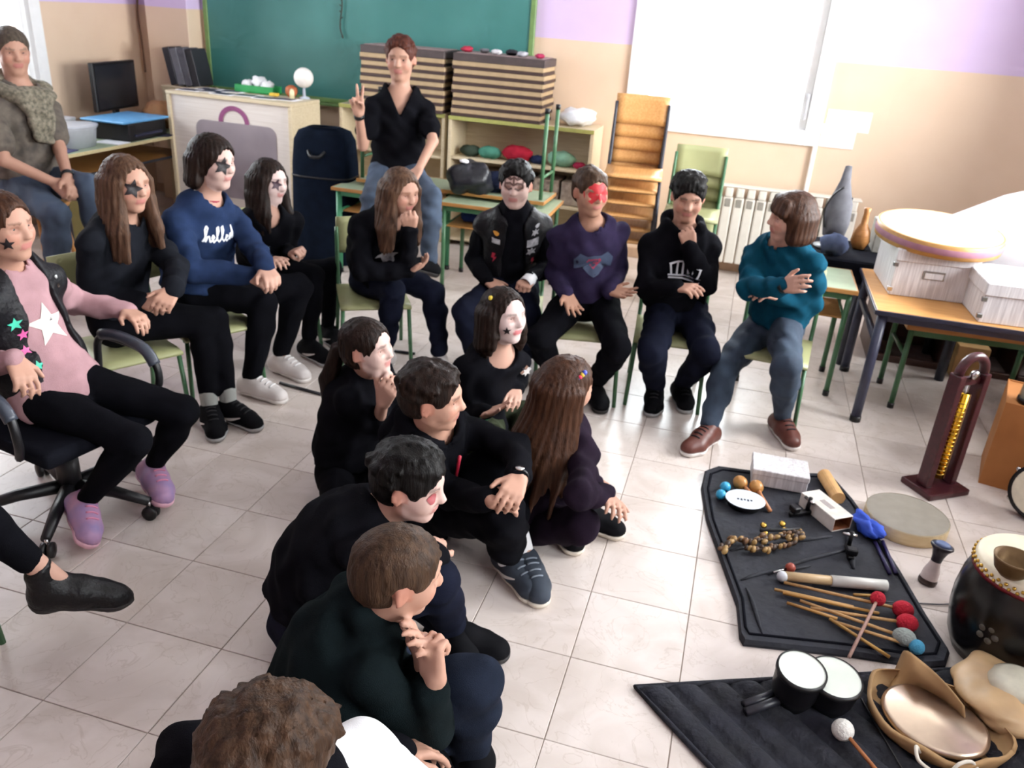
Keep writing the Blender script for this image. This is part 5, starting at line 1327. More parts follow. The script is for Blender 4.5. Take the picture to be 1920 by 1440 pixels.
    for ex in sp.get('extra', []):
        ex(root, base, J, hp, A, hh, Fw, Lc, up, H)
    return root

def decal(shp, bvh, o, xd, yd, dr_, size, m, parent, base, name, want=0.3):
    """project a flat outline (list of (x,y) polygons or a text) on a surface"""
    mb = MB()
    def put(x, y, off=0.0025):
        p = o+xd*x*size+yd*y*size
        best = None; q = Vector(p); D_ = Vector(dr_)
        for _ in range(6):
            hit = bvh.ray_cast(q, D_, 1.2)[0]
            if hit is None: break
            t = (hit-Vector(p)).dot(D_)
            if best is None or abs(t-want) < abs((best-Vector(p)).dot(D_)-want): best = hit
            q = hit+D_*0.004
        if best is None or abs((best-Vector(p)).dot(D_)-want) > 0.13: return None
        hit = best
        return hit-Vector(dr_)*off-Vector(base)
    polys = SHAPES[shp]
    for poly in polys:
        n = len(poly); cx = sum(p[0] for p in poly)/n; cy = sum(p[1] for p in poly)/n
        rings = []
        for sc_ in (0.34, 0.67, 1.0):
            rings.append([put(cx+(p[0]-cx)*sc_, cy+(p[1]-cy)*sc_) for p in poly])
        c0 = put(cx, cy)
        if c0 is None or any(p is None for r in rings for p in r): continue
        vs = [c0]+[p for r in rings for p in r]; fs = []
        for i in range(n): fs.append((0, 1+i, 1+(i+1) % n))
        for k in range(2):
            for i in range(n): fs.append((1+k*n+i, 1+(k+1)*n+i, 1+(k+1)*n+(i+1) % n, 1+k*n+(i+1) % n))
        mb._add(vs, fs)
    if mb.v:
        return mb.build(name, m, parent, True)
def dense(poly, k=3):
    out = []
    for i in range(len(poly)):
        a = poly[i]; b = poly[(i+1) % len(poly)]
        for q in range(k): out.append((a[0]+(b[0]-a[0])*q/k, a[1]+(b[1]-a[1])*q/k))
    return out
def star(n=5, r=0.42, rot=0.0):
    return [((1 if i % 2 == 0 else r)*math.sin(PI*i/n+rot), (1 if i % 2 == 0 else r)*math.cos(PI*i/n+rot)) for i in range(2*n)]
def strokes(lines, w):
    """thick polylines as a list of quads"""
    out = []
    for ln in lines:
        for (a, b) in zip(ln[:-1], ln[1:]):
            dx, dy = b[0]-a[0], b[1]-a[1]; L = math.hypot(dx, dy)+1e-9; nx, ny = -dy/L*w, dx/L*w; ex, ey = dx/L*w*0.5, dy/L*w*0.5
            out.append(dense([(a[0]+nx-ex, a[1]+ny-ey), (b[0]+nx+ex, b[1]+ny+ey), (b[0]-nx+ex, b[1]-ny+ey), (a[0]-nx-ex, a[1]-ny-ey)], 2))
    return out
SHAPES = {
 'star': [dense(star(), 2)],
 'eyestar': [dense(star(5, 0.48, 0.3), 2)],
 'blob': [[(math.cos(t)*(1+0.15*math.sin(3*t)), 0.8*math.sin(t)) for t in np.linspace(0, 2*PI, 19)[:-1]]],
 'rect': [dense([(-1, -0.7), (1, -0.7), (1, 0.7), (-1, 0.7)], 3)],
 'bolt': [dense([(-0.35, 1), (0.25, 1), (0.0, 0.25), (0.45, 0.25), (-0.3, -1), (-0.05, -0.05), (-0.5, -0.05)], 2)],
 'splash': [dense([(-1, -0.6), (-0.6, 0.2), (-0.8, 0.8), (-0.2, 0.5), (0.1, 1.0), (0.4, 0.4), (1.0, 0.5), (0.6, 0.0), (0.9, -0.7), (0.2, -0.4), (-0.2, -0.9), (-0.5, -0.4)], 2)],
 # cursive chest word: h e l l o like loops
 'script': strokes([
   [(-1.0, -0.25), (-0.85, 0.1), (-0.75, 0.45), (-0.83, 0.55), (-0.9, 0.35), (-0.88, -0.25), (-0.78, 0.0), (-0.68, 0.02), (-0.66, -0.25), (-0.55, -0.2)],
   [(-0.55, -0.2), (-0.4, -0.02), (-0.46, 0.08), (-0.54, -0.05), (-0.46, -0.27), (-0.3, -0.15)],
   [(-0.3, -0.15), (-0.14, 0.3), (-0.16, 0.52), (-0.25, 0.45), (-0.24, -0.15), (-0.14, -0.25), (-0.02, -0.1)],
   [(-0.02, -0.1), (0.14, 0.35), (0.11, 0.55), (0.02, 0.48), (0.04, -0.1), (0.14, -0.22), (0.26, -0.08)],
   [(0.26, -0.08), (0.4, 0.05), (0.3, 0.1), (0.24, -0.1), (0.34, -0.22), (0.5, -0.1)],
   [(0.5, -0.1), (0.66, 0.1), (0.58, 0.16), (0.5, 0.0), (0.6, -0.16), (0.7, -0.02), (0.74, 0.55), (0.76, -0.1), (0.9, -0.02), (1.0, 0.1)]], 0.045),
 'arena': strokes([[(-1, -0.5), (1, -0.5)], [(-0.95, -0.72), (0.95, -0.72)], [(-0.8, -0.4), (-0.9, 0.3)], [(-0.4, -0.4), (-0.4, 0.5)], [(0.0, -0.4), (0.0, 0.55)], [(0.4, -0.4), (0.4, 0.5)], [(0.8, -0.4), (0.9, 0.3)], [(-0.95, 0.35), (-0.4, 0.58), (0.4, 0.58), (0.95, 0.35)]], 0.07),
 'wings': [dense([(-1, 0.25), (-0.7, 0.6), (-0.35, 0.45), (0, 0.5), (0.35, 0.45), (0.7, 0.6), (1, 0.25), (0.95, -0.35), (0.6, -0.2), (0.25, -0.6), (0, -0.75), (-0.25, -0.6), (-0.6, -0.2), (-0.95, -0.35)], 2)],
 'shield': [dense([(-0.4, 0.35), (0.4, 0.35), (0.52, 0.1), (0, -0.55), (-0.52, 0.1)], 3)],
 'faceline': strokes([[(-0.8, 0.75), (-0.3, 0.55), (0.0, 0.75), (0.3, 0.55), (0.8, 0.75)], [(-0.75, 0.2), (-0.3, 0.3), (0, 0.1), (0.3, 0.3), (0.75, 0.2)], [(-0.75, -0.1), (-0.4, -0.3), (-0.15, -0.15)], [(0.75, -0.1), (0.4, -0.3), (0.15, -0.15)], [(0, 0.75), (0, 0.1)], [(-0.8, 0.75), (-0.75, -0.1)], [(0.8, 0.75), (0.75, -0.1)], [(-0.4, 0.95), (-0.3, 0.55)], [(0.4, 0.95), (0.3, 0.55)]], 0.075),
 'mask': [dense([(-1, 0.55), (-0.4, 0.75), (0, 0.6), (0.4, 0.75), (1, 0.55), (0.95, -0.35), (0.5, -0.75), (0.12, -0.35), (0, -0.5), (-0.12, -0.35), (-0.5, -0.75), (-0.95, -0.35)], 2)],
}
def hair(hr, A, hc, hh, H, J, up, Fw, Lc, root, base, hp, seed, body):
    st = hr['style']; m = hr['m']
    pts = [hc-0.7*hh, hc+0.7*hh]
    strands = []
    if st in ('long', 'bob', 'pony'):
        L = hr.get('len', 0.3); z = np.array([0, 0, -1.0])
        if st != 'pony':
            for ph in hr.get('phis', np.linspace(-125, 125, 21)):
                a = math.radians(ph)
                dirv = -A[0]*math.cos(a)+A[1]*math.sin(a)
                p0 = hp(-0.05, 0, 0.05)+(-A[0]*0.40*math.cos(a)+A[1]*0.345*math.sin(a))*hh
                p1 = hp(-0.05, 0, -0.32)+(-A[0]*0.40*math.cos(a)+A[1]*0.37*math.sin(a))*hh
                fl_ = hr.get('flare', 0.25)
                l2 = L*(0.85+0.15*math.sin(ph*1.7))
                out = dirv.copy(); out[2] = 0; out = nrm(out)
                p2 = p1+z*l2*0.5+out*l2*fl_*0.6+np.array(hr.get('drift', (0, 0, 0)))*0.5
                p3 = p1+z*l2+out*l2*fl_*0.75+np.array(hr.get('drift', (0, 0, 0)))
                strands.append([p0, p1, p2, p3])
        else:
            p0 = hp(-0.42, 0, 0.05); p1 = hp(-0.62, 0, -0.10)
            p2 = p1+z*L*0.5-Fw*0.05; p3 = p1+z*L-Fw*0.06
            strands.append([p0, p1, p2, p3])
    for s_ in strands: pts += s_
    pts = np.array(pts)
    s = Sdf(pts.min(0)-0.06, pts.max(0)+0.06, hr.get('res', 0.0068))
    th = hr.get('th', 0.035)
    s.ell(hp(-0.05, 0, 0.145), A, np.array([0.435+th, 0.35+th*0.85, 0.375+th])*hh, 0.01)
    if st == 'short': s.ell(hp(-0.22, 0, -0.08), A, np.array([0.255+th*0.6, 0.29+th*0.5, 0.26])*hh, 0.03)
    else: s.ell(hp(-0.16, 0, -0.08), A, np.array([0.31+th, 0.34+th, 0.32])*hh, 0.03)
    if hr.get('crest'):
        for q in np.linspace(-0.20, 0.20, 7):
            s.cone(hp(0.26-0.5*q*q, q, 0.40-0.6*q*q), hp(-0.15, q*0.9, 0.46-0.8*q*q), 0.05*hh, 0.07*hh, 0.02)
    if st == 'short':
        rt = np.random.default_rng(seed+5); nt_ = hr.get('tufts', 80); tl_ = hr.get('tl', 0.11)
        for _ in range(nt_):
            v_ = rt.normal(size=3); v_[2] = abs(v_[2])*1.1; v_ = nrm(v_)
            if v_[0] > 0.25 and v_[2] < 0.45: continue
            p_ = hp(-0.05+v_[0]*(0.42+th), v_[1]*(0.335+th), 0.145+v_[2]*(0.36+th))
            nd = A[0]*v_[0]+A[1]*v_[1]+A[2]*v_[2]
            dd_ = nrm(A[0]*hr.get('sweep', 0.8)+A[1]*rt.normal()*0.5+nd*0.45-A[2]*0.25*(1-v_[2]))
            dd_ = nrm(dd_-nd*max(0, np.dot(dd_, nd)-0.35))
            s.cone(p_-dd_*tl_*0.5*hh, p_+dd_*tl_*hh*(0.7+0.6*rt.random()), 0.045*hh, 0.015*hh, 0.014)
    # face and ear openings
    fr = hr.get('line', 0.30)
    s.ell(hp(0.46, 0, fr-0.45), A, np.array([0.40, 0.335 if st == 'short' else 0.29, 0.45])*hh, 0.012, cut=True)
    if st in ('short', 'pony'):
        for q in (-1, 1):
            s.ell(hp(0.0, q*0.40, -0.08), A, np.array([0.115, 0.14, 0.18])*hh, 0.02, cut=True)
    if hr.get('fringe'):
        for q in np.linspace(-0.26, 0.26, 9):
            s.cone(hp(0.30-abs(q)*0.25, q, 0.36), hp(0.42-abs(q)*0.45, q*1.1+hr['fringe']*0.05, 0.17-0.1*abs(q)), 0.06*hh, 0.035*hh, 0.02)
    for (a, b, c, d) in strands:
        if st == 'pony':
            s.cone(a, b, 0.020, 0.022, 0.01); s.cone(b, c, 0.028, 0.034, 0.01); s.cone(c, d, 0.034, 0.014, 0.01)
        else:
            s.cone(a, b, 0.026, 0.025, 0.02); s.cone(b, c, 0.025, 0.022, 0.018); s.cone(c, d, 0.022, 0.008, 0.014)
    if st in ('long', 'bob') and not hr.get('fringe'):
        s.ell(hp(0.44, hr.get('shift', 0.0), fr-0.47), A, np.array([0.36, 0.285, 0.46])*hh, 0.02, cut=True)
        s.cone(hp(0.40, hr.get('shift', 0.0), -0.3), hp(0.34, 0, -0.75), 0.22*hh, 0.17*hh, 0.02, cut=True)
    # strand grooves
    X = s.ax[0][:, None, None]-hc[0]; Y = s.ax[1][None, :, None]-hc[1]; Z = s.ax[2][None, None, :]-hc[2]
    lf = X*A[1, 0]+Y*A[1, 1]+Z*A[1, 2]; ff = X*A[0, 0]+Y*A[0, 1]+Z*A[0, 2]
    ph = np.arctan2(lf, -ff-0.02)
    amp = hr.get('amp', 0.0016 if st == 'short' else 0.0026)
    s.d += (amp*(np.sin(ph*hr.get('freq', 30)+Z*18)+0.6*np.sin(ph*hr.get('freq', 30)*1.73+Z*31+1.3))).astype(np.float32)
    if st == 'short': s.wrinkle(0.0014, 240, seed+3, 5)
    V, Q = s.mesh(); o, _ = mesh_obj('hair', V, Q, m, root, base)
    return o
def hair_mat(name, c, c2):
    m = mat(name, c, 0.5, 0, c2=c2, scale=3.0, stretch=(26, 26, 3), spec=0.16, bump=0.3, bscale=10)
    return m

POSES = {
 'p01': [[-2.048,2.619,0.67],[-2.032,2.622,1.178],[-2.032,2.614,1.384],[-2.023,2.808,1.112],[-1.892,2.692,0.867],[-1.715,2.535,0.753],[-1.649,2.497,0.693],[-2.063,2.436,1.113],[-1.944,2.348,0.849],[-1.75,2.48,0.725],[-1.663,2.478,0.683],[-2.021,2.711,0.663],[-1.633,2.582,0.704],[-1.613,2.59,0.293],[-1.46,2.531,0.21],[-2.044,2.524,0.658],[-1.674,2.364,0.577],[-1.722,2.343,0.169],[-1.551,2.285,0.206]],
 'p02': [[-0.233,0.776,0.491],[-0.359,0.767,0.896],[-0.299,0.741,1.054],[-0.347,0.923,0.852],[-0.422,1.086,0.68],[-0.206,1.119,0.669],[-0.131,1.094,0.656],[-0.313,0.616,0.85],[-0.37,0.613,0.607],[-0.174,0.572,0.693],[-0.119,0.551,0.639],[-0.181,0.843,0.488],[0.141,0.933,0.41],[-0.042,0.963,0.125],[0.071,0.868,0.086],[-0.222,0.696,0.476],[0.106,0.723,0.384],[-0.108,0.687,0.122],[-0.004,0.586,0.075]],
 'p03': [[-0.569,1.466,0.459],[-0.524,1.527,0.867],[-0.474,1.521,1.034],[-0.49,1.676,0.805],[-0.301,1.543,0.698],[-0.181,1.358,0.679],[-0.177,1.283,0.647],[-0.54,1.365,0.857],[-0.617,1.404,0.619],[-0.397,1.419,0.585],[-0.316,1.413,0.584],[-0.554,1.549,0.458],[-0.229,1.674,0.443],[-0.133,1.588,0.102],[0.012,1.558,0.041],[-0.526,1.394,0.456],[-0.256,1.614,0.438],[-0.187,1.524,0.1],[-0.088,1.415,0.042]],
 'p04': [[-0.453,1.888,0.455],[-0.401,1.929,0.893],[-0.359,1.941,1.071],[-0.371,2.087,0.829],[-0.182,1.958,0.692],[-0.03,1.782,0.685],[0.032,1.739,0.646],[-0.45,1.765,0.864],[-0.325,1.677,0.644],[-0.119,1.793,0.633],[-0.035,1.782,0.624],[-0.385,1.952,0.457],[-0.115,2.209,0.46],[-0.197,2.148,0.103],[-0.045,2.101,0.067],[-0.499,1.841,0.508],[-0.163,1.965,0.443],[-0.185,1.86,0.093],[-0.03,1.843,0.046]],
 'p05': [[-0.467,2.479,0.434],[-0.322,2.29,0.763],[-0.33,2.341,0.924],[-0.238,2.421,0.737],[-0.335,2.466,0.517],[-0.211,2.309,0.59],[-0.143,2.286,0.622],[-0.451,2.22,0.727],[-0.44,2.345,0.518],[-0.277,2.218,0.569],[-0.211,2.181,0.585],[-0.46,2.508,0.361],[-0.174,2.668,0.424],[-0.18,2.619,0.093],[-0.057,2.535,0.088],[-0.508,2.442,0.49],[-0.184,2.489,0.425],[-0.169,2.384,0.097],[-0.041,2.326,0.044]],
 'p06': [[0.104,2.586,0.438],[0.275,2.452,0.787],[0.336,2.416,0.942],[0.34,2.598,0.749],[0.37,2.397,0.605],[0.427,2.309,0.795],[0.436,2.265,0.861],[0.131,2.382,0.785],[0.191,2.29,0.56],[0.399,2.367,0.564],[0.466,2.406,0.602],[0.142,2.564,0.506],[0.47,2.535,0.422],[0.543,2.473,0.092],[0.597,2.333,0.069],[0.041,2.618,0.4],[0.305,2.406,0.431],[0.257,2.414,0.093],[0.257,2.263,0.073]],
 'p07': [[-0.27,3.793,0.754],[-0.275,3.828,1.237],[-0.276,3.836,1.439],[-0.113,3.898,1.178],[-0.004,3.722,0.984],[-0.017,3.522,0.839],[-0.04,3.455,0.783],[-0.433,3.746,1.182],[-0.439,3.628,0.923],[-0.404,3.502,1.133],[-0.42,3.499,1.225],[-0.181,3.776,0.746],[0.077,3.492,0.686],[0.117,3.396,0.305],[-0.0,3.27,0.32],[-0.358,3.766,0.755],[-0.264,3.403,0.655],[-0.312,3.38,0.271],[-0.253,3.224,0.316]],
 'p08': [[0.813,2.773,0.455],[0.847,2.652,0.843],[0.855,2.594,1.004],[0.973,2.758,0.824],[1.009,2.747,0.578],[0.986,2.531,0.58],[0.961,2.461,0.55],[0.683,2.651,0.816],[0.63,2.69,0.576],[0.766,2.528,0.526],[0.833,2.485,0.515],[0.86,2.832,0.48],[0.982,2.529,0.385],[0.958,2.702,0.092],[0.981,2.552,0.084],[0.789,2.696,0.449],[0.704,2.367,0.412],[0.759,2.444,0.086],[0.798,2.297,0.073]],
 'p09': [[1.25,2.654,0.474],[1.25,2.553,0.871],[1.237,2.506,1.035],[1.373,2.663,0.855],[1.38,2.743,0.62],[1.375,2.531,0.572],[1.45,2.503,0.578],[1.095,2.54,0.827],[1.081,2.618,0.591],[1.189,2.432,0.559],[1.232,2.381,0.515],[1.333,2.636,0.464],[1.474,2.34,0.361],[1.36,2.499,0.085],[1.427,2.368,0.045],[1.185,2.598,0.461],[1.111,2.277,0.364],[1.185,2.447,0.082],[1.218,2.298,0.086]],
 'p10': [[1.681,2.769,0.449],[1.665,2.736,0.86],[1.668,2.7,1.027],[1.802,2.816,0.823],[1.822,2.657,0.632],[1.718,2.598,0.814],[1.692,2.586,0.889],[1.512,2.709,0.806],[1.54,2.589,0.59],[1.693,2.451,0.658],[1.759,2.412,0.679],[1.756,2.798,0.449],[1.878,2.493,0.355],[1.781,2.685,0.091],[1.826,2.539,0.093],[1.631,2.706,0.438],[1.631,2.375,0.357],[1.66,2.583,0.089],[1.669,2.435,0.056]],
 'p11': [[2.189,2.773,0.452],[2.133,2.691,0.862],[2.135,2.599,1.013],[2.279,2.627,0.833],[2.318,2.725,0.598],[2.143,2.59,0.645],[2.079,2.544,0.669],[2.0,2.781,0.81],[2.017,2.563,0.674],[2.151,2.4,0.751],[2.199,2.343,0.784],[2.221,2.693,0.455],[2.236,2.344,0.401],[2.278,2.497,0.089],[2.335,2.356,0.043],[2.123,2.818,0.427],[1.978,2.536,0.273],[1.95,2.236,0.091],[1.879,2.102,0.044]],
 'p12': [[0.971,1.727,0.115],[1.065,1.705,0.514],[1.092,1.673,0.679],[1.138,1.837,0.452],[1.091,1.979,0.253],[1.13,1.78,0.332],[1.146,1.703,0.319],[0.961,1.586,0.492],[0.976,1.637,0.249],[1.096,1.479,0.339],[1.156,1.451,0.382],[0.894,1.725,0.09],[1.146,1.951,0.13],[1.214,1.617,0.116],[1.2,1.466,0.115],[1.037,1.694,0.145],[1.139,1.391,0.262],[1.219,1.656,0.064],[1.338,1.728,0.126]],
 'p13': [[0.612,1.258,0.114],[0.691,1.296,0.499],[0.72,1.22,0.646],[0.725,1.438,0.434],[0.762,1.415,0.194],[0.923,1.285,0.244],[1.001,1.274,0.24],[0.679,1.142,0.487],[0.723,1.286,0.295],[0.798,1.177,0.461],[0.826,1.159,0.532],[0.633,1.332,0.1],[0.9,1.52,0.166],[0.871,1.192,0.111],[0.89,1.044,0.114],[0.6,1.182,0.1],[0.762,0.898,0.166],[0.875,1.208,0.111],[0.954,1.334,0.114]],
 'p14': [[1.006,1.049,0.139],[1.08,0.942,0.526],[1.104,0.865,0.681],[1.105,1.107,0.495],[1.337,1.045,0.456],[1.401,0.846,0.472],[1.398,0.776,0.457],[0.987,0.828,0.5],[1.176,0.883,0.336],[1.337,0.762,0.426],[1.394,0.808,0.404],[1.009,1.107,0.081],[1.24,1.102,0.341],[1.416,0.993,0.076],[1.498,0.864,0.103],[1.082,1.005,0.182],[1.364,0.831,0.332],[1.357,0.981,0.046],[1.479,0.865,0.033]],
 'p15': [[1.42,1.271,0.075],[1.432,1.301,0.48],[1.45,1.223,0.631],[1.319,1.399,0.41],[1.494,1.415,0.234],[1.537,1.561,0.079],[1.562,1.632,0.053],[1.548,1.196,0.444],[1.573,0.963,0.385],[1.635,1.144,0.292],[1.679,1.081,0.305],[1.454,1.347,0.079],[1.478,1.687,0.041],[1.527,1.36,0.11],[1.676,1.343,0.088],[1.351,1.237,0.045],[1.585,1.052,0.209],[1.434,1.286,0.04],[1.549,1.189,0.063]],
 'p16': [[0.928,0.397,0.105],[1.08,0.521,0.461],[1.184,0.496,0.603],[1.027,0.668,0.4],[1.208,0.576,0.241],[1.274,0.455,0.419],[1.241,0.53,0.413],[1.116,0.368,0.479],[1.152,0.483,0.246],[1.258,0.419,0.428],[1.277,0.394,0.504],[0.862,0.439,0.076],[1.082,0.525,0.338],[1.29,0.564,0.057],[1.446,0.58,0.045],[0.998,0.397,0.153],[1.29,0.427,0.354],[1.294,0.592,0.044],[1.379,0.459,0.045]],
 'p17': [[1.143,0.007,0.089],[1.257,0.102,0.472],[1.324,0.087,0.636],[1.119,0.17,0.401],[1.33,0.149,0.246],[1.405,0.045,0.43],[1.408,0.033,0.511],[1.328,-0.04,0.48],[1.423,0.04,0.249],[1.45,-0.004,0.451],[1.424,0.02,0.515],[1.077,0.037,0.048],[1.183,0.366,0.117],[1.413,0.101,0.083],[1.517,-0.017,0.09],[1.213,0.031,0.135],[1.494,0.145,0.323],[1.484,0.189,0.007],[1.379,0.27,0.092]],
 'p18': [[1.273,-0.426,0.142],[1.308,-0.418,0.547],[1.353,-0.487,0.703],[1.116,-0.389,0.552],[1.23,-0.225,0.387],[1.386,-0.091,0.298],[1.443,-0.034,0.276],[1.411,-0.271,0.513],[1.454,-0.173,0.279],[1.676,-0.195,0.25],[1.647,-0.119,0.261],[1.212,-0.372,0.128],[1.158,-0.03,0.194],[1.455,-0.212,0.139],[1.604,-0.263,0.142],[1.339,-0.473,0.128],[1.684,-0.451,0.194],[1.442,-0.201,0.139],[1.36,-0.067,0.142]],
 'p19': [[-0.227,0.036,0.461],[-0.189,0.024,0.886],[-0.152,0.013,1.059],[-0.146,0.18,0.839],[-0.057,0.196,0.597],[0.102,0.037,0.596],[0.182,0.018,0.596],[-0.243,-0.128,0.839],[-0.18,-0.192,0.597],[0.042,-0.153,0.596],[0.119,-0.184,0.596],[-0.195,0.111,0.448],[0.138,0.045,0.545],[0.273,0.177,0.247],[0.399,0.27,0.219],[-0.249,-0.042,0.446],[0.076,-0.178,0.461],[0.074,-0.177,0.108],[0.218,-0.222,0.063]]}
HB = hair_mat('brown_hair', '4a2f20', '2a1810'); HDB = hair_mat('dark_brown_hair', '261812', '120b08'); HBK = hair_mat('black_hair', '120f0e', '080707'); HLB = hair_mat('light_brown_hair', '5f4636', '3a271c'); HRED = hair_mat('auburn_hair', '5a3024', '351a14')
HGREY = hair_mat('grey_short_hair', '5a5046', '3c342d'); HSB = hair_mat('short_brown_hair', '4b3728', '2d2018')
C_BLK = cloth('black_jersey', '0d0d12'); C_BLK2 = cloth('black_leggings', '0b0b10'); C_NAVY = cloth('navy_cotton', '151826'); C_BLUE = cloth('blue_sweatshirt', '243250'); C_PINK = cloth('pink_knit', 'a88489', 0.12)
C_PURP = cloth('aubergine_sweatshirt', '2e2740'); C_TEAL = cloth('teal_henley', '0f4459'); C_JEAN = mat('dark_denim', '222e40', 0.85, c2='364658', scale=9, bump=0.3, bscale=300); C_JEAN2 = mat('worn_denim', '2c3646', 0.85, c2='46566c', scale=6, bump=0.3, bscale=300)
C_GREEN = cloth('dark_green_black_hoodie', '10181a'); C_DKJ = cloth('charcoal_jacket', '1a1c22'); C_PLUM = cloth('dark_plum_cotton', '1f1622'); C_GREYT = mat('patterned_tshirt', '6b6258', 0.9, c2='4a4440', scale=22); C_WHITE = cloth('white_fleece', 'dcdcde', 0.05)
C_OLIVE = cloth('olive_trousers', '33382a'); LEATHER = mat('black_leather', '0e0d10', 0.45, var=0.3, bump=0.4, bscale=60, spec=0.3); LEATHER2 = mat('black_leatherette_vest', '131216', 0.5, var=0.3, bump=0.4, bscale=60, spec=0.2)
S_BLK = mat('black_shoe_mesh', '0c0c10', 0.8, spec=0.1); S_WHT = mat('white_shoe', 'cfc8c6', 0.6, var=0.04); S_PNK = mat('pink_shoe', 'b98aa8', 0.6, c2='8f7aa8', scale=14); S_BRN = mat('brown_leather_shoe', '5f3128', 0.45); S_BRN2 = mat('russet_suede', '5c3222', 0.8); S_SLATE = mat('slate_suede', '2c3440', 0.8)
SO_W = mat('white_sole', 'ddd8d4', 0.6); SO_G = mat('grey_sole', '9a9a9a', 0.6); SO_D = mat('dark_sole', '242020', 0.7); SO_B = mat('beige_sole', 'cfc6b8', 0.7); SO_PK = mat('pink_sole', 'd8a8b8', 0.6)
L_W = mat('white_lace', 'dddddd', 0.7); L_P = mat('pink_lace', 'd88aa8', 0.7); L_K = mat('black_lace', '15151a', 0.7); SW = mat('pale_mark', 'cfc8c4', 0.5)
F_BLK = mat('black_face_paint', '1a1216', 0.6); F_RED = mat('red_face_paint', 'b8242a', 0.6); F_BRN = mat('brown_face_paint', '5a3f38', 0.6); F_DK = mat('dark_plum_paint', '3a2430', 0.6)
P_WHT = mat('white_print', 'd8dce2', 0.7); P_STAR = mat('cream_star_print', 'd8d2c8', 0.7); P_TEAL = mat('teal_star_patch', '3fc0a0', 0.5); P_PINK = mat('pink_star_patch', 'd85a9a', 0.5); P_RED = mat('red_patch', 'a8203a', 0.6); P_GRY = mat('grey_patch', '8a8a90', 0.5, c2='d0d0d4', scale=60); P_ORG = mat('orange_patch', 'c88a30', 0.6); P_BLU = mat('steel_blue_print', '3d4a63', 0.7); P_PNKRED = mat('rose_print', 'a83a58', 0.7)
SOCK_W = cloth('white_sock', 'dcdcde', 0.04); SOCK_G = cloth('grey_sock', '9a9c98', 0.08)

def band(joint_a, joint_b, t, r, m, name, w=0.012):
    def f(root, base, J, hp, A, hh, Fw, Lc, up, H):
        a = J[joint_a]; b = J[joint_b]; c = a*(1-t)+b*t-base; d = nrm(b-a)
        MB().lathe([(r*H, -w), (r*H+0.003, -w), (r*H+0.003, w), (r*H, w)], tuple(c), tuple(d), 20).build(name, m, root, True)
    return f
def watch(joint_a, joint_b, t, r, m, mface):
    def f(root, base, J, hp, A, hh, Fw, Lc, up, H):
        a = J[joint_a]; b = J[joint_b]; c = a*(1-t)+b*t-base; d = nrm(b-a)
        w = MB().lathe([(r*H, -0.010), (r*H+0.003, -0.010), (r*H+0.003, 0.010), (r*H, 0.010)], tuple(c), tuple(d), 20).build('wrist_watch', m, root, True)
        u = nrm(np.array([0.1, -0.3, 1.0])-np.dot([0.1, -0.3, 1.0], d)*d)
        MB().lathe([(0, -0.003), (0.015, -0.003), (0.015, 0.003), (0, 0.004)], tuple(c+u*(r*H+0.004)), tuple(u), 16).build('watch_face', mface, w, True)
    return f
def clip(f, l, u, r, m, n=1, df=-0.08, name='hair_clip'):
    def g_(root, base, J, hp, A, hh, Fw, Lc, up, H):
        for k in range(n):
            mm = m[k % len(m)]
            MB().ball(tuple(hp(f+df*k*-1, l, u-0.035*k)-base), r, 10).build(name, mm, root, True)
    return g_
def star_pin(l, u, r, m, name='star_brooch'):
    def g_(root, base, J, hp, A, hh, Fw, Lc, up, H):
        c = J['nb']+Lc*l+up*u+Fw*0.135*H*0.62-base
        mb = MB(); mb.M = Matrix.Translation(Vector(c)) @ Matrix(np.array([Lc, up, Fw]).T.tolist()).to_4x4()
        mb.prism([(x*r, y*r) for x, y in star(6, 0.5)], -0.006, 0.006); mb.build(name, m, root)
    return g_
def choker(r, m, name='collar', t=0.35):
    def g_(root, base, J, hp, A, hh, Fw, Lc, up, H):
        a = J['nb']; b = hp(-0.08, 0, -0.22); c = a*(1-t)+b*t-base; d = nrm(b-a)
        MB().lathe([(r*H, -0.012), (r*H+0.004, -0.010), (r*H+0.004, 0.010), (r*H, 0.012)], tuple(c), tuple(d), 24).build(name, m, root, True)
    return g_
def zipline(l, u0, u1, m, name='zip', w=0.006):
    def g_(root, base, J, hp, A, hh, Fw, Lc, up, H):
        pts = [J['nb']+Lc*l+up*(u0+(u1-u0)*t)+Fw*(0.072*H+0.02)-base for t in np.linspace(0, 1, 6)]
        MB().tube([tuple(p) for p in pts], w, 6).build(name, m, root, True)
    return g_
def held(name, joint, size, m, off=(0, 0, 0)):
    def g_(root, base, J, hp, A, hh, Fw, Lc, up, H):
        c = J[joint]-base+np.array(off)
        MB().box(tuple(c-np.array(size)/2), tuple(c+np.array(size)/2), 0.004).build(name, m, root)
    return g_
def scarf(m):
    def g_(root, base, J, hp, A, hh, Fw, Lc, up, H):
        s = Sdf(J['nb']-0.34, J['nb']+0.25, 0.0095)
        for k in range(12):
            a = 2*PI*k/12; b = 2*PI*(k+1)/12
            f_ = lambda t: J['nb']+(Fw*math.cos(t)*0.060+Lc*math.sin(t)*0.066)*H+up*(0.006-0.020*math.cos(t))*H
            s.cone(f_(a), f_(b), 0.026*H, 0.026*H, 0.02)
        for q in (-1, 0, 1):
            s.cone(J['nb']+Fw*0.065*H+Lc*q*0.03*H-up*0.01*H, J['nb']+Fw*0.085*H+Lc*q*0.02*H-up*0.14*H, 0.026*H, 0.010*H, 0.03)
        s.wrinkle(0.012, 60, 3)
        V, Q = s.mesh(); mesh_obj('scarf', V, Q, m, root, base)
    return g_
Z = np.array([0, 0, 1.0])
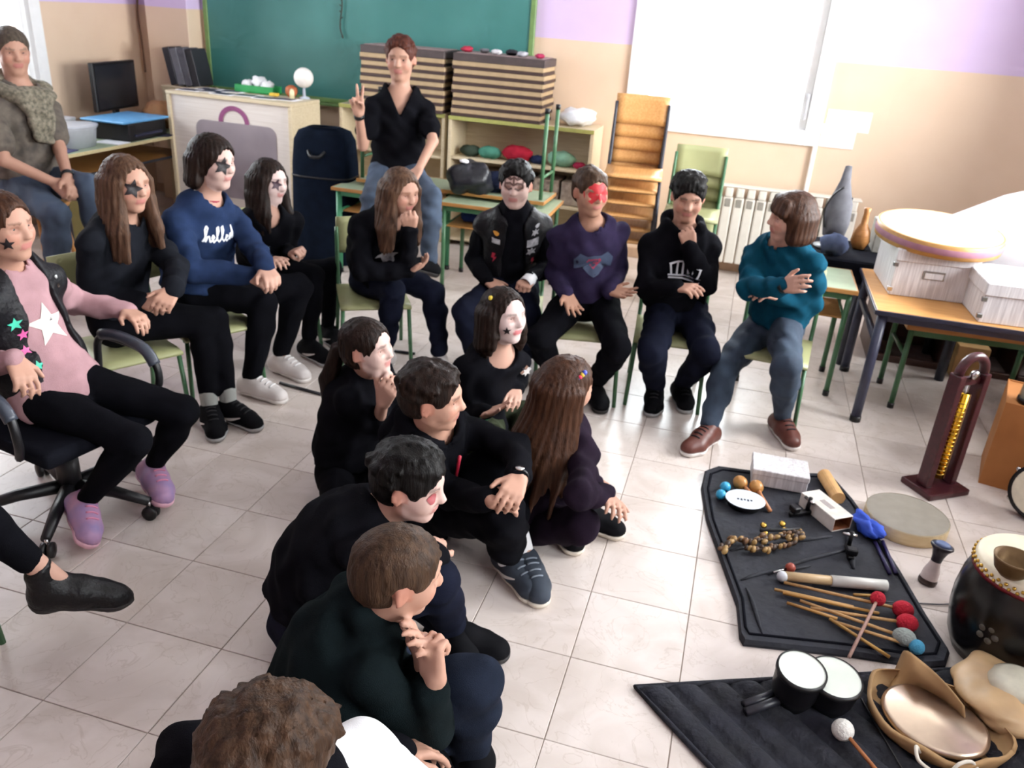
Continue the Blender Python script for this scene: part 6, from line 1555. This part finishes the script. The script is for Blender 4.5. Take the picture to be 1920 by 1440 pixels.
CAST = {
 'p01': dict(H=1.75, hh=0.134, res=0.008, face=(.85, -.5, -.12), skin='warm', label='adult in a grey t-shirt and jeans by the left window',
   hair=dict(style='short', m=HGREY, c='5a5046', th=0.025, tufts=0), top=dict(name='t_shirt', m=C_GREYT, sleeve=0.32, g=0.02), trousers=dict(m=C_JEAN2, g=0.016),
   shoes=dict(m=S_BLK, sole=SO_D), handL=('half', (-.3, -.3, -.9)), handR=('half', (.2, .6, -.6)), extra=[band('elL', 'wrL', 0.93, 0.018, M_BLACK, 'bracelet'), scarf(mat('patterned_scarf', '8a8272', 0.9, c2='4e4c40', scale=55))]),
 'p02': dict(H=1.45, face=(.98, .02, 0.02), skin='warm', slouch=0.03, label='girl in a pink jumper and black star vest reclining in the office chair',
   hair=dict(style='pony', m=HB, c='4a2f20', len=0.18, line=0.33), top=dict(name='jumper', m=C_PINK, g=0.016, low=0.05), trousers=dict(m=C_BLK2, g=0.006, hem=0.93),
   vest=dict(name='vest', m=LEATHER2, open=0.065, low=0.0, patches=[(-.115, -.16, .022, 'star', P_TEAL), (-.10, -.20, .018, 'star', P_PINK), (-.105, -.25, .018, 'star', P_PINK), (-.10, -.31, .020, 'star', P_TEAL), (.115, -.10, .008, 'blob', M_CHROME), (.115, -.07, .008, 'blob', M_CHROME)]),
   shoes=dict(m=S_PNK, sole=SO_PK, laces=L_P), flatfeet=False, handL=('relaxed', None), handR=('relaxed', None), prints=[(0.0, -.20, .075, 'star', P_STAR), (0.0, -.19, .018, 'script', M_INK)],
   face_decals=[(-0.75, 0.0, -0.17, 0.11, 'star', F_BLK)]),
 'p03': dict(H=1.48, face=(.95, -.22, -.03), skin='warm', label='girl with long light brown hair, starred eye and charcoal jacket',
   hair=dict(style='long', m=HLB, c='6b4630', len=0.26, phis=list(np.linspace(-122, 122, 23)), flare=0.10, drift=(.05, -.03, 0), line=0.34), top=dict(name='jacket', m=C_DKJ, g=0.020, wr=0.010), trousers=dict(m=C_BLK2, g=0.006, hem=0.86),
   shoes=dict(m=S_BLK, sole=SO_G, laces=L_K, swoosh=SW), socks=SOCK_G, handL=('half', (-.5, .3, -.8)), handR=('half', (.3, .5, -.6)), face_decals=[(-0.42, 0.0, 0.0, 0.19, 'eyestar', F_BLK)]),
 'p04': dict(H=1.55, face=(.98, -.12, -.02), skin='fair', facewhite=0.3, label='person in a blue sweatshirt with white cursive writing, starred eye',
   hair=dict(style='long', m=HDB, c='2b1d17', len=0.03, phis=list(np.linspace(-80, 80, 13)), flare=0.2, line=0.30, th=0.05), top=dict(name='sweatshirt', m=C_BLUE, g=0.022, wr=0.009), trousers=dict(m=C_BLK2, g=0.014),
   shoes=dict(m=S_WHT, sole=SO_W, laces=L_W), handL=('half', (-.4, .3, -.8)), handR=('half', (.3, .5, -.6)), prints=[(0.0, -.13, .085, 'script', P_WHT)], face_decals=[(-0.40, 0.0, 0.0, 0.19, 'eyestar', F_BLK)], extra=[choker(0.037, mat('crimson_collar', '8a1f38', 0.8), 'collar', 0.1)]),
 'p05': dict(H=1.42, face=(.95, -.2, -.02), skin='fair', facewhite=0.55, label='girl with white painted face and long dark hair sitting beside the navy case',
   hair=dict(style='long', m=HDB, c='2b1d17', len=0.20, phis=list(np.linspace(-120, 120, 21)), flare=0.10, drift=(.04, -.02, 0), line=0.32), top=dict(name='top', m=C_BLK), trousers=dict(m=C_BLK2, g=0.007),
   shoes=dict(m=S_BLK, sole=SO_G, swoosh=SW), handL=('fist', None), handR=('relaxed', None), face_decals=[(-0.40, 0.0, 0.0, 0.15, 'eyestar', F_DK)], prints=[(-.05, -.10, .02, 'splash', mat('silver_blue_print', '9ab4d8', 0.4)), (-.02, -.13, .02, 'splash', mat('silver_blue_print', '9ab4d8', 0.4))]),
 'p06': dict(H=1.45, face=(.88, -.48, -.15), skin='warm', slouch=0.035, label='girl with long brown hair resting her chin on her hand',
   hair=dict(style='long', m=HLB, c='6b4630', len=0.22, phis=list(np.linspace(-120, 118, 23)), flare=0.10, drift=(.03, -.04, 0), line=0.33), top=dict(name='jumper', m=C_BLK, g=0.02), trousers=dict(m=C_NAVY, hem=0.90),
   shoes=dict(m=S_WHT, sole=SO_W), handL=('fist', (-.2, .4, .3)), handR=('relaxed', (-.2, 0.2, 1)), prints=[(0.0, -.17, .055, 'splash', P_GRY)]),
 'p07': dict(H=1.65, hh=0.150, res=0.0075, face=(.2, -1, -.06), skin='warm', label='woman in a black v-neck t-shirt making a victory sign',
   hair=dict(style='short', m=HRED, c='5a3a28', th=0.035, crest=True, line=0.34), top=dict(name='t_shirt', m=C_BLK, sleeve=0.30, neck='v', g=0.02, low=0.0), trousers=dict(m=C_JEAN2, g=0.016),
   shoes=dict(m=S_BLK, sole=SO_D), handR=('v', (.25, -.95, 0.1)), handL=('relaxed', (0, .3, -1)), extra=[band('elR', 'wrR', 0.93, 0.0175, M_BLACK, 'bracelet')]),
 'p08': dict(H=1.45, face=(.15, -1, -.03), skin='warm', facewhite=0.35, label='boy with a brown painted face wearing a black vest covered with patches',
   hair=dict(style='short', m=HBK, c='191514', th=0.04, crest=True, line=0.30), top=dict(name='turtleneck', m=C_BLK, collar=True, neck='none'), trousers=dict(m=C_NAVY, g=0.016),
   vest=dict(name='vest', m=LEATHER2, open=0.045, low=0.03, patches=[(-.095, -.09, .020, 'rect', P_GRY), (-.095, -.05, .014, 'blob', P_ORG), (.10, -.05, .02, 'splash', P_GRY), (.09, -.10, .03, 'rect', P_GRY), (.085, -.15, .026, 'splash', P_GRY), (-.10, -.19, .028, 'bolt', P_RED), (.10, -.22, .022, 'bolt', P_RED), (.11, -.02, .012, 'blob', P_GRY)]),
   shoes=dict(m=S_WHT, sole=SO_W), handL=('fist', None), handR=('relaxed', None), face_decals=[(0.0, 0.0, 0.06, 0.27, 'faceline', F_BRN)], extra=[band('wrL', 'haL', 0.35, 0.021, SOCK_W, 'bandage', 0.03)]),
 'p09': dict(H=1.45, face=(.62, -.78, -.03), skin='tan', label='boy with a red painted eye mask and a purple printed sweatshirt',
   hair=dict(style='short', m=HSB, c='2d2018', th=0.03, line=0.30, tufts=30, tl=0.06), top=dict(name='sweatshirt', m=C_PURP, g=0.018), trousers=dict(m=C_BLK2, g=0.016),
   shoes=dict(m=S_BLK, sole=SO_D), handL=('open', (-.3, -.3, .9)), handR=('open', (.4, -.5, .6)), prints=[(0, -.155, .095, 'wings', P_BLU), (0, -.15, .07, 'shield', P_PNKRED), (0, -.148, .045, 'shield', P_BLU), (0, -.147, .03, 'shield', P_PNKRED)],
   face_decals=[(0.0, 0.0, 0.06, 0.30, 'mask', F_RED)]),
 'p10': dict(H=1.45, face=(.18, -1, -.22), skin='warm', label='boy in a black hoodie with a white building print, hand on his chin',
   hair=dict(style='short', m=HBK, c='191514', th=0.05, crest=True, line=0.27), top=dict(name='hoodie', m=C_BLK, hood=True, g=0.022, wr=0.01), trousers=dict(m=C_NAVY, g=0.018, hem=0.98, wr=0.009),
   shoes=dict(m=S_BLK, sole=SO_G, laces=L_K), handL=('fist', (-.3, .6, .2)), handR=('relaxed', None), prints=[(-.01, -.155, .065, 'arena', P_WHT)]),
 'p11': dict(H=1.5, face=(-.9, -.38, -.05), skin='fair', label='child with a brown bob in a teal henley, arms crossed',
   hair=dict(style='bob', m=HB, c='4a2f20', len=0.02, phis=list(np.linspace(-105, 105, 17)), flare=0.1, line=0.22, th=0.045, fringe=1, amp=0.0018), top=dict(name='henley', m=C_TEAL, g=0.020, wr=0.011), trousers=dict(m=C_JEAN, g=0.015, hem=0.96),
   shoes=dict(m=S_BRN, sole=SO_W, laces=L_K), handL=('relaxed', None), handR=('relaxed', (.2, .8, -.3)), extra=[watch('wrR', 'haR', 0.1, 0.019, M_BLACK, mat('dark_watch_face', '25303a', 0.2))]),
 'p12': dict(H=1.45, face=(.84, -.48, .12), skin='fair', facewhite=0.6, lips=(0.5, 0.06, 0.08), label='girl on the floor with white face, dark cheek star and a silver star brooch',
   hair=dict(style='long', m=HDB, c='2f1f18', len=0.10, phis=list(np.linspace(-104, 104, 19)), flare=0.15, line=0.36), top=dict(name='jumper', m=C_BLK, neck='wide'), trousers=dict(m=C_OLIVE),
   shoes=dict(m=S_BLK, sole=SO_D), handL=('relaxed', None), handR=('open', (.1, -.2, 1)), face_decals=[(-0.7, 0.02, -0.19, 0.09, 'star', F_BLK)], extra=[star_pin(.07, -.03, .024, M_CHROME), clip(-0.02, -0.30, 0.40, 0.010, [mat('yellow_clip', 'd8c040', 0.4)]), band('elR', 'wrR', 0.95, 0.017, mat('mint_bracelet', '58c890', 0.5), 'bracelet')]),
 'p13': dict(H=1.42, face=(.95, -.1, .1), skin='fair', facewhite=0.35, label='girl on the floor with a dark ponytail touching her chin',
   hair=dict(style='pony', m=HDB, c='33221b', len=0.28, line=0.33), top=dict(name='jumper', m=C_BLK, sleeve=0.72, g=0.018), trousers=dict(m=C_BLK2, g=0.007), shoes=dict(m=S_BLK, sole=SO_D), handR=('half', (.3, .6, .4)), handL=('relaxed', None)),
 'p14': dict(H=1.48, face=(.88, .12, .0), skin='warm', label='boy on the floor in a black red zipped hoodie and slate trainers',
   hair=dict(style='short', m=HDB, c='241813', th=0.035, line=0.27, crest=True), top=dict(name='hoodie', m=C_BLK, hood=True, g=0.02, sleeve=0.95), trousers=dict(m=C_BLK2, g=0.024, hem=0.52, ankle=0.037, wr=0.011),
   shoes=dict(m=S_SLATE, sole=SO_B, top=0.07, laces=mat('grey_lace', '77808c', 0.7), swoosh=SW), socks=SOCK_W, sock_h=0.10, handL=('hang', None), handR=('hang', None), extra=[watch('elL', 'wrL', 0.97, 0.0185, M_BLACK, M_CHROME), zipline(0.0, -.02, -.22, mat('red_zip', 'b0203a', 0.6))]),
 'p15': dict(H=1.45, face=(.75, .62, -.02), skin='warm', label='girl on the floor with very long brown hair and a colourful clip, from behind',
   hair=dict(style='long', m=HB, c='4a2f20', len=0.36, phis=list(np.linspace(-100, 95, 21)), flare=0.20, drift=(-.04, -.03, 0), line=0.33), top=dict(name='jumper', m=C_PLUM, g=0.016), trousers=dict(m=C_PLUM), shoes=dict(m=S_BLK, sole=SO_B),
   handR=('relaxed', None), handL=('relaxed', None), extra=[clip(0.10, -0.30, 0.42, 0.0085, [mat('clip_blue', '4a5ac8', 0.4), mat('clip_yellow', 'd8b840', 0.4), mat('clip_red', 'd83a5a', 0.4), mat('clip_blue', '4a5ac8', 0.4), mat('clip_mint', '3ad8a0', 0.4)], 5, 0.035, 'hair_clip_bead')]),
 'p16': dict(H=1.5, face=(.96, .0, -.10), skin='fair', facewhite=0.35, slouch=0.05, label='boy with thick black hair and black top hunched on the floor',
   hair=dict(style='short', m=HBK, c='191514', th=0.05, line=0.24, crest=True), top=dict(name='top', m=C_BLK, g=0.022), trousers=dict(m=C_NAVY), shoes=dict(m=S_BLK, sole=SO_D), handL=('relaxed', None), handR=('relaxed', None),
   face_decals=[(-0.45, 0.0, -0.01, 0.08, 'blob', mat('rose_eye_paint', '9a4a4e', 0.6))]),
 'p17': dict(H=1.5, face=(.80, .50, -.12), skin='warm', slouch=0.03, label='boy on the floor with cropped brown hair and a dark green hoodie',
   hair=dict(style='short', m=HSB, c='4b3728', th=0.035, line=0.28, tufts=0), top=dict(name='hoodie', m=C_GREEN, hood=True, g=0.022, sleeve=0.92, wr=0.010), trousers=dict(m=cloth('slate_jeans', '1d2330'), g=0.018), shoes=dict(m=S_BLK, sole=SO_D),
   handR=('fist', (.2, .9, .1)), handL=('relaxed', None)),
 'p18': dict(H=1.5, face=(.65, .72, -.25), skin='warm', label='child at the bottom edge in a black jacket with white sleeve',
   hair=dict(style='short', m=hair_mat('tousled_brown_hair', '4c3728', '2a1d15'), c='5e4331', th=0.05, line=0.24, crest=True, tufts=150, tl=0.10, sweep=0.3, amp=0.002, freq=26), sleeve_panel=('R', C_WHITE, None), top=dict(name='jacket', m=C_BLK, g=0.03, hood=True), trousers=dict(m=C_BLK2, g=0.007), shoes=dict(m=S_BLK, sole=SO_D)),
 'p19': dict(H=1.5, face=(.9, -.2, 0), skin='fair', flatfeet=False, label='person at the left edge with black leggings and ankle boot',
   hair=dict(style='long', m=HB, c='4a2f20', len=0.2), top=dict(name='jumper', m=C_BLK), trousers=dict(m=C_BLK2, g=0.006, hem=0.66), shoes=dict(m=LEATHER, sole=SO_D, boot=True, top=0.07, len=0.165, k=1.1)),
}
for k_, sp_ in CAST.items():
    build_person(k_, sp_)

# ---------------- chairs the people sit on
def seat_for(key, fwd, label, m=M_SEATG, sh=0.355, back=0.05):
    p = np.array(POSES[key][0]); f = nrm([fwd[0], fwd[1], 0])
    loc = p+f*back
    make_chair('school_chair', label, (loc[0], loc[1], 0), math.atan2(f[1], f[0]), M_GREEN, m, sh, 0.70, 'green school chairs in the circle')
for key, fwd, lb in (('p03', (.85, -.5), 'the girl in the charcoal jacket'), ('p04', (.85, -.5), 'the person in the blue sweatshirt'), ('p05', (.85, -.5), 'the girl by the navy case'), ('p06', (.5, -.85), 'the girl resting her chin in front of the desk'), ('p08', (.2, -.97), 'the boy in the patched vest'), ('p09', (.2, -.95), 'the boy with the red mask'), ('p10', (.1, -1), 'the boy in the printed hoodie'), ('p11', (-.1, -1), 'the child in the teal henley'), ('p19', (.95, -.3), 'the person with the ankle boot')):
    seat_for(key, fwd, 'green framed school chair under ' + lb)
# stool of the adult at the window
stl = thing('tall_stool', 'wooden stool under the adult by the left window', 'stool', (POSES['p01'][0][0], POSES['p01'][0][1], 0))
MB().lathe([(0, 0.54), (0.17, 0.54), (0.175, 0.55), (0.175, 0.562), (0.16, 0.568), (0, 0.568)], n=28).build('seat', M_EDGE, stl, True)
for k in range(4):
    a = PI/4+k*PI/2; MB().tube([(0.12*math.cos(a), 0.12*math.sin(a), 0.54), (0.19*math.cos(a), 0.19*math.sin(a), 0)], 0.014).build('leg', M_EDGE, stl, True)

# ---------------- office chair
pc = np.array(POSES['p02'][0]); oc = thing('office_chair', 'black swivel office chair with loop armrests and five castors', 'office chair', (pc[0]-0.02, pc[1], 0), -0.2)
MB().box((-0.20, -0.22, 0.335), (0.24, 0.22, 0.395), 0.03, 3).build('seat', M_BLACKCLOTH, oc, True)
bk = MB(); bk.M = Matrix.Translation((-0.22, 0, 0.42)) @ Matrix.Rotation(-0.42, 4, 'Y'); bk.box((-0.045, -0.20, 0.0), (0.01, 0.20, 0.46), 0.03, 3); bk.build('backrest', M_BLACKCLOTH, oc, True)
MB().tube([(0.0, 0, 0.33), (0, 0, 0.21)], 0.028, 14).build('gas_column', M_CHROME, oc, True)
MB().tube([(0.0, 0, 0.23), (0, 0, 0.07)], 0.04, 14).build('column_cover', M_BLACK, oc, True)
MB().tube(catmull([(-0.1, 0, 0.33), (-0.24, 0, 0.32), (-0.30, 0, 0.45)], 4), 0.02).build('back_bracket', M_BLACK, oc, True)
for k in range(5):
    a = 0.35+k*2*PI/5; c, s_ = math.cos(a), math.sin(a)
    lg = MB().tube([(0.03*c, 0.03*s_, 0.10), (0.17*c, 0.17*s_, 0.095), (0.30*c, 0.30*s_, 0.072)], [0.026, 0.022, 0.017], 10).build('base_arm', M_BLACK, oc, True)
    cm = MB(); px, py = -s_, c
    MB().tube([(0.295*c, 0.295*s_, 0.07), (0.295*c, 0.295*s_, 0.045)], 0.008).build('castor_stem', M_CHROME, lg, True)
    for q in (-1, 1):
        MB().lathe([(0, -0.009), (0.026, -0.008), (0.028, 0), (0.026, 0.008), (0, 0.009)], (0.30*c+px*q*0.012, 0.30*s_+py*q*0.012, 0.028), (px, py, 0), 18).build('castor_wheel', M_BLACK, lg, True)
M_PAD = mat('grey_arm_pad', '3a3f4a', 0.35)
for q in (-1, 1):
    y = q*0.27
    lp = catmull([(-0.12, q*0.2, 0.36), (-0.13, y, 0.42), (-0.10, y, 0.56), (0.02, y, 0.585), (0.17, y, 0.56), (0.20, y, 0.46), (0.14, q*0.24, 0.37)], 5)
    ar_ = MB().tube(lp, 0.014, 8).build('armrest', M_BLACK, oc, True)
    MB().tube(catmull([(-0.08, y, 0.585), (0.02, y, 0.60), (0.14, y, 0.582), (0.19, y, 0.53)], 4), 0.021, 10).build('arm_pad', M_PAD, ar_, True)
